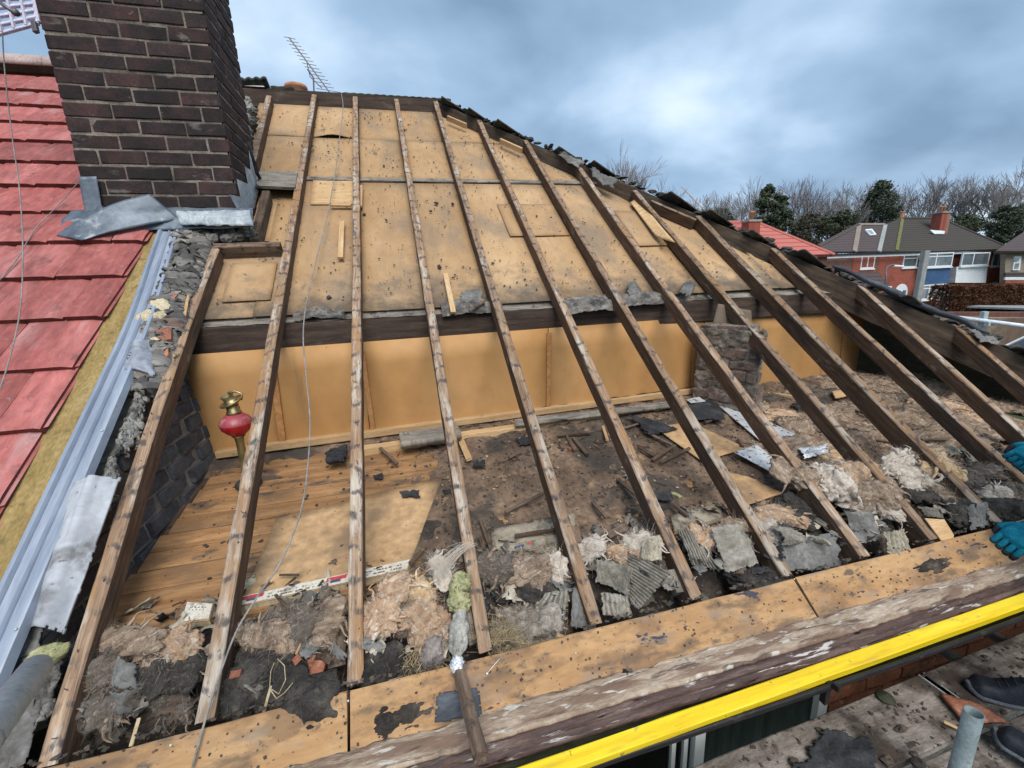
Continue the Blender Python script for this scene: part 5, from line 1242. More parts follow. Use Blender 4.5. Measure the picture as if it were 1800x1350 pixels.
# ------------------------------------------------------------------ ribbed boards, felt and sheets along the eaves
def ribbed(corners, label, ribs=14, amp=.004, bend=None, seed=0, mat=M_CORR, jag=.07, cat='ribbed board', name='ribbed_board', along='u', nu=84, nv=26):
    n = (corners[1] - corners[0]).cross(corners[3] - corners[0]).normalized()
    if n.dot(CAM - corners[0]) < 0: n = -n
    def fn(u, v):
        k = u if along == 'u' else v
        return bil(corners, u, v) + n * (amp * math.sin(k * ribs * 2 * math.pi) + (bend(u, v) if bend else 0) + .012 * nz(u * 3, v * 3, 0, seed) + .006 * abs(nz(u * 7, v * 7, 0, seed + 4)) + .003 * nz(u * 18, v * 18, 0, seed))
    def keep(u, v):
        e = min(u, 1 - u, v, 1 - v); return e > jag * (.4 + .9 * nz(u * 5, v * 5, 0, seed) + .6 * nz(u * 15, v * 15, 0, seed))
    m = MB(); m.grid(fn, nu, nv, .0018, keep)
    return tag(m.build(name, mat, None, True), label, cat, 'torn ribbed boards along the eaves')
def rr(px, py, h): return onroof(px, py, h)
ribbed([rr(1046, 980, .02), rr(1112, 996, .03), rr(1100, 1046, -.03), rr(1044, 1020, -.03)], 'curled grey brown board scrap right of the fifth rafter', 5, .001, lambda u, v: .04 * (u - .5) ** 2 * 4 - .01, 3)
ribbed([rr(1104, 968, -.02), rr(1178, 1008, .0), rr(1120, 1078, -.03), rr(1098, 1046, -.05)], 'ribbed grey triangle of board pointing down ' + B56, 15, .004, lambda u, v: .012 * u, 7, M_CORR, .06, 'ribbed board', 'ribbed_board', 'v', 26, 96)
ribbed([rr(1054, 1040, -.06), rr(1106, 1046, -.05), rr(1112, 1086, -.07), rr(1058, 1082, -.09)], 'curled brown board scrap hanging low ' + B56, 7, .003, lambda u, v: .03 * math.sin(3 * u), 9)
ribbed([rr(1128, 950, -.01), rr(1160, 948, .0), rr(1164, 988, -.02), rr(1122, 990, -.03)], 'tan curled board flap above the ribbed triangle', 1, .001, lambda u, v: .035 * math.sin(3.1 * u), 11, M_BEIGE)
ribbed([rr(1190, 928, -.03), rr(1228, 936, -.02), rr(1272, 1006, -.05), rr(1214, 992, -.05)], 'steep ribbed board left of the tan gap ' + B67, 9, .005, lambda u, v: -.01 * u, 13)
ribbed([rr(1244, 928, .0), rr(1304, 920, .01), rr(1336, 992, -.03), rr(1278, 1010, -.03)], 'broad ribbed board right of the tan gap ' + B67, 3, .0045, lambda u, v: .018 * math.sin(3.1 * u), 17, M_CORR, .06, 'ribbed board', 'ribbed_board', 'v', 26, 90)
ribbed([rr(1345, 948, -.02), rr(1470, 936, -.02), rr(1480, 998, -.05), rr(1384, 1004, -.05)], 'wide plain grey sheet sagging ' + B78, 1, .001, lambda u, v: -.02 * math.sin(3.1 * u), 19, M_GFELT, .04, 'grey sheet', 'grey_sheet')
ribbed([rr(1350, 924, .0), rr(1388, 926, .0), rr(1416, 954, -.0), rr(1372, 962, -.02)], 'grey curled board lip at the seventh rafter', 2, .001, lambda u, v: .03 * math.sin(3.1 * v), 23, M_CORR, .12)
ribbed([rr(1482, 898, -.0), rr(1532, 900, -.0), rr(1550, 950, -.04), rr(1506, 956, -.04)], 'flat grey sheet right of the eighth rafter', 1, .001, None, 29, M_GFELT, .03, 'grey sheet', 'grey_sheet')
ribbed([rr(1552, 934, .02), rr(1584, 926, .02), rr(1600, 966, -.01), rr(1560, 980, -.02)], 'cream ribbed fan shaped scrap by the eaves board', 7, .004, lambda u, v: .012 * math.sin(3.1 * u), 31, M_BEIGE, .10)
ribbed([rr(1612, 890, -.02), rr(1660, 894, -.02), rr(1660, 912, -.03), rr(1626, 908, -.03)], 'small ribbed scrap above the tan offcut', 6, .003, None, 37)
ribbed([rr(1692, 888, .0), rr(1732, 884, .0), rr(1738, 926, -.02), rr(1700, 934, -.02)], 'rounded grey ribbed scrap left of the tenth rafter foot', 8, .002, lambda u, v: .02 * math.sin(3.1 * u), 41, M_GFELT, .10)
ribbed([rr(958, 1042, -.03), rr(1000, 1034, -.01), rr(998, 1076, -.05), rr(938, 1064, -.05)], 'wrinkled tan paper fold left of the fifth rafter', 6, .006, lambda u, v: .02 * math.sin(3.1 * v), 43, M_CORR, .10, 'paper fold', 'paper_fold')
ribbed([rr(1006, 1030, -.03), rr(1030, 1034, -.03), rr(1052, 1112, -.05), rr(1002, 1104, -.05)], 'dark grey felt strap along the fifth rafter', 1, .001, None, 47, M_GFELT, .05, 'felt strap', 'felt_strap')
m = MB(); m.slab([rr(1626, 911, .02), rr(1660, 913, .02), rr(1677, 940, .01), rr(1676, 946, .01), rr(1655, 950, .008)], V((0, -.4, .9)), .005)
tag(m.build('hardboard_offcut', M_NEWW), 'clean orange hardboard offcut at the ninth rafter foot', 'hardboard offcut')
for k, (c, lb) in enumerate(((((212, 1148), (240, 1166), (247, 1214), (188, 1206)), 'upper grey felt flap on the clump between first and second rafters'), (((192, 1212), (240, 1210), (238, 1252), (200, 1256)), 'lower grey felt flap under the upper flap between first two rafters'))):
    patch('felt_flap', [rr(*c[0], -.0 - .02 * k), rr(*c[1], -.0 - .02 * k), rr(*c[2], -.02 - .02 * k), rr(*c[3], -.02 - .02 * k)], M_GFELT, lb, 'felt scrap', None, 22, 22, .004, lambda u, v: .018 * math.sin(3.1 * u), 3, .010, .12, 50 + k)
patch('slate_patch', [rr(768, 1218, .012), rr(842, 1208, .012), rr(848, 1262, .008), rr(764, 1270, .008)], M_ROLL, 'blue black felt square stuck on the eaves board behind the batten', 'felt patch', None, 20, 16, .004, None, 3, .003, .05, 61)
for k, (px, py, w2, h2, lb) in enumerate(((700, 1262, 120, 46, 'black dirt heap on the eaves board below the third rafter'), (1108, 1212, 52, 70, 'brown dirt heap on the eaves board below the sixth rafter'), (1640, 995, 120, 24, 'thin brown dirt smear heap on the eaves board by the glove'))):
    m = MB(); c = onroof(px, py, 0); d = dep(c) / FPX
    def fn(u, v):
        x, y = (u - .5) * 2, (v - .5) * 2; k2 = 1 - math.hypot(x, y) + .45 * nz(u * 5, v * 5, 0, px)
        return c + V((x * w2 * d * .55, 0, 0)) + V((0, CT, ST)) * (y * h2 * d * .62) + RUP * (-.008 + .030 * max(-.4, k2) + .006 * fbm(u, v, 14, px))
    m.grid(fn, 44, 30); tag(m.build('dirt_heap', M_BED, None, True), lb, 'dirt heap', kind=None)
# sheets and felt on the loft floor
def flp(a, h=.012): return onfl(*a, h)
def flat(name, pts, mat, label, cat, h=.02, jag=.05, seed=0, amp=.006, grp=None, th=.004, bend=None, hh=None):
    hs_ = hh or (h,) * 4
    return patch(name, [flp(p, hs_[i]) for i, p in enumerate(pts)], mat, label, cat, None, 26, 20, th, bend, 4, amp, jag, seed, grp)
flat('foil_board', ((1262, 713), (1318, 727), (1402, 766), (1348, 786)), M_FOIL, 'longer silver foil board with black mould beside the brick pier', 'foil board', .035, 0, 3, .002, None, .006)
flat('foil_board', ((1290, 795), (1330, 783), (1374, 818), (1356, 831)), M_FOIL, 'smaller silver foil board left of the eighth rafter', 'foil board', .05, 0, 5, .002, None, .006)
flat('foil_board', ((1402, 788), (1452, 782), (1458, 796), (1414, 806)), M_FOIL, 'torn scrap of silver foil right of the eighth rafter', 'foil board', .045, .04, 9, .012)
flat('felt_sheet', ((1205, 706), (1262, 702), (1275, 738), (1216, 740)), M_FELT, 'black felt sheet with pale corner at the pier foot', 'felt sheet', .05, .04, 13, .008)
flat('pale_board_corner', ((1206, 703), (1228, 698), (1240, 706), (1214, 709)), M_FOIL, 'pale speckled board corner beside the pier foot', 'board scrap', .062, 0, 15, .002)
flat('felt_sheet', ((1100, 728), (1150, 738), (1196, 756), (1140, 768)), M_FELT, 'wrinkled black felt piece left of the felt sheet', 'felt sheet', .045, .10, 17, .018)
flat('hardboard_sheet', ((1150, 752), (1212, 742), (1312, 788), (1234, 812)), M_CHIP, 'loose tan hardboard sheet lying skewed on the floor', 'hardboard sheet', .03, 0, 19, .003, None, .005)
flat('hardboard_sheet', ((1278, 830), (1318, 840), (1375, 868), (1310, 890)), M_CHIP, 'tan hardboard sheet corner right of the seventh rafter', 'hardboard sheet', .03, .02, 23, .003, None, .005)
flat('pale_plank', ((1462, 690), (1505, 684), (1512, 692), (1468, 702)), M_NEWW, 'short pale plank lying by the far loft corner', 'plank', .04, 0, 25, .002, None, .012)
flat('pale_plank', ((905, 742), (1190, 708), (1192, 716), (906, 752)), M_DUSTY, 'long dusty lath ledge in front of the low wall', 'lath', .045, 0, 27, .003, None, .02)
flat('wood_block', ((702, 770), (806, 757), (812, 772), (706, 790)), M_DUSTY, 'dusty grey wood block at the foot of the low wall', 'wood block', .06, 0, 29, .002, None, .04)
flat('felt_chip', ((575, 795), (612, 785), (608, 812), (574, 818)), M_FELT, 'black felt lump left of the third rafter', 'felt chip', .05, .06, 33, .01, 'felt chips on the loft floor', .02)
for k, (px, py, s_, lb) in enumerate(((842, 815, 26, 'torn black felt chip right of the fourth rafter'), (535, 957, 18, 'black felt chip lying on the tan sheet'), (665, 838, 20, 'small dark felt chip right of the third rafter'), (720, 868, 40, 'long black felt strip left of the fourth rafter'), (785, 864, 18, 'little black felt chip at the fourth rafter'),
        (1115, 835, 50, 'grey felt shred lying flat left of the seventh rafter'), (690, 910, 26, 'black felt chip on the soot edge'), (925, 775, 44, 'dark felt shred left of the fifth rafter'), (1160, 872, 50, 'dark grey felt shred near the sixth rafter'), (1420, 715, 70, 'flat dark felt piece right of the pier'), (1125, 950, 40, 'navy felt chip above the curled board scrap'))):
    hgt = .6 if s_ < 30 else .35
    flat('felt_chip', ((px - s_ / 2, py - s_ * .1), (px + s_ * .4, py - s_ * hgt / 2), (px + s_ / 2, py + s_ * .2), (px - s_ * .3, py + s_ * hgt / 2)), M_FELT if k != 5 else M_GFELT, lb, 'felt chip', .035 if px > 700 else .012, .14, 70 + k, .008, 'felt chips on the loft floor')
# felt and dirt on the lining
for k, (c, lb) in enumerate(((((1100, 498), (1118, 494), (1132, 520), (1104, 520)), 'small grey felt piece on the lining above the purlin'), (((1190, 515), (1205, 492), (1226, 498), (1212, 524)), 'curled grey felt piece on the lining right of the eighth rafter'), (((808, 512), (852, 508), (850, 530), (806, 534)), 'shiny grey felt mound on the lining by the pale lath'))):
    patch('felt_chip', [rr(*p, -.075) for p in c], M_GFELT, lb, 'felt chip', None, 20, 20, .004, lambda u, v: .02 * math.sin(3.1 * u) * math.sin(3.1 * v), 4, .008, .12, 90 + k, 'felt pieces on the ceiling lining')
for k, (px, py, w2, h2, lb) in enumerate(((1040, 530, 90, 26, 'grey twiggy dirt heap on the purlin ledge'), (830, 535, 90, 24, 'dark dirt heap on the purlin ledge by the pale lath'), (560, 548, 70, 14, 'grey dirt line on the purlin ledge left of the third rafter'), (1130, 522, 90, 20, 'dirt heap with stones on the ledge left of the eighth rafter'), (425, 330, 30, 20, 'x'))[:4]):
    m = MB(); c = rr(px, py, -.085); d = dep(c) / FPX
    def fn(u, v):
        x, y = (u - .5) * 2, (v - .5) * 2; k2 = 1 - math.hypot(x, y) + .35 * nz(u * 4, v * 4, 0, px)
        return c + V((x * w2 * d * .6, 0, 0)) + V((0, CT, ST)) * (y * h2 * d * .8) + RUP * (-.012 + .05 * max(-.3, k2) + .008 * fbm(u, v, 14, px))
    m.grid(fn, 50, 24); tag(m.build('dirt_heap', M_RUBBLE, None, True), lb, 'dirt heap')
tag(timber('wood_offcut', rr(825, 545, -.05), rr(852, 527, -.03), .02, .012, RUP, M_OLDSL, None, 4, .001), 'short dark slat leaning on the fifth rafter above the purlin', 'offcut', 'old slat offcuts')

# ------------------------------------------------------------------ slats on the floor
slats = [(1133, 757, 1182, 781, 'dark slat under the loose tan sheet'), (1147, 807, 1186, 781, 'dark slat left of the crossed slats'), (1160, 811, 1212, 786, 'long slat at the edge of the loose tan sheet'), (1122, 783, 1150, 800, 'short slat left of the loose tan sheet'),
 (1008, 768, 1034, 798, 'grey slat pointing down right of the fifth rafter'), (980, 764, 1042, 758, 'thin dark slat along the low wall foot'), (888, 899, 962, 862, 'long dark slat leaning left of the fifth rafter'), (845, 913, 872, 988, 'steep dark slat right of the fourth rafter'),
 (1042, 880, 1066, 908, 'dark slat near the sixth rafter'), (1086, 840, 1118, 868, 'dark slat touching the sixth rafter'), (894, 803, 917, 790, 'short pale slat right of the fourth rafter'), (668, 786, 698, 814, 'pale splintered slat right of the third rafter'), (808, 768, 824, 806, 'short orange block end at the fourth rafter'),
 (720, 988, 748, 955, 'charred slat standing in the black soot'), (742, 984, 762, 962, 'second charred slat beside the printed strip end'), (905, 940, 985, 928, 'curved dark slat over the dirty cream sheet'), (1060, 748, 1068, 772, 'small pale peg left of the sixth rafter'), (996, 765, 1010, 790, 'small dark slat stub near the low wall'),
 (1092, 752, 1124, 742, 'dark slat end by the wrinkled felt'), (1240, 742, 1272, 728, 'slat lying across the black felt sheet'), (1486, 714, 1544, 734, 'long dark slat right of the ninth rafter'), (1300, 770, 1306, 784, 'small dark stone like stub on the silver board'), (1540, 772, 1610, 782, 'dark slat across the brown quilt'),
 (1350, 690, 1398, 696, 'pale lath by the far wall'), (1620, 772, 1690, 768, 'thin dark slat in the right hand quilt'), (1700, 742, 1762, 754, 'dark slat between the last two rafters'), (1210, 905, 1180, 882, 'dark slat right of the sixth rafter'), (1068, 940, 1100, 925, 'grey wood chunk above the curled board')]
for i, (a, b, c, d, lb) in enumerate(slats):
    h = .03 if a > 650 else .02
    p, q_ = onfl(a, b, h + .012), onfl(c, d, h + rnd.uniform(.008, .03))
    wdt = rnd.uniform(.014, .022) if i not in (12, 27) else .035
    tag(timber('wood_offcut', p, q_, wdt, .012, (V((0, 0, 1)) + V((rnd.uniform(-.4, .4), rnd.uniform(-.4, .4), 0))).normalized(), M_NEWW if i in (12, 16, 23) else M_OLDSL, None, 6, .0025, .002, i * 3), lb, 'offcut', 'old slat offcuts')
# blocks and sticks along the eaves
for (a, b, c, d, h, w2, mt, lb) in ((592, 1120, 592, 1172, -.05, .055, M_OLDSL, 'grey split block against the third rafter'), (820, 1065, 838, 1130, -.06, .05, M_DUSTY, 'grey wood block left of the fourth rafter foot'), (1185, 1000, 1202, 1040, -.04, .055, M_DUSTY, 'grey block nailed left of the sixth rafter foot'), (1222, 950, 1240, 966, -.05, .03, M_OLDSL, 'dark chip standing between the ribbed boards'),
        (942, 1096, 1000, 1124, -.02, .012, M_NEWW, 'brown stick lying across the straw nest'), (243, 1262, 229, 1312, -.03, .010, M_STRAW, 'pale stick hanging into the void between first two rafters'), (476, 1205, 460, 1262, -.02, .008, M_STRAW, 'pale twig standing in the black fluff'), (528, 1130, 520, 1150, -.02, .008, M_NEWW, 'yellow splinter under the pink tuft'),
        (1008, 925, 1030, 1030, -.12, .05, M_OLDSL, 'dark block beside the fifth rafter')):
    tag(timber('wood_block' if w2 > .02 else 'stick', rr(a, b, h), rr(c, d, h), w2, w2 * .8, RUP, mt, None, 6, .002, .002, a), lb, 'wood block' if w2 > .02 else 'stick')
m = MB(); p, q_ = rr(878, 1158, .01), rr(856, 1184, .012); m.tube([p, q_], .0012, 6); m.blob(q_, .0035, .0035, .0035, None, 2, .1); tag(m.build('cotton_bud', M_UPVC, None, True), 'white cotton bud lying on the eaves board', 'cotton bud')
m = MB(); m.tube([rr(475, 1210, .0), rr(490, 1220, .01), rr(502, 1195, .02), rr(500, 1170, .02), rr(488, 1158, .02)], .0015, 6); m.tube([rr(475, 1212, .0), rr(486, 1228, .0), rr(500, 1218, .0), rr(515, 1200, .0)], .0015, 6); m.tube([rr(474, 1208, .0), rr(476, 1180, .01), rr(482, 1165, .02)], .0012, 6)
tag(m.build('looped_wire', M_STRAW, None, True), 'pale looped wire on the black fluff between second and third rafters', 'wire')
for i, (px, py, L_, lb) in enumerate(((415, 1186, .03, 'red brick chip on black fluff by the second rafter'), (555, 1236, .032, 'pink brick chip on the eaves board edge'), (522, 1160, .022, 'small red chip below the pink brown tuft'), (548, 1158, .02, 'small red chip nearest the third rafter'), (1008, 790 - 2, .02, 'x'))[:4]):
    brickbit(px, py, L_, L_ * .7, L_ * .45, -.015 if i != 1 else .012, 20 * i, M_RBRICK, lb, 'brick_chip', 'brick chip')
brickbit(1003, 789, .04, .03, .02, .02, 20, M_RBRICK, 'broken red brick chips by the dusty block', 'brick_chip', 'brick chip', onfl)
brickbit(540, 1195, .10, .09, .05, -.09, 70, M_RBRICK, 'half buried red brick end left of the third rafter')

# torn scraps that litter the eaves: felt, paper, board
def scraps(name, n, mat, label, seed, s0=.018, s1=.065, hmin=-.03, hmax=.015):
    r = random.Random(seed); m = MB()
    for _ in range(n):
        x, y = r.uniform(-.85, 3.35), r.uniform(.07, .46)
        z = max(bed_h(x, y), min(y * TN - .05, FZ0 + FS * y)) + r.uniform(.0, .03)
        s_ = r.uniform(s0, s1); A = Matrix.Rotation(r.uniform(0, 6.3), 3, 'Z') @ Matrix.Rotation(r.uniform(-.7, .7), 3, 'X') @ Matrix.Rotation(r.uniform(-.6, .6), 3, 'Y')
        cu_, sd_ = r.uniform(-1.2, 1.2), r.uniform(0, 99); asp = r.uniform(.35, 1)
        m.grid(lambda u, v: V((x, y, z)) + A @ V(((u - .5) * s_ * 2, (v - .5) * s_ * 2 * asp, cu_ * s_ * (u - .5) ** 2 * 2 + .25 * s_ * nz(u * 3, v * 3, 0, sd_))), 8, 8, .0015,
               lambda u, v: min(u, 1 - u, v, 1 - v) > .16 * (.6 + 1.4 * nz(u * 4, v * 4, 0, sd_)))
    return tag(m.build(name, mat, None, True), label, 'scraps', kind='stuff')
scraps('felt_scraps', 130, M_GFELT, 'torn grey felt scraps littering the eaves', 31, .012, .042); scraps('paper_scraps', 90, M_BEIGE, 'torn beige paper scraps littering the eaves', 32, .012, .05)
scraps('black_felt_scraps', 90, M_FELT, 'torn black felt scraps littering the eaves', 33, .012, .045); scraps('board_scraps', 80, M_CORR, 'grey board scraps littering the eaves', 34, .015, .05); scraps('wood_scraps', 90, M_OLDSL, 'dark splintered wood scraps littering the eaves', 35, .008, .045)
m = MB(); r = random.Random(77)
for _ in range(240):
    x, y = r.uniform(-.85, 3.35), r.uniform(.06, .44); z = bed_h(x, y) + r.uniform(.01, .05); a = r.uniform(0, 6.3)
    d = V((math.cos(a), math.sin(a), r.uniform(-.3, .5))) * r.uniform(.012, .06); m.beam(V((x, y, z)) - d, V((x, y, z)) + d, r.uniform(.003, .010), r.uniform(.002, .006), V((.1, .1, 1)), 2, .0006, .0015, r.random() * 9)
tag(m.build('splinters', M_OLDSL), 'dark wood splinters littering the eaves debris', 'splinters', kind='stuff')
# ------------------------------------------------------------------ crumbs
def crumbs(name, n, posn, s0, s1, mat, label, seed, cat='crumbs'):
    r = random.Random(seed); m = MB(); i = 0
    while i < n:
        q = posn(r)
        if q is None: i += .2; continue
        p, up = q; i += 1
        s_ = s0 + (s1 - s0) * r.random() ** 3
        M = Matrix.Rotation(r.uniform(0, 6.3), 3, up) @ up.to_track_quat('Z', 'Y').to_matrix()
        vs = [V((x * s_ * r.uniform(.4, 1.1), y * s_ * r.uniform(.25, .9), z * s_ * r.uniform(.15, .4))) for x in (-1, 1) for y in (-1, 1) for z in (-1, 1)]
        m.add([p + M @ v for v in vs], [[0, 1, 3, 2], [4, 6, 7, 5], [0, 4, 5, 1], [2, 3, 7, 6], [0, 2, 6, 4], [1, 5, 7, 3]], [p * 3 + v * .1 for v in vs])
    return tag(m.build(name, mat), label, cat, kind='stuff')
def pfloor(r):
    x, y = r.uniform(-.9, 3.7), r.uniform(.34, 1.5)
    k = smooth(-.6, .8, x) * .85 + .15
    if r.random() > k: return None
    return fl(x, y, max(0, dirt_h(x, y)) + .003), FN
crumbs('floor_crumbs', 5200, pfloor, .0015, .011, M_GRIT, 'dark crumbs of mortar and soot scattered over the loft floor', 3)
def plin(r):
    s = r.uniform(1.95, 5.0); x = r.uniform(-1, hipx(s) - .05)
    if x > 3.3: return None
    f = .45 + .9 * noise.noise(V((x * 2.3, s * 2.1, 3))) + (.35 if s < 2.3 else 0)
    f *= .55 + .5 * (abs(((x + .075) / .403) % 1 - .5) < .30)
    if r.random() > f: return None
    return sl(x, s, NL + .006), RUP
crumbs('lining_crumbs', 3400, plin, .0012, .008, M_GRIT, 'dark crumbs and soot flakes stuck on the tan lining', 5)
def plin2(r):
    s = r.uniform(1.97, 4.8); x = r.uniform(-.9, min(2.6, hipx(s) - .1))
    if noise.noise(V((x * 2.3, s * 2.1, 3))) < .0: return None
    return sl(x, s, NL + .008), RUP
crumbs('lining_flakes', 70, plin2, .005, .018, M_FELT, 'black curled flakes lying on the tan lining', 7, 'flakes')
crumbs('eaves_crumbs', 5200, lambda r: ((lambda x, y: (V((x, y, bed_h(x, y) + .004)), V((0, -.2, 1)).normalized()))(r.uniform(-.95, 3.5), r.uniform(.05, .42))), .002, .014, M_GRIT, 'dark crumbs over the debris along the eaves', 9)
crumbs('board_crumbs', 700, lambda r: ((lambda x, s: (sl(x, s, .007), RUP))(r.uniform(-1, 3.2), -r.uniform(.0, .145))), .001, .005, M_GRIT, 'fine grit lying on the eaves board', 11)
m = MB(); r = random.Random(71)
for _ in range(24):
    p = e0 + dx_ * r.uniform(-.3, 1.9) + dn_ * r.uniform(.02, .42) + V((0, 0, .006)); s_ = r.uniform(.008, .03)
    m.blob(p, s_, s_ * r.uniform(.5, 1), s_ * .45, None, 2, .5, 2, r.random() * 50)
tag(m.build('platform_rubble', M_GRIT), 'dark rubble bits lying on the scaffold boards', 'rubble', kind='stuff')
crumbs('platform_crumbs', 1700, lambda r: ((lambda p: (p, V((0, 0, 1))))(e0 + dx_ * r.uniform(-.6, 2.6) + dn_ * r.uniform(.01, .44) + V((0, 0, .003)))), .0015, .010, M_GRIT, 'grit and crumbs on the scaffold boards', 13)
crumbs('wall_top_crumbs', 900, lambda r: ((lambda u, v: (topfn(u, v, 1.06, 2.06, 0) + V((0, 0, .006)), RUP))(r.random(), r.random())), .003, .02, M_RUBBLE, 'mortar crumbs over the top of the party wall', 15)
crumbs('pale_chips', 420, lambda r: ((lambda x, y: (fl(x, y, max(0, dirt_h(x, y)) + .004), FN))(r.uniform(.2, 2.6), r.uniform(.35, 1.2))), .002, .009, M_STRAW, 'pale wood chips scattered on the loft dirt', 17)
crumbs('felt_bits', 520, lambda r: ((lambda x, y: (V((x, y, bed_h(x, y) + .006)), V((r.uniform(-.5, .5), -.3, 1)).normalized()))(r.uniform(-.95, 3.5), r.uniform(.08, .42))), .006, .034, M_GFELT, 'torn grey felt and paper bits in the eaves debris', 19)
# long thin slivers of wood
m = MB(); r = random.Random(21)
for _ in range(150):
    x, y = r.uniform(-.2, 3.3), r.uniform(.36, 1.4)
    p = fl(x, y, max(0, dirt_h(x, y)) + .006); a = r.uniform(0, 6.3); d = V((math.cos(a), math.sin(a), r.uniform(-.05, .15))) * r.uniform(.012, .05)
    m.beam(p - d, p + d, r.uniform(.002, .007), .003, V((0, 0, 1)), 1, .0005, 0, r.random() * 9)
tag(m.build('wood_slivers', M_OLDSL), 'thin dark wood slivers scattered over the loft dirt', 'slivers', kind='stuff')
# ------------------------------------------------------------------ oil lamp
lb = onfl(437, 852, .012)
lamp = thing('oil_lamp', 'brass oil lamp with red glass font standing in the loft corner', 'oil lamp', tuple(lb))
sc_ = dep(lb) / FPX
hL = 168 * sc_
m = MB(); m.lathe([(0, 0), (.058, 0), (.060, .008), (.050, .022), (.026, .034), (.013, .05), (.0, .05)], lb, V((0, 0, 1)), 28); m.build('base', M_FELT, lamp, True)
lean = V((0, 0, 1))
m = MB(); m.lathe([(.022, .045), (.019, .06), (.0185, hL * .48), (.020, hL * .50), (.022, hL * .53), (.03, hL * .545)], lb, lean, 24); m.build('stem', M_BRASS, lamp, True)
h0 = hL * .545; fh = hL * .235; fr_ = 25.5 * sc_
m = MB(); m.lathe([(.022, h0), (fr_ * .55, h0 + fh * .10), (fr_ * .90, h0 + fh * .34), (fr_ * 1.0, h0 + fh * .56)], lb, lean, 36, False); m.build('font', M_REDGL, lamp, True)
m = MB(); m.lathe([(fr_ * 1.0, h0 + fh * .56), (fr_ * .99, h0 + fh * .64), (fr_ * .80, h0 + fh * .82), (fr_ * .52, h0 + fh * .97), (fr_ * .40, h0 + fh * 1.0)], lb, lean, 36, False); m.build('font_shoulder', M_PALEGL, lamp, True)
h1 = h0 + fh
m = MB(); m.lathe([(fr_ * .45, h1 - .002), (fr_ * .45, h1 + .010), (fr_ * .38, h1 + .014), (fr_ * .40, h1 + .030), (fr_ * .34, h1 + .034), (fr_ * .36, h1 + .045)], lb, lean, 30); m.build('collar', M_BRASS, lamp, True)
tilt_ = (V((-.38, -.18, 1))).normalized(); tc_ = lb + lean * (h1 + .052)
m = MB(); m.lathe([(fr_ * .30, -.01), (fr_ * .62, .000), (fr_ * .72, .006), (fr_ * .73, .012), (fr_ * .68, .010), (fr_ * .36, .006), (fr_ * .34, .03), (fr_ * .40, .045), (fr_ * .38, .047), (fr_ * .30, .032), (0, .030)], tc_, tilt_, 34, False); m.build('burner_gallery', M_BRASS, lamp, True)
m = MB(); m.tube([tc_ + V((.04, 0, .012)), tc_ + V((.05, 0, .04)), tc_ + V((.02, .01, .055)), tc_ + V((-.01, 0, .05))], .006, 8); m.build('wick_prong', M_BRASS, lamp, True)

# ------------------------------------------------------------------ cables, aerials, pot
cp = [(600, 165, .03), (603, 190, .02), (596, 250, -.03), (590, 300, -.05), (575, 380, -.05), (555, 460, -.04), (539, 530, -.01), (533, 590, .0), (538, 660, -.02), (545, 740, -.03), (540, 830, -.03), (527, 905, -.02), (495, 985, .0), (455, 1045, .015), (418, 1105, .02), (392, 1170, .02), (368, 1240, .022), (338, 1350, .02)]
m = MB(); m.tube(spline([onroof(*c) for c in cp]), .0032, 8)
tag(m.build('aerial_cable', M_CABLE, None, True), 'thin grey cable hanging from the ridge down across the second rafter', 'cable')
m = MB(); m.tube(spline([ond(4, 52, 2.2), ond(8, 120, 2.25), ond(20, 230, 2.3), ond(34, 330, 2.3), ond(40, 430, 2.2), ond(36, 540, 1.95), ond(14, 640, 1.75), ond(-14, 720, 1.6)]), .0028, 8)
tag(m.build('aerial_cable', M_CABLE, None, True), 'long grey cable hanging from the slotted aerial at upper left', 'cable')
m = MB(); m.tube(spline([onroof(140, 318, .13), onroof(98, 365, .10), onroof(60, 405, .10), onroof(30, 455, .10), onroof(-12, 505, .10)]), .0026, 8)
tag(m.build('aerial_cable', M_CABLE, None, True), 'thin cable running over the red tiles to the chimney corner', 'cable')
ya = thing('yagi_aerial', 'thin many pronged television aerial above the ridge', 'aerial', tuple(ond(578, 160, 6.2)))
A, B = ond(508, 66, 6.2), ond(579, 162, 6.2)
m = MB(); m.tube([A, B], .009, 6); m.build('boom', M_GREYM, ya)
el = (RT * .93 + UP * .06 + FW * .36).normalized()
for i in range(15):
    t = .02 + i / 14 * .96; p = A.lerp(B, t); L_ = .075 + .035 * t + (.05 if i == 14 else 0)
    m = MB(); m.tube([p - el * L_ + UP * .01, p + el * L_ + UP * .01], .0042, 5); m.build('element', M_GREYM, ya)
m = MB(); m.tube([ond(541, 122, 6.2), ond(551, 137, 6.2), ond(552, 166, 6.2)], .011, 8); m.tube([ond(540, 112, 6.2), ond(545, 135, 6.2), ond(566, 155, 6.2)], .006, 6); m.build('mast', M_GREYM, ya)
pa = thing('panel_aerial', 'pale lilac slotted panel aerial hanging in at the upper left corner', 'aerial', tuple(ond(20, 20, 2.2)))
def pq(u, v): return bil([ond(-46, -34, 2.2), ond(54, -30, 2.32), ond(66, 38, 2.32), ond(-22, 62, 2.2)], u, v)
for i in range(7):
    v = i / 6; m = MB(); m.beam(pq(0, v), pq(1, v), .016, .016, -FW, 2, .002); m.build('slat', M_LILAC, pa)
for i in range(5):
    u = i / 4; m = MB(); m.beam(pq(u, 0) - FW * .003, pq(u, 1) - FW * .003, .022 if i in (0, 4) else .012, .02, -FW, 2, .002); m.build('upright', M_LILAC, pa)
m = MB(); m.tube([ond(-10, -2, 2.16), ond(28, 24, 2.16)], .009, 8); m.blob(ond(27, 22, 2.17), .018, .018, .018, None, 2, .1); m.build('bracket', M_GREYM, pa, True)
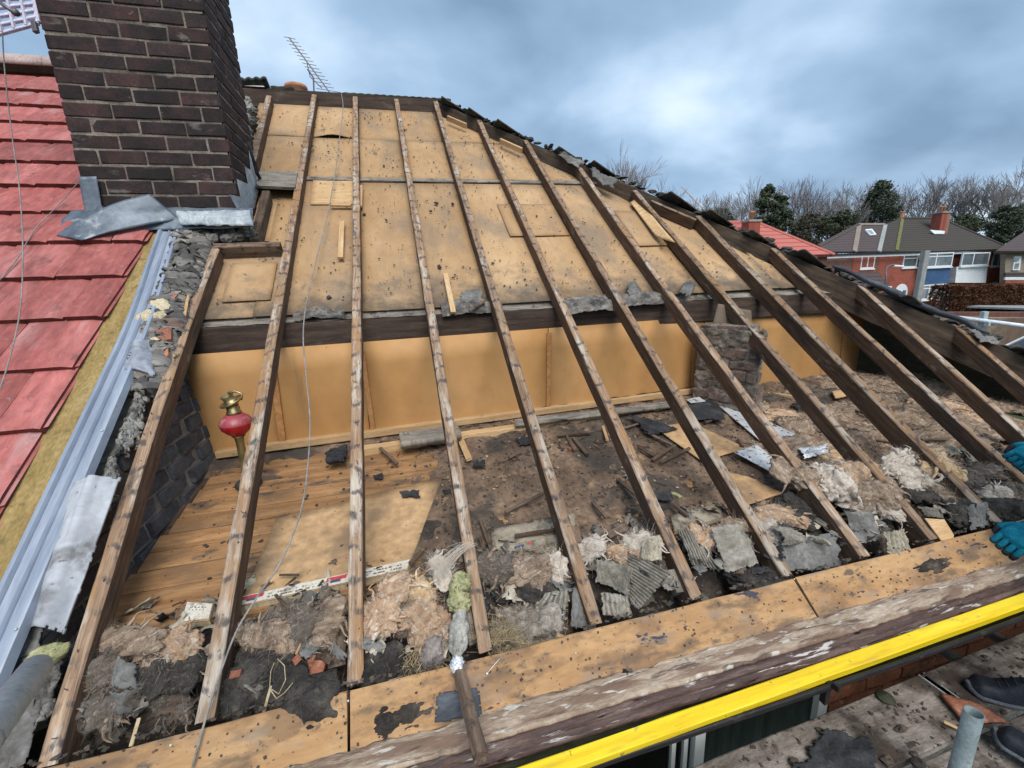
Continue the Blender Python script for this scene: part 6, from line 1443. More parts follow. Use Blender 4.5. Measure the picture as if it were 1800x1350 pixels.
m = MB(); m.beam(ond(56, 36, 2.28), ond(60, 54, 2.28), .024, .02, -FW, 1, .002); m.build('stub', M_GREYM, pa)
pt = thing('chimney_pot', 'terracotta chimney pot rim showing over the ridge', 'chimney pot', tuple(ond(521, 158, 6.0)))
c = ond(521, 160, 6.0); rr_ = 19 * 6.0 / FPX
m = MB(); m.lathe([(rr_ * .8, -.5), (rr_ * .84, .0), (rr_ * .98, .015), (rr_, .04), (rr_ * .95, .062), (rr_ * .80, .066), (rr_ * .74, .05), (rr_ * .7, -.2)], c, V((0, 0, 1)), 32, False); m.build('pot', M_TERRA, pt, True)
m = MB(); m.box(c + V((0, 0, -.9)), .5, .5, .85); m.build('stack', M_BRICK, pt)

# ------------------------------------------------------------------ the worker at the right edge
pp = thing('person', 'worker in teal gloves, dark clothes and black shoes reaching in from the right edge', 'person', (2.5, -.45, PZ))
def skinned(name, joints, edges, mat, par, sub=2, root=0):
    me = bpy.data.meshes.new(name); o0 = wpos(par)
    me.from_pydata([V(j[:3]) - o0 for j in joints], edges, [])
    me.materials.append(mat); o = bpy.data.objects.new(name, me); COL.objects.link(o); o.parent = par
    md = o.modifiers.new('skin', 'SKIN'); md.use_smooth_shade = True
    for i, j in enumerate(joints):
        s = me.skin_vertices[0].data[i]; s.radius = (j[3], j[4] if len(j) > 4 else j[3]); s.use_root = (i == root)
    sb = o.modifiers.new('sub', 'SUBSURF'); sb.levels = sub; sb.render_levels = sub
    return o
toe1, toe2 = onz(1697, 1198, PZ + .03), onz(1745, 1280, PZ + .03)
ax1, ax2 = V((.74, -.67, 0)).normalized(), V((.30, -.95, 0)).normalized()
hl1, hl2 = toe1 + ax1 * .27, toe2 + ax2 * .27
an1, an2 = hl1 - ax1 * .06 + V((0, 0, .10)), hl2 - ax2 * .06 + V((0, 0, .10))
hip1, hip2 = V((2.76, -.52, .24)), V((2.60, -.64, .24))
pel = V((2.69, -.58, .30)); che = V((2.86, -.34, .66)); nck = V((2.93, -.25, .80)); hd = V((2.97, -.18, .91))
kn1 = an1.lerp(hip1, .52) + V((-.0, .10, 0)) + V((.06, 0, 0)); kn2 = an2.lerp(hip2, .52) + V((.06, .08, 0))
skinned('trousers', [(*pel, .15, .12), (*hip1, .10), (*kn1, .072), (*(an1 + V((0, 0, .0))), .055), (*hip2, .10), (*kn2, .072), (*an2, .055), (*(pel + (che - pel) * .25), .15, .12)],
        [(0, 1), (1, 2), (2, 3), (0, 4), (4, 5), (5, 6), (0, 7)], M_TROUS, pp)
gl, gu = onroof(1782, 948, .05), onroof(1802, 806, .05)
wr1, wr2 = gl + V((.105, -.045, .055)), gu + V((.10, -.06, .05))
sh1, sh2 = che + V((-.15, -.03, .06)), che + V((.16, .02, .06))
el1, el2 = sh1.lerp(wr1, .5) + V((.09, -.10, .0)), sh2.lerp(wr2, .5) + V((.10, -.08, -.03))
skinned('jacket', [(*(pel + (che - pel) * .1), .165, .13), (*(pel.lerp(che, .5)), .16, .125), (*che, .175, .125), (*(nck - V((.01, .02, .05))), .07), (*sh1, .075), (*el1, .055), (*wr1, .042), (*sh2, .075), (*el2, .055), (*wr2, .042)],
        [(0, 1), (1, 2), (2, 3), (2, 4), (4, 5), (5, 6), (2, 7), (7, 8), (8, 9)], M_JACK, pp)
fwd = V((.10, .55, -.55)).normalized()
a_, b_, c_ = frame(fwd, V((0, 0, 1)))
m = MB()
def headfn(u, v):
    th, ph = u * 2 * math.pi, (v - .5) * math.pi
    d = V((math.cos(ph) * math.cos(th), math.cos(ph) * math.sin(th), math.sin(ph)))     # x forward, y left, z up
    r = V((d.x * .098, d.y * .076, d.z * .118))
    if d.x > .2: r.x += .022 * math.exp(-((d.y) / .16) ** 2 - ((d.z + .08) / .22) ** 2); r.x -= .008 * math.exp(-((abs(d.y) - .36) / .16) ** 2 - ((d.z - .12) / .12) ** 2); r.x += .005 * math.exp(-(d.y / .3) ** 2 - ((d.z + .48) / .08) ** 2)
    r.x += .012 * math.exp(-((d.z + .8) / .25) ** 2) * (d.x > 0); r *= 1 - .08 * smooth(-.3, -1, d.z)
    return hd + a_ * r.x + b_ * r.y + c_ * r.z
m.grid(headfn, 40, 28); m.build('head', M_SKIN, pp, True)
m = MB()
for s_ in (-1, 1):
    m.blob(hd + b_ * (.078 * s_) - a_ * .008, .014, .022, .032, None, 3, .1)
m.build('ears', M_SKIN, pp, True)
m = MB()
for s_ in (-1, 1): m.blob(hd + a_ * .085 + b_ * (.032 * s_) + c_ * .012, .013, .013, .011, None, 3, 0)
m.build('eyes', M_UPVC, pp, True)
m = MB()
m.grid(lambda u, v: hd + (headfn(u, .48 + .52 * v) - hd) * (1.09 + .03 * nz(u * 20, v * 9)) - a_ * .020 + c_ * (.010 if v > .3 else 0), 40, 14); m.build('hair', M_HAIR, pp, True)
skinned('neck', [(*(nck - V((.01, .03, .06))), .055), (*(hd - fwd * .03 - c_ * .05), .052)], [(0, 1)], M_SKIN, pp, 2)
def glove(c, fw, back, side, par, sc=1.0, name='glove'):
    """closed gloved hand: c = knuckle centre, fw wrist-to-knuckles, back = back of the hand, side = thumb side"""
    fw = fw.normalized(); back = (back - fw * back.dot(fw)).normalized(); sd = fw.cross(back) * (1 if fw.cross(back).dot(side) > 0 else -1)
    P = lambda x, y, z: c + (fw * x + sd * y + back * z) * sc
    m = MB(); m.cm = 0
    rows = [(-.155, .034, .030, 0), (-.125, .036, .031, 0), (-.105, .033, .027, .0), (-.085, .038, .027, .002), (-.05, .047, .028, .004), (-.02, .049, .027, .004), (.004, .046, .023, .0), (.014, .036, .014, -.004)]
    n = 22
    def pal(u, v):
        k = v * (len(rows) - 1); i = min(int(k), len(rows) - 2); f = k - i; a, b = rows[i], rows[i + 1]
        x, ry, rz, zo = [a[j] + (b[j] - a[j]) * f for j in range(4)]
        t = u * 2 * math.pi; q = abs(math.cos(t)) ** .8 * (1 if math.cos(t) > 0 else -1)
        kn = .004 * max(0, math.sin(t)) * abs(math.sin(2 * math.pi * q * 2 + .4)) * smooth(.7, .9, v)
        wr = .0016 * nz(u * 9, v * 14)
        return P(x, ry * q, rz * math.sin(t) + zo + kn + wr)
    m.grid(pal, n, 28)
    for k, (y, L) in enumerate(((.034, .88), (.012, 1.0), (-.011, .95), (-.033, .78))):
        a1, a2 = .038 * L, .026 * L
        pts = [P(-.012, y, .004), P(.010, y * 1.03, .004), P(.010 + a1 * .75, y * 1.05, -.012), P(.010 + a1 * .95, y * 1.02, -.026), P(.008 + a1 * .80, y, -.026 - a2 * .7), P(.004 + a1 * .45, y * .97, -.030 - a2)]
        sp = spline(pts, 4); n1_ = int(len(sp) * .42)
        m.cm = 0; m.tube(sp[:n1_ + 1], lambda t: .0128 - .001 * t, 12)
        m.cm = 1; m.tube(sp[n1_:], lambda t: .0126 - .0022 * t, 12); m.blob(sp[-1], .0108 * sc, .0108 * sc, .0108 * sc, None, 2, .05)
    m.cm = 0
    th = [P(-.075, .032, -.008), P(-.052, .052, -.018), P(-.026, .060, -.030), P(.000, .052, -.040)]
    sp = spline(th, 4); m.tube(sp[:8], .0145, 12); m.cm = 1; m.tube(sp[7:], lambda t: .0140 - .003 * t, 12); m.blob(sp[-1], .0112, .0112, .0112, None, 2, .05)
    m.cm = 1
    m.grid(lambda u, v: P(-.09 + .10 * v, -.042 + .084 * u, -.0275 - .002 * math.sin(u * 9) - .004 * math.sin(3.1 * v)), 10, 8, .004)
    return m.build(name, [M_GLOVE, M_GLOVEP], par, True)
glove(onroof(1780, 953, .058), V((-.84, .12, -.52)), V((-.45, -.38, .80)), V((0, 1, .2)), pp, 1.15)
glove(onroof(1796, 806, .045), V((-.75, .3, -.55)), V((-.45, -.55, .7)), V((0, 1, .2)), pp, 1.12)
def shoe(toe, ax, par):
    ax = ax.normalized(); sd = V((-ax.y, ax.x, 0)); base = V((toe.x, toe.y, PZ))
    L = .285
    def wid(t): return .047 * (math.sin(min(1, t / .16) * math.pi / 2)) ** .7 * (1 - .22 * math.exp(-((t - .62) / .16) ** 2)) * (1 - .75 * smooth(.93, 1.0, t)) + .0005
    m = MB()
    m.grid(lambda u, v: base + ax * (L * u) + sd * (wid(u) * 1.06 * math.cos(math.pi * v) * (1 if 0 < v < 1 else 1)) + V((0, 0, .004 + .026 * math.sin(math.pi * v) + .008 * smooth(.12, 0, u))), 30, 16, .003)
    m.grid(lambda u, v: base + ax * (L * u) + sd * (wid(u) * 1.06 * (1 if v < .5 else 1) * (1 - 2 * v)) + V((0, 0, .003 + .008 * smooth(.12, 0, u))), 30, 6)
    m.build('sole', M_SOLE, par, True)
    def top(t): return .030 + .030 * smooth(0, .12, t) + .058 * smooth(.28, .62, t) - .004 * smooth(.9, 1, t)
    m = MB()
    m.grid(lambda u, v: base + ax * (.004 + (L - .008) * u) + sd * (wid(u) * (1.0 - .25 * math.sin(math.pi * v) * smooth(.3, .7, u)) * math.copysign(abs(math.cos(math.pi * v)) ** .6, math.cos(math.pi * v))) + V((0, 0, .020 + (top(u) - .016) * abs(math.sin(math.pi * v)) ** .8)), 34, 22)
    m.build('upper', M_SHOE, par, True)
    m = MB()
    for k in range(4):
        t = .33 + .075 * k; m.tube([base + ax * (L * t) + sd * (.022 * s_) + V((0, 0, top(t) + .004)) for s_ in (-1, 0, 1)], .0022, 6)
    m.build('laces', M_FELT, par, True)
shoe(toe1, ax1, pp); shoe(toe2, ax2, pp)
# ------------------------------------------------------------------ houses across the road
def brickmat(name, a, b, mort, sc=1):
    q = NT(name); q_ = q.n('ShaderNodeTexBrick'); mpv = q.n('ShaderNodeVectorMath')
    q.l(q.scaled((1, 1, 1), (0, 0, 0), True), q_.inputs['Vector'])
    q_.inputs['Scale'].default_value = 4.0 * sc; q_.inputs['Color1'].default_value = (*a, 1); q_.inputs['Color2'].default_value = (*b, 1); q_.inputs['Mortar'].default_value = (*mort, 1)
    q_.inputs['Mortar Size'].default_value = .012; q_.inputs['Brick Width'].default_value = .9; q_.inputs['Row Height'].default_value = .3
    c = q.mix(q.math('MULTIPLY', q.step(q.noise(1.3, 5), .5, .7), .6), q_.outputs[0], tuple(x * .55 for x in a))
    q.l(c, q.b.inputs['Base Color']); q.b.inputs['Roughness'].default_value = .9
    return q.m
M_HB = brickmat('house_brick', (.30, .075, .045), (.24, .055, .034), (.27, .14, .10))
M_HB2 = brickmat('patched_brown_brick', (.17, .072, .05), (.12, .055, .042), (.24, .17, .13))
def rooftex(name, a, b, line=.55, sc=3.2, moss=None):
    q = NT(name); sp = q.n('ShaderNodeSeparateXYZ'); q.l(q.raw, sp.inputs[0])
    f = q.math('FRACT', q.math('MULTIPLY', sp.outputs[1], sc)); k = q.step(f, .0, .28)
    c = q.mix(q.noise(2.5, 5), a, b)
    if moss: c = q.mix(q.step(q.noise(.8, 5), .46, .66), c, moss)
    c = q.mix(q.math('MULTIPLY', q.math('SUBTRACT', 1, k), line), c, tuple(x * .25 for x in a))
    q.l(c, q.b.inputs['Base Color']); q.b.inputs['Roughness'].default_value = .85
    q.bump(k, .03, .8); return q.m
M_RBROWN = rooftex('brown_roof_tiles', (.060, .044, .043), (.085, .062, .060))
M_RMOSS = rooftex('mossy_dark_roof_tiles', (.036, .028, .024), (.056, .043, .035), .45, 3.2, (.042, .040, .024))
M_RRED = rooftex('red_roof_tiles', (.42, .115, .09), (.50, .155, .125), .75, 2.6)
M_RIDGE = surf('ridge_tile_strip', ((.20, .16, .14), (.27, .22, .19)), 4, 4, [((.12, .13, .05), 2, .54, .7, .6)], .9, None)
M_MOSSR = surf('mossy_ridge_strip', ((.11, .115, .04), (.17, .165, .06)), 4, 4, (), .9, None)
M_WHITE = surf('white_paint', ((.62, .66, .68), (.70, .73, .75)), 2, 3, (), .6, None)
M_BLUE = surf('blue_wall_panel', ((.030, .075, .17), (.05, .11, .22)), 1, 3, (), .6, None)
M_CONC = surf('grey_concrete_post', ((.24, .25, .24), (.32, .33, .32)), 4, 4, (), .9, None)
M_DGLASS = surf('far_window_glass', ((.035, .042, .05), (.11, .135, .15), (.27, .30, .31)), (.7, .7, .4), 3, (), .12, None, .25, .05, .7)  # noise tones stand in for sky reflections and curtains in the panes
PL, PR = ond(1465, 443, 30), ond(1790, 443, 35)
fe = PR - PL; fe.z = 0; fe.normalize(); fn_ = V((fe.y, -fe.x, 0))
if fn_.dot(CAM - PL) < 0: fn_ = -fn_
ZE = 1.95
def fac(px, py, off=0, base=PL):
    d = ray(px, py); return CAM + d * ((base + fn_ * off - CAM).dot(fn_) / d.dot(fn_))
def quad(name, pts, mat, par, th=.1, n=None, tex=None):
    m = MB(); m.slab(pts, n or fn_, th)
    m.t = [V(((p - PL).dot(fe), p.z, 0)) for p in m.v] if tex is None else [tex(p) for p in m.v]
    return m.build(name, mat, par)
def fwin(par, x0, y0, x1, y1, mull=(.5,), trans=None, off=.0, depth=.12, slant=None):
    A, B = fac((x0 + x1) / 2 - (x1 - x0) / 2, (y0 + y1) / 2, off), fac(x1, (y0 + y1) / 2, off)
    zt, zb = fac((x0 + x1) / 2, y0, off).z, fac((x0 + x1) / 2, y1, off).z
    w2 = (B - A); w2.z = 0; W = w2.length; A = V((A.x, A.y, 0)); u = w2.normalized()
    def q4(a, b, z0, z1): return [A + u * a + V((0, 0, z0)), A + u * b + V((0, 0, z0)), A + u * b + V((0, 0, z1)), A + u * a + V((0, 0, z1))]
    m = MB(); f = .09
    for q in (q4(0, W, zb, zb + f), q4(0, W, zt - f, zt), q4(0, f, zb + f + .001, zt - f - .001), q4(W - f, W, zb + f + .001, zt - f - .001)): m.slab([p + fn_ * .04 for p in q], fn_, .1)
    for k in mull: m.slab([p + fn_ * .035 for p in q4(W * k - f / 2, W * k + f / 2, zb + f, zt - f)], fn_, .09)
    if trans: m.slab([p + fn_ * .030 for p in q4(f, W - f, zb + (zt - zb) * trans, zb + (zt - zb) * trans + f * .8)], fn_, .08)
    fo = m.build('window', M_WHITE, par)
    m = MB(); m.slab([p + fn_ * .012 for p in q4(.01, W - .01, zb + .01, zt - .01)], fn_, .04); m.build('pane', M_DGLASS, fo)
    m = MB(); m.slab([p + fn_ * .09 for p in q4(-.06, W + .06, zb - .10, zb - .002)], fn_, .16); m.build('sill', M_WHITE, fo)
h1 = thing('brick_house', 'red brick semi detached houses with dark roof and blue panelled bay across the road', 'house', (PL.x, PL.y, -3))
def wallq(px0, px1, mat, name, off=0, top=ZE, bot=-4.2):
    a, b = fac(px0, 460, off), fac(px1, 460, off)
    return quad(name, [V((a.x, a.y, bot)), V((b.x, b.y, bot)), V((b.x, b.y, top)), V((a.x, a.y, top))], mat, h1, .25)
wallq(1436, 1545, M_HB2, 'wall', .0); wallq(1545.2, 1792, M_HB, 'wall', .0)
wallq(1500, 1540, M_HB, 'wall', .015, ZE - .01); wallq(1660, 1678, M_HB2, 'wall', .015, ZE - .01)
bh = -fn_                                        # away from us
rs = (bh * math.cos(R(36)) + V((0, 0, 1)) * math.sin(R(36))); rn = (fn_ * math.sin(R(36)) + V((0, 0, 1)) * math.cos(R(36)))
EO = V((PL.x, PL.y, ZE)) + fn_ * .35
def rf(px, py, o=0):
    d = ray(px, py); return CAM + d * ((EO + rn * o - CAM).dot(rn) / d.dot(rn))
rtex = lambda p: V(((p - EO).dot(fe), (p - EO).dot(rs), 0))
quad('roof', [rf(1436, 442), rf(1440, 431), rf(1511, 393), rf(1557, 393), rf(1546, 442)], M_RBROWN, h1, .15, rn, rtex)
quad('roof', [rf(1546.3, 442), rf(1557.3, 393), rf(1588, 382.5), rf(1655, 382.5), rf(1792, 441)], M_RMOSS, h1, .15, rn, rtex)
def strp(p, q, w2, mat, name): 
    m = MB(); m.beam(rf(*p, .06), rf(*q, .06), w2, .08, rn, 3, .01); m.build(name, mat, h1)
strp((1511, 394), (1503, 441), .32, M_RIDGE, 'ridge_strip'); strp((1557, 394), (1546, 441), .28, M_CONC, 'bonding_strip'); strp((1587, 384), (1577, 439), .22, M_MOSSR, 'ridge_strip')
strp((1510, 393.5), (1557, 393.5), .25, M_RIDGE, 'ridge_strip'); strp((1588, 382.5), (1655, 382.5), .25, M_RMOSS, 'ridge_strip'); strp((1655, 383), (1791, 441), .25, M_RMOSS, 'ridge_strip'); strp((1440, 431), (1511, 393.5), .25, M_RBROWN, 'ridge_strip')
a, b = V((PL.x, PL.y, ZE)) - fe * 1.5 + fn_ * .36, V((PR.x, PR.y, ZE)) + fn_ * .36
m = MB(); m.beam(a - V((0, 0, .02)), b - V((0, 0, .02)), .06, .20, V((0, 0, 1)), 2, .005); m.build('white_fascia', M_WHITE, h1)
m = MB(); m.beam(a + fn_ * .08 + V((0, 0, .05)), b + fn_ * .08 + V((0, 0, .05)), .10, .10, V((0, 0, 1)), 2, .01); m.build('black_gutter', M_BLACKP, h1)
fwin(h1, 1513, 447, 1537, 472); fwin(h1, 1587, 446, 1612, 470, (), .62); fwin(h1, 1744, 445, 1766, 468)
fwin(h1, 1627, 444, 1674, 469, (.38,), .7, .55); fwin(h1, 1616, 500, 1660, 526, (.36,), .72, .55); fwin(h1, 1690, 444, 1738, 467, (.42,), None, .55)
def bq(name, x0, y0, x1, y1, off, mat, th=.5):
    quad(name, [fac(x0, y1, off), fac(x1 - (y1 - y0) * .1, y1, off), fac(x1, y0, off), fac(x0 + (y1 - y0) * .1, y0, off)], mat, h1, th)
bq('blue_panel', 1623, 470, 1671, 499.5, .5, M_BLUE); bq('white_panel', 1679, 469, 1736, 497, .5, M_WHITE)
m = MB(); sk = [rf(1521, 403, .12), rf(1533, 402, .12), rf(1541, 412, .12), rf(1530, 413, .12)]; m.slab(sk, rn, .1); m.build('skylight', M_WHITE, h1)
m = MB(); m.slab([rf(1524, 404.5, .135), rf(1531.5, 404, .135), rf(1537, 410.5, .135), rf(1531, 411, .135)], rn, .05); m.build('skylight_pane', M_DGLASS, h1)
def archdoor(cx, top, bot, w2, name):
    c = fac(cx, (top + bot) / 2, .03); zt, zb = fac(cx, top, .03).z, fac(cx, bot, .03).z; W = (fac(cx + w2, top) - fac(cx, top)).length
    def arch(W, H0, dz=0): return [c * 0 + V((c.x, c.y, 0)) + fe * x + V((0, 0, z)) for x, z in [(-W, zb), (W, zb)] + [(W * math.cos(t * math.pi / 10), zt - W * 1.0 + H0 + W * math.sin(t * math.pi / 10)) for t in range(11)]]
    d = quad(name, arch(W, 0), M_WHITE, h1, .1)
    for s_ in (-.45, .45): quad('door_pane', [V((c.x, c.y, 0)) + fn_ * .02 + fe * (W * (s_ + x)) + V((0, 0, z)) for x, z in ((-.26, zb + .25), (.26, zb + .25), (.26, zt - W * .75), (-.26, zt - W * .75))], M_DGLASS, d, .03)
archdoor(1584, 499, 531, 11, 'front_door'); archdoor(1747, 495, 528, 9, 'front_door')
quad('porch_roof', [fac(1492, 506, .9), fac(1568, 506, .9), fac(1545, 479, .1), fac(1497, 478, .1)], M_RBROWN, h1, .2, None, rtex)
quad('porch_fascia', [fac(1545, 505.5, .92), fac(1568, 505.5, .92), fac(1568, 503, .92), fac(1545, 503, .92)], M_WHITE, h1, .05)
quad('alarm_box', [fac(1615, 456, .1), fac(1620, 456, .1), fac(1620, 450, .1), fac(1615, 450, .1)], M_CREAM, h1, .1)
def chim(par, x0, y0, x1, y1, depth, mat, pots):
    a, b = ond(x0, y1, depth), ond(x1, y1, depth); top = ond(x0, y0, depth); W = (b - a).length; c = (a + b) / 2; H = top.z - a.z
    Mx = Matrix.Rotation(math.atan2(fe.y, fe.x), 3, 'Z')
    m = MB(); m.box(c + V((0, 0, H / 2 - .6)), W, W * .7, H + 1.2, Mx); m.build('chimney', mat, par)
    m = MB(); m.box(c + V((0, 0, H + .04)), W * 1.12, W * .82, .1, Mx); m.build('chimney_cap', M_CONC, par)
    for k in range(pots):
        p = c + fe * (W * .5 * ((k + .5) / pots - .5) * 1.4) + V((0, 0, H + .08)); m = MB(); m.lathe([(.13, 0), (.11, .35), (.14, .37), (.14, .44), (.1, .44)], p, V((0, 0, 1)), 12); m.build('chimney_pot', M_TERRA, par, True)
dch = dep(rf(1648, 405))
chim(h1, 1639, 376, 1660, 407, dch, M_HB, 2)
quad('chimney_flashing', [rf(1635, 404, .25), rf(1661, 406, .25), rf(1660, 411, .1), rf(1643, 411, .1)], M_WHITE, h1, .05, rn)
m = MB(); m.lathe([(.16, 0), (.14, .4), (.18, .42), (.18, .5)], rf(1585, 383), V((0, 0, 1)), 12); m.build('chimney_pot', M_TERRA, h1)
# red roofed house
h2 = thing('red_roofed_house', 'house with bright red tiled hip roof behind the hip tiles', 'house', tuple(ond(1400, 470, 23)))
E2 = ond(1440, 448, 22)
def rf2(px, py, o=0):
    d = ray(px, py); return CAM + d * ((E2 + rn * o - CAM).dot(rn) / d.dot(rn))
t2 = lambda p: V(((p - E2).dot(fe), (p - E2).dot(rs), 0))
quad('roof', [rf2(1240, 389), rf2(1331, 389), rf2(1468, 446.5), rf2(1400, 449), rf2(1240, 452)], M_RRED, h2, .15, rn, t2)
m = MB(); m.beam(rf2(1331, 389, .05), rf2(1468, 446, .05), .22, .1, rn, 2, .02); m.beam(rf2(1240, 389, .05), rf2(1331, 389, .05), .22, .1, rn, 2, .02); m.build('ridge_tiles', M_RRED, h2)
quad('wall', [V((p.x, p.y, z)) + bh * .35 for p, z in ((rf2(1400, 449), -4), (rf2(1466, 448), -4), (rf2(1466, 448), E2.z - .05), (rf2(1400, 449), E2.z - .05))], M_HB2, h2, .2)
quad('window', [V((p.x, p.y, z)) + bh * .33 for p, z in ((rf2(1428, 449), E2.z - 1.2), (rf2(1441, 448), E2.z - 1.2), (rf2(1441, 448), E2.z - .2), (rf2(1428, 449), E2.z - .2))], M_WHITE, h2, .05)
chim(h2, 1306, 391, 1330, 418, dep(rf2(1318, 412)), M_HB, 1)
# house at the right edge
h3 = thing('pale_banded_house', 'brown roofed house with white bands at the right edge beyond the hedge', 'house', tuple(ond(1800, 470, 33)))
B3 = ond(1790, 460, 33)
def fc3(px, py, o=0): return fac(px, py, o, B3)
M_TAN = surf('tan_render', ((.22, .19, .14), (.28, .24, .19)), 2, 3, (), .9, None)
quad('wall', [fc3(1764, 540), fc3(1900, 540), fc3(1912, 446), fc3(1768, 446)], M_TAN, h3, .3)
quad('roof', [fc3(1750, 441, .6), fc3(1930, 441, .6), fc3(1930, 380, -3), fc3(1828, 388, -3)], M_RBROWN, h3, .2, rn, t2)
for y0, y1, mt in ((438, 442, M_WHITE), (487, 492, M_WHITE), (501, 505, M_WHITE), (492.5, 500.5, M_HB), (479, 486, M_RBROWN)):
    quad('band', [fc3(1767, y1, .15), fc3(1910, y1, .15), fc3(1910, y0, .15), fc3(1768, y0, .15)], mt, h3, .1)
m = MB()
fo = quad('window', [fc3(1780, 475, .1), fc3(1793, 475, .1), fc3(1796, 450, .1), fc3(1784, 450, .1)], M_WHITE, h3, .1)
for y0, y1 in ((454, 460), (463, 472)): quad('pane', [fc3(1783, y1, .13), fc3(1790, y1, .13), fc3(1792, y0, .13), fc3(1785.5, y0, .13)], M_DGLASS, fo, .05)
quad('garage_opening', [fc3(1782, 541, .1), fc3(1850, 541, .1), fc3(1850, 507, .1), fc3(1786, 507, .1)], M_BLACK, h3, .1)
# lamp post, street lamp
m = MB(); a, b = ond(1608, 536, 27), ond(1632, 440, 27); m.beam(b, V((b.x, b.y, -4)), .42, .30, fn_, 3, .03)
tag(m.build('concrete_post', M_CONC), 'tall grey concrete post in front of the blue panelled bay', 'post')
m = MB(); a = ond(1556, 505, 26); q_ = ond(1557, 476, 26); m.tube(spline([V((a.x, a.y, -4)), V((a.x, a.y, a.z)), V((q_.x, q_.y, q_.z)), ond(1562, 468, 26), ond(1572, 465, 26)]), .05, 8)
sl_t = thing('street_lamp', 'thin black street lamp with a pale head before the far houses', 'street lamp', (a.x, a.y, -4)); m.build('pole', M_GREYM, sl_t, True)
m = MB(); m.beam(ond(1571, 465.5, 26), ond(1588, 466.5, 26), .16, .12, V((0, 0, 1)), 2, .03); m.build('lamp_head', M_WHITE, sl_t)
# brown beech hedge
def leaves(m, n, posn, s0, s1, r):
    for _ in range(n):
        p = posn(r)
        if p is None: continue
        a = V((r.gauss(0, 1), r.gauss(0, 1), r.gauss(0, 1))).normalized(); b = a.cross(V((r.gauss(0, 1), r.gauss(0, 1), r.gauss(0, 1)))).normalized(); s_ = r.uniform(s0, s1)
        m.add([p - a * s_, p + b * s_ * .55, p + a * s_, p - b * s_ * .55], [[0, 1, 2, 3]], [p] * 4)
hg = thing('hedge', 'clipped brown beech hedge in front of the white panelled house', 'hedge', tuple(ond(1720, 550, 26)))
hA, hB = ond(1652, 532, 27), ond(1796, 532, 25); hA.z = hB.z = -3.2
hz = ond(1720, 503, 26).z + 3.2; hd_ = (hB - hA); r = random.Random(4); m = MB()
def hp_(r):
    u, v, w3 = r.random(), r.random() ** .7, r.uniform(-1, 1)
    if r.random() < .25: v = 1; q3 = w3
    else: q3 = 1 if w3 > -.5 else -1
    return hA + hd_ * u + V((0, 0, hz * v * (1 + .03 * noise.noise(V((u * 9, 0, 0)))) + r.uniform(-.06, .06))) + fn_ * (q3 * (.62 + .10 * noise.noise(V((u * 22, v * 9, 2)))) + r.uniform(-.05, .05))
leaves(m, 20000, hp_, .05, .13, r)
M_BEECH = surf('dead_beech_leaf', ((.085, .035, .018), (.15, .065, .032), (.22, .105, .055)), 4, 4, (), .9, None, .0)
m.build('leaves', M_BEECH, hg)
m = MB()
for k in range(60):
    p = hA + hd_ * ((k + .5) / 60); m.tube([p, p + V((r.uniform(-.2, .2), r.uniform(-.2, .2), hz * .5)), p + V((r.uniform(-.3, .3), r.uniform(-.3, .3), hz * .95))], .05, 5, True, .015)
m.build('branches', M_OLDSL, hg, kind='stuff')
# garden wall, fence, path, car
gw = MB(); a, b = ond(1560, 560, 18), ond(1960, 568, 15); gw.beam(V((a.x, a.y, ond(1700, 557, 16.5).z)), V((b.x, b.y, ond(1800, 560, 16).z)), .22, 3.2, V((0, 0, 1)), 30, .02, .02)
M_GW = surf('pale_brown_pebbledash_wall', ((.19, .135, .10), (.27, .20, .15), (.34, .27, .21)), (3, 3, .6), 5, [((.14, .085, .06), .8, .52, .68, .7)], .95, None)
tag(gw.build('garden_wall', M_GW), 'pale brown garden wall behind the white guard rail', 'garden wall')
gw = MB(); a, b = ond(1640, 548, 22), ond(1930, 548, 20); gw.beam(a, b, .22, 2.0, V((0, 0, 1)), 10, .02, .01)
tag(gw.build('brick_wall', M_HB2), 'low dark red brick wall under the beech hedge', 'garden wall')
gp = MB(); c = ond(1790, 543, 23); gp.grid(lambda u, v: V((c.x, c.y, c.z)) + fe * (.6 + 5 * u) - fn_ * (-1 + 3.5 * v), 4, 4, .1)
struct(gp.build('path', M_CONC))
car = thing('parked_car', 'silver parked car roof and windscreen corner at the right edge', 'car', tuple(ond(1860, 640, 11)))
M_CAR = glass('silver_car_paint', (.42, .46, .48), .25); M_CARG = glass('car_glass', (.02, .025, .03), .05)
cc = ond(1925, 650, 11); cu = (fe * .9 + fn_ * .44).normalized(); cv = V((-cu.y, cu.x, 0))
czr = ond(1800, 604, 10.6).z
def carp(prof, w2, name, mat, sm=True):
    m = MB(); n = len(prof)
    m.add([cc * 0 + V((cc.x, cc.y, czr)) + cu * x + cv * (w2 * s_) + V((0, 0, z)) for s_ in (-1, 1) for x, z in prof], [list(range(n))[::-1], [n + i for i in range(n)]] + [[i, (i + 1) % n, n + (i + 1) % n, n + i] for i in range(n)])
    return m.build(name, mat, car)
carp([(-2.1, -1.30), (2.1, -1.30), (2.15, -.75), (1.9, -.55), (1.0, -.50), (-1.2, -.48), (-2.05, -.55), (-2.15, -.9)], .86, 'body', M_CAR)
carp([(1.15, -.50), (.45, -.02), (-1.0, .0), (-1.75, -.48)], .76, 'cabin', M_CARG)
carp([(.50, -.035), (.40, .012), (-.98, .022), (-1.05, -.02)], .74, 'roof', M_CAR)
m = MB()
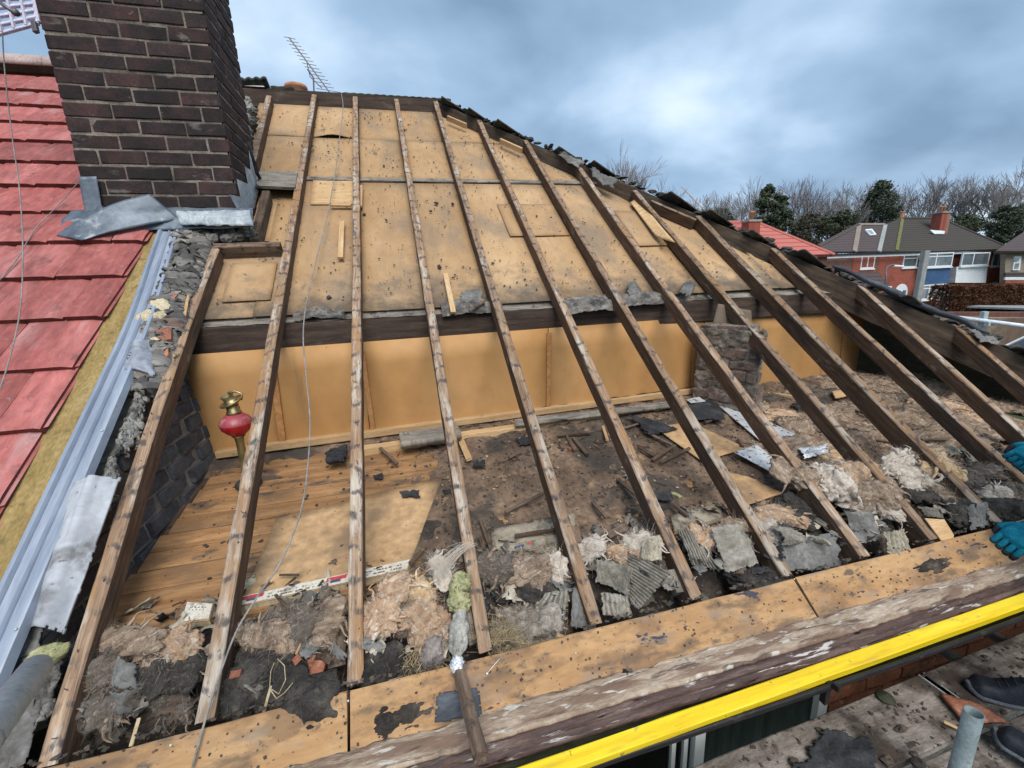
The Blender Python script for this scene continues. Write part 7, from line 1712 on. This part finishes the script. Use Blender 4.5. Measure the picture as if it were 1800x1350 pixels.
for s_ in (-1, 1):
    m.beam(V((cc.x, cc.y, czr)) + cu * 1.16 + cv * (.755 * s_) + V((0, 0, -.48)), V((cc.x, cc.y, czr)) + cu * .44 + cv * (.745 * s_) + V((0, 0, -.0)), .05, .05, cv, 1, .01)
    m.beam(V((cc.x, cc.y, czr)) + cu * -1.76 + cv * (.755 * s_) + V((0, 0, -.46)), V((cc.x, cc.y, czr)) + cu * -1.0 + cv * (.745 * s_) + V((0, 0, .015)), .05, .05, cv, 1, .01)
m.build('pillars', M_CAR, car)
for s_ in (-1, 1):
    for x in (-1.3, 1.3):
        m = MB(); m.lathe([(0, -.1), (.30, -.1), (.32, -.06), (.32, .06), (.30, .1), (0, .1)], V((cc.x, cc.y, czr - 1.25)) + cu * x + cv * (.80 * s_), cv, 24); o = m.build('wheel', M_BLACKP, car, True)
        m = MB(); m.lathe([(0, -.11), (.2, -.11), (.2, .11), (0, .11)], V((cc.x, cc.y, czr - 1.25)) + cu * x + cv * (.80 * s_), cv, 20); m.build('rim', M_CONC, o)

# ------------------------------------------------------------------ trees beyond the houses
M_BARK = surf('bare_branch_bark', ((.20, .18, .178), (.27, .245, .238)), 3, 3, (), .95, None, .15)  # bark and leaf colours lightened to stand in for distance haze
M_EVER = surf('dark_evergreen_leaf', ((.046, .062, .044), (.066, .085, .056), (.095, .112, .076)), 1.2, 4, (), .9, None, .1)
M_IVY = surf('ivy_leaf', ((.052, .068, .040), (.076, .094, .054), (.105, .12, .072)), 1.2, 4, (), .9, None, .1)
M_SCRUB = surf('winter_scrub', ((.055, .05, .036), (.085, .078, .052), (.12, .105, .075)), .8, 4, [((.04, .055, .025), .4, .5, .66, .8)], .95, None)
def bare_tree(seed):
    r = random.Random(seed); tr = MB(); cr_ = MB()
    def seg(mb, p, d, L, r0, r1, n):
        k = 3; pts = [p]; q = p; dd = d
        for i in range(k):
            dd = (dd + V((r.gauss(0, .09), r.gauss(0, .09), r.gauss(.02, .06)))).normalized(); q = q + dd * (L / k); pts.append(q)
        mb.tube(pts, r0, n, False, r1); return q, dd
    def rec(p, d, L, r0, lv):
        q, dd = seg(cr_ if lv else tr, p, d, L, r0, r0 * .62, 5 if lv < 2 else 3)
        if lv >= 6: return
        n = (5, 3, 3, 3, 3, 2)[lv]
        for i in range(n):
            a = r.uniform(0, 6.28); sp = r.uniform(.25, .62) if lv else r.uniform(.25, .5)
            x, b, c = frame(dd)
            nd = (dd + (b * math.cos(a) + c * math.sin(a)) * sp + V((0, 0, .16))).normalized()
            st = p.lerp(q, r.uniform(.55, 1.0)) if i else q
            rec(st, nd, L * r.uniform(.62, .86), max(.016, r0 * .55), lv + 1)
    rec(V((0, 0, 0)), V((0, 0, 1)), 3.2, .26, 0)
    return tr, cr_
protos_b = []
for k in range(3):
    t = thing('bare_tree', 'x', 'tree', (0, 0, 0), 'bare winter trees beyond the houses')
    a, b = bare_tree(k + 2); ht = max(v.z for v in b.v)
    a.build('trunk', M_BARK, t); b.build('crown', M_BARK, t); protos_b.append((t, ht))
bt = [(1045, 268, 62, 'tiny bare twigs tip showing above the upper hip'), (1182, 318, 58, 'bare tree leftmost behind the hip tiles'), (1232, 338, 52, 'low bare tree behind the left slope of the hip'), (1285, 322, 60, 'bare tree left of the ivy clad tree'), (1325, 318, 66, 'bare tree right behind the ivy clad tree on its left'), (1392, 312, 60, 'tall bare tree right of the ivy clad tree'),
      (1440, 335, 56, 'thin bare tree above the red roof hip end'), (1478, 322, 58, 'bare tree between ivy clad tree and conifer'), (1508, 318, 64, 'bare tree just left of the conifer'), (1592, 300, 60, 'tall bare tree just right of the conifer'), (1632, 316, 66, 'bare tree behind the red chimney'), (1672, 310, 58, 'bare tree right of the red chimney'), (1716, 316, 60, 'bare tree above the right end of the dark roof'), (1764, 290, 56, 'tallest bare tree near the right edge'), (1808, 288, 60, 'bare tree cut by the right edge')]
first = [True] * 3
for i, (px, py, d, lb_) in enumerate(bt):
    k = i % 3; t, ht = protos_b[k]
    p = ond(px, 430, d); g = gz(p.x, p.y); topz = ond(px, py, d).z; s_ = (topz - g) / ht
    if first[k]: o = t; first[k] = False
    else:
        o = t.copy(); COL.objects.link(o)
        for c in t.children:
            q_ = c.copy(); COL.objects.link(q_); q_.parent = o
    o.location = (p.x, p.y, g); o.rotation_euler = (0, 0, i * 2.1); o.scale = (s_ * .95, s_ * .95, s_); o['label'] = lb_
def leafy(px, top, bot, wpx, d, mat, label, shape, n=2600, cat='tree', name='evergreen_tree', ls=(.07, .17)):
    n = int(n * 2.2)
    p = ond(px, (top + bot) / 2, d); g = gz(p.x, p.y); k = d / FPX; zt = ond(px, top, d).z; hb = ond(px, bot, d).z; W = wpx * k / 2
    t = thing(name, label, cat, (p.x, p.y, g)); r = random.Random(px); base = V((p.x, p.y, 0)); m = MB(); nl = n
    lob = [(r.uniform(0, 1), r.uniform(0, 6.28), r.uniform(.3, 1)) for _ in range(60)]
    for (v, a, q) in lob:
        prof = (1 - v) ** .8 if shape == 'cone' else math.sin(math.pi * min(1, .12 + .86 * v)) ** .6
        c = base + V((math.cos(a) * W * prof * q * 1.0, math.sin(a) * W * prof * q * 1.0, hb + (zt - hb) * v * .97)); rr2 = W * (.12 + .20 * prof) * r.uniform(.6, 1.2)
        for _ in range(nl // 60):
            dv = V((r.gauss(0, 1), r.gauss(0, 1), r.gauss(0, .8))); dv = dv * rr2 * .52
            x = V((r.gauss(0, 1), r.gauss(0, 1), r.gauss(0, .6))).normalized(); y = x.cross(V((r.gauss(0, 1), r.gauss(0, 1), r.gauss(0, 1)))).normalized(); s_ = r.uniform(*ls)
            m.add([c + dv - x * s_, c + dv + y * s_ * .6, c + dv + x * s_, c + dv - y * s_ * .6], [[0, 1, 2, 3]])
    m.build('crown', mat, t)
    m = MB(); m.tube([V((p.x, p.y, g)), V((p.x, p.y, hb)), V((p.x + .1, p.y, zt - (zt - hb) * .12))], .22, 8, True, .05); m.build('trunk', M_BARK, t)
leafy(1350, 326, 405, 44, 52, M_IVY, 'ivy clad tree with two dark green heads above the red roof', 'e', 5200); leafy(1374, 346, 405, 34, 51, M_IVY, 'shorter ivy clad tree joined to the right of the tall ivy tree', 'e', 3600)
leafy(1546, 318, 410, 96, 54, M_EVER, 'dark pointed conifer above the dark roofs', 'cone', 7500, 'tree', 'conifer_tree')
leafy(1478, 372, 420, 60, 50, M_IVY, 'dark green ivy bush between bare trees left of the conifer', 'e', 2600); leafy(1424, 378, 430, 70, 50, M_SCRUB, 'brown green scrubby tree above the red hip end', 'e', 2600)
leafy(1762, 362, 425, 46, 50, M_EVER, 'dark ivy tree near the right edge beyond the dark roof', 'e', 4200); leafy(1795, 358, 425, 44, 52, M_EVER, 'dark ivy tree cut by the right edge', 'e', 3600); leafy(1690, 380, 420, 60, 55, M_IVY, 'low green tree right of the red chimney', 'e', 3000); leafy(1268, 368, 420, 46, 50, M_IVY, 'low green bush left of the red house chimney', 'e', 2400)
m = MB(); r = random.Random(8)
def scr(r):
    px = r.uniform(1120, 1860); d = r.uniform(56, 70); p = ond(px, 430, d); h = 3.2 + 2.2 * noise.noise(V((px * .02, d * .1, 1)))
    return V((p.x, p.y, gz(p.x, p.y) + h * r.random() ** .8))
leaves(m, 16000, scr, .10, .28, r)
tag(m.build('undergrowth', M_SCRUB), 'tangled winter undergrowth beneath the far trees', 'undergrowth', kind='stuff')
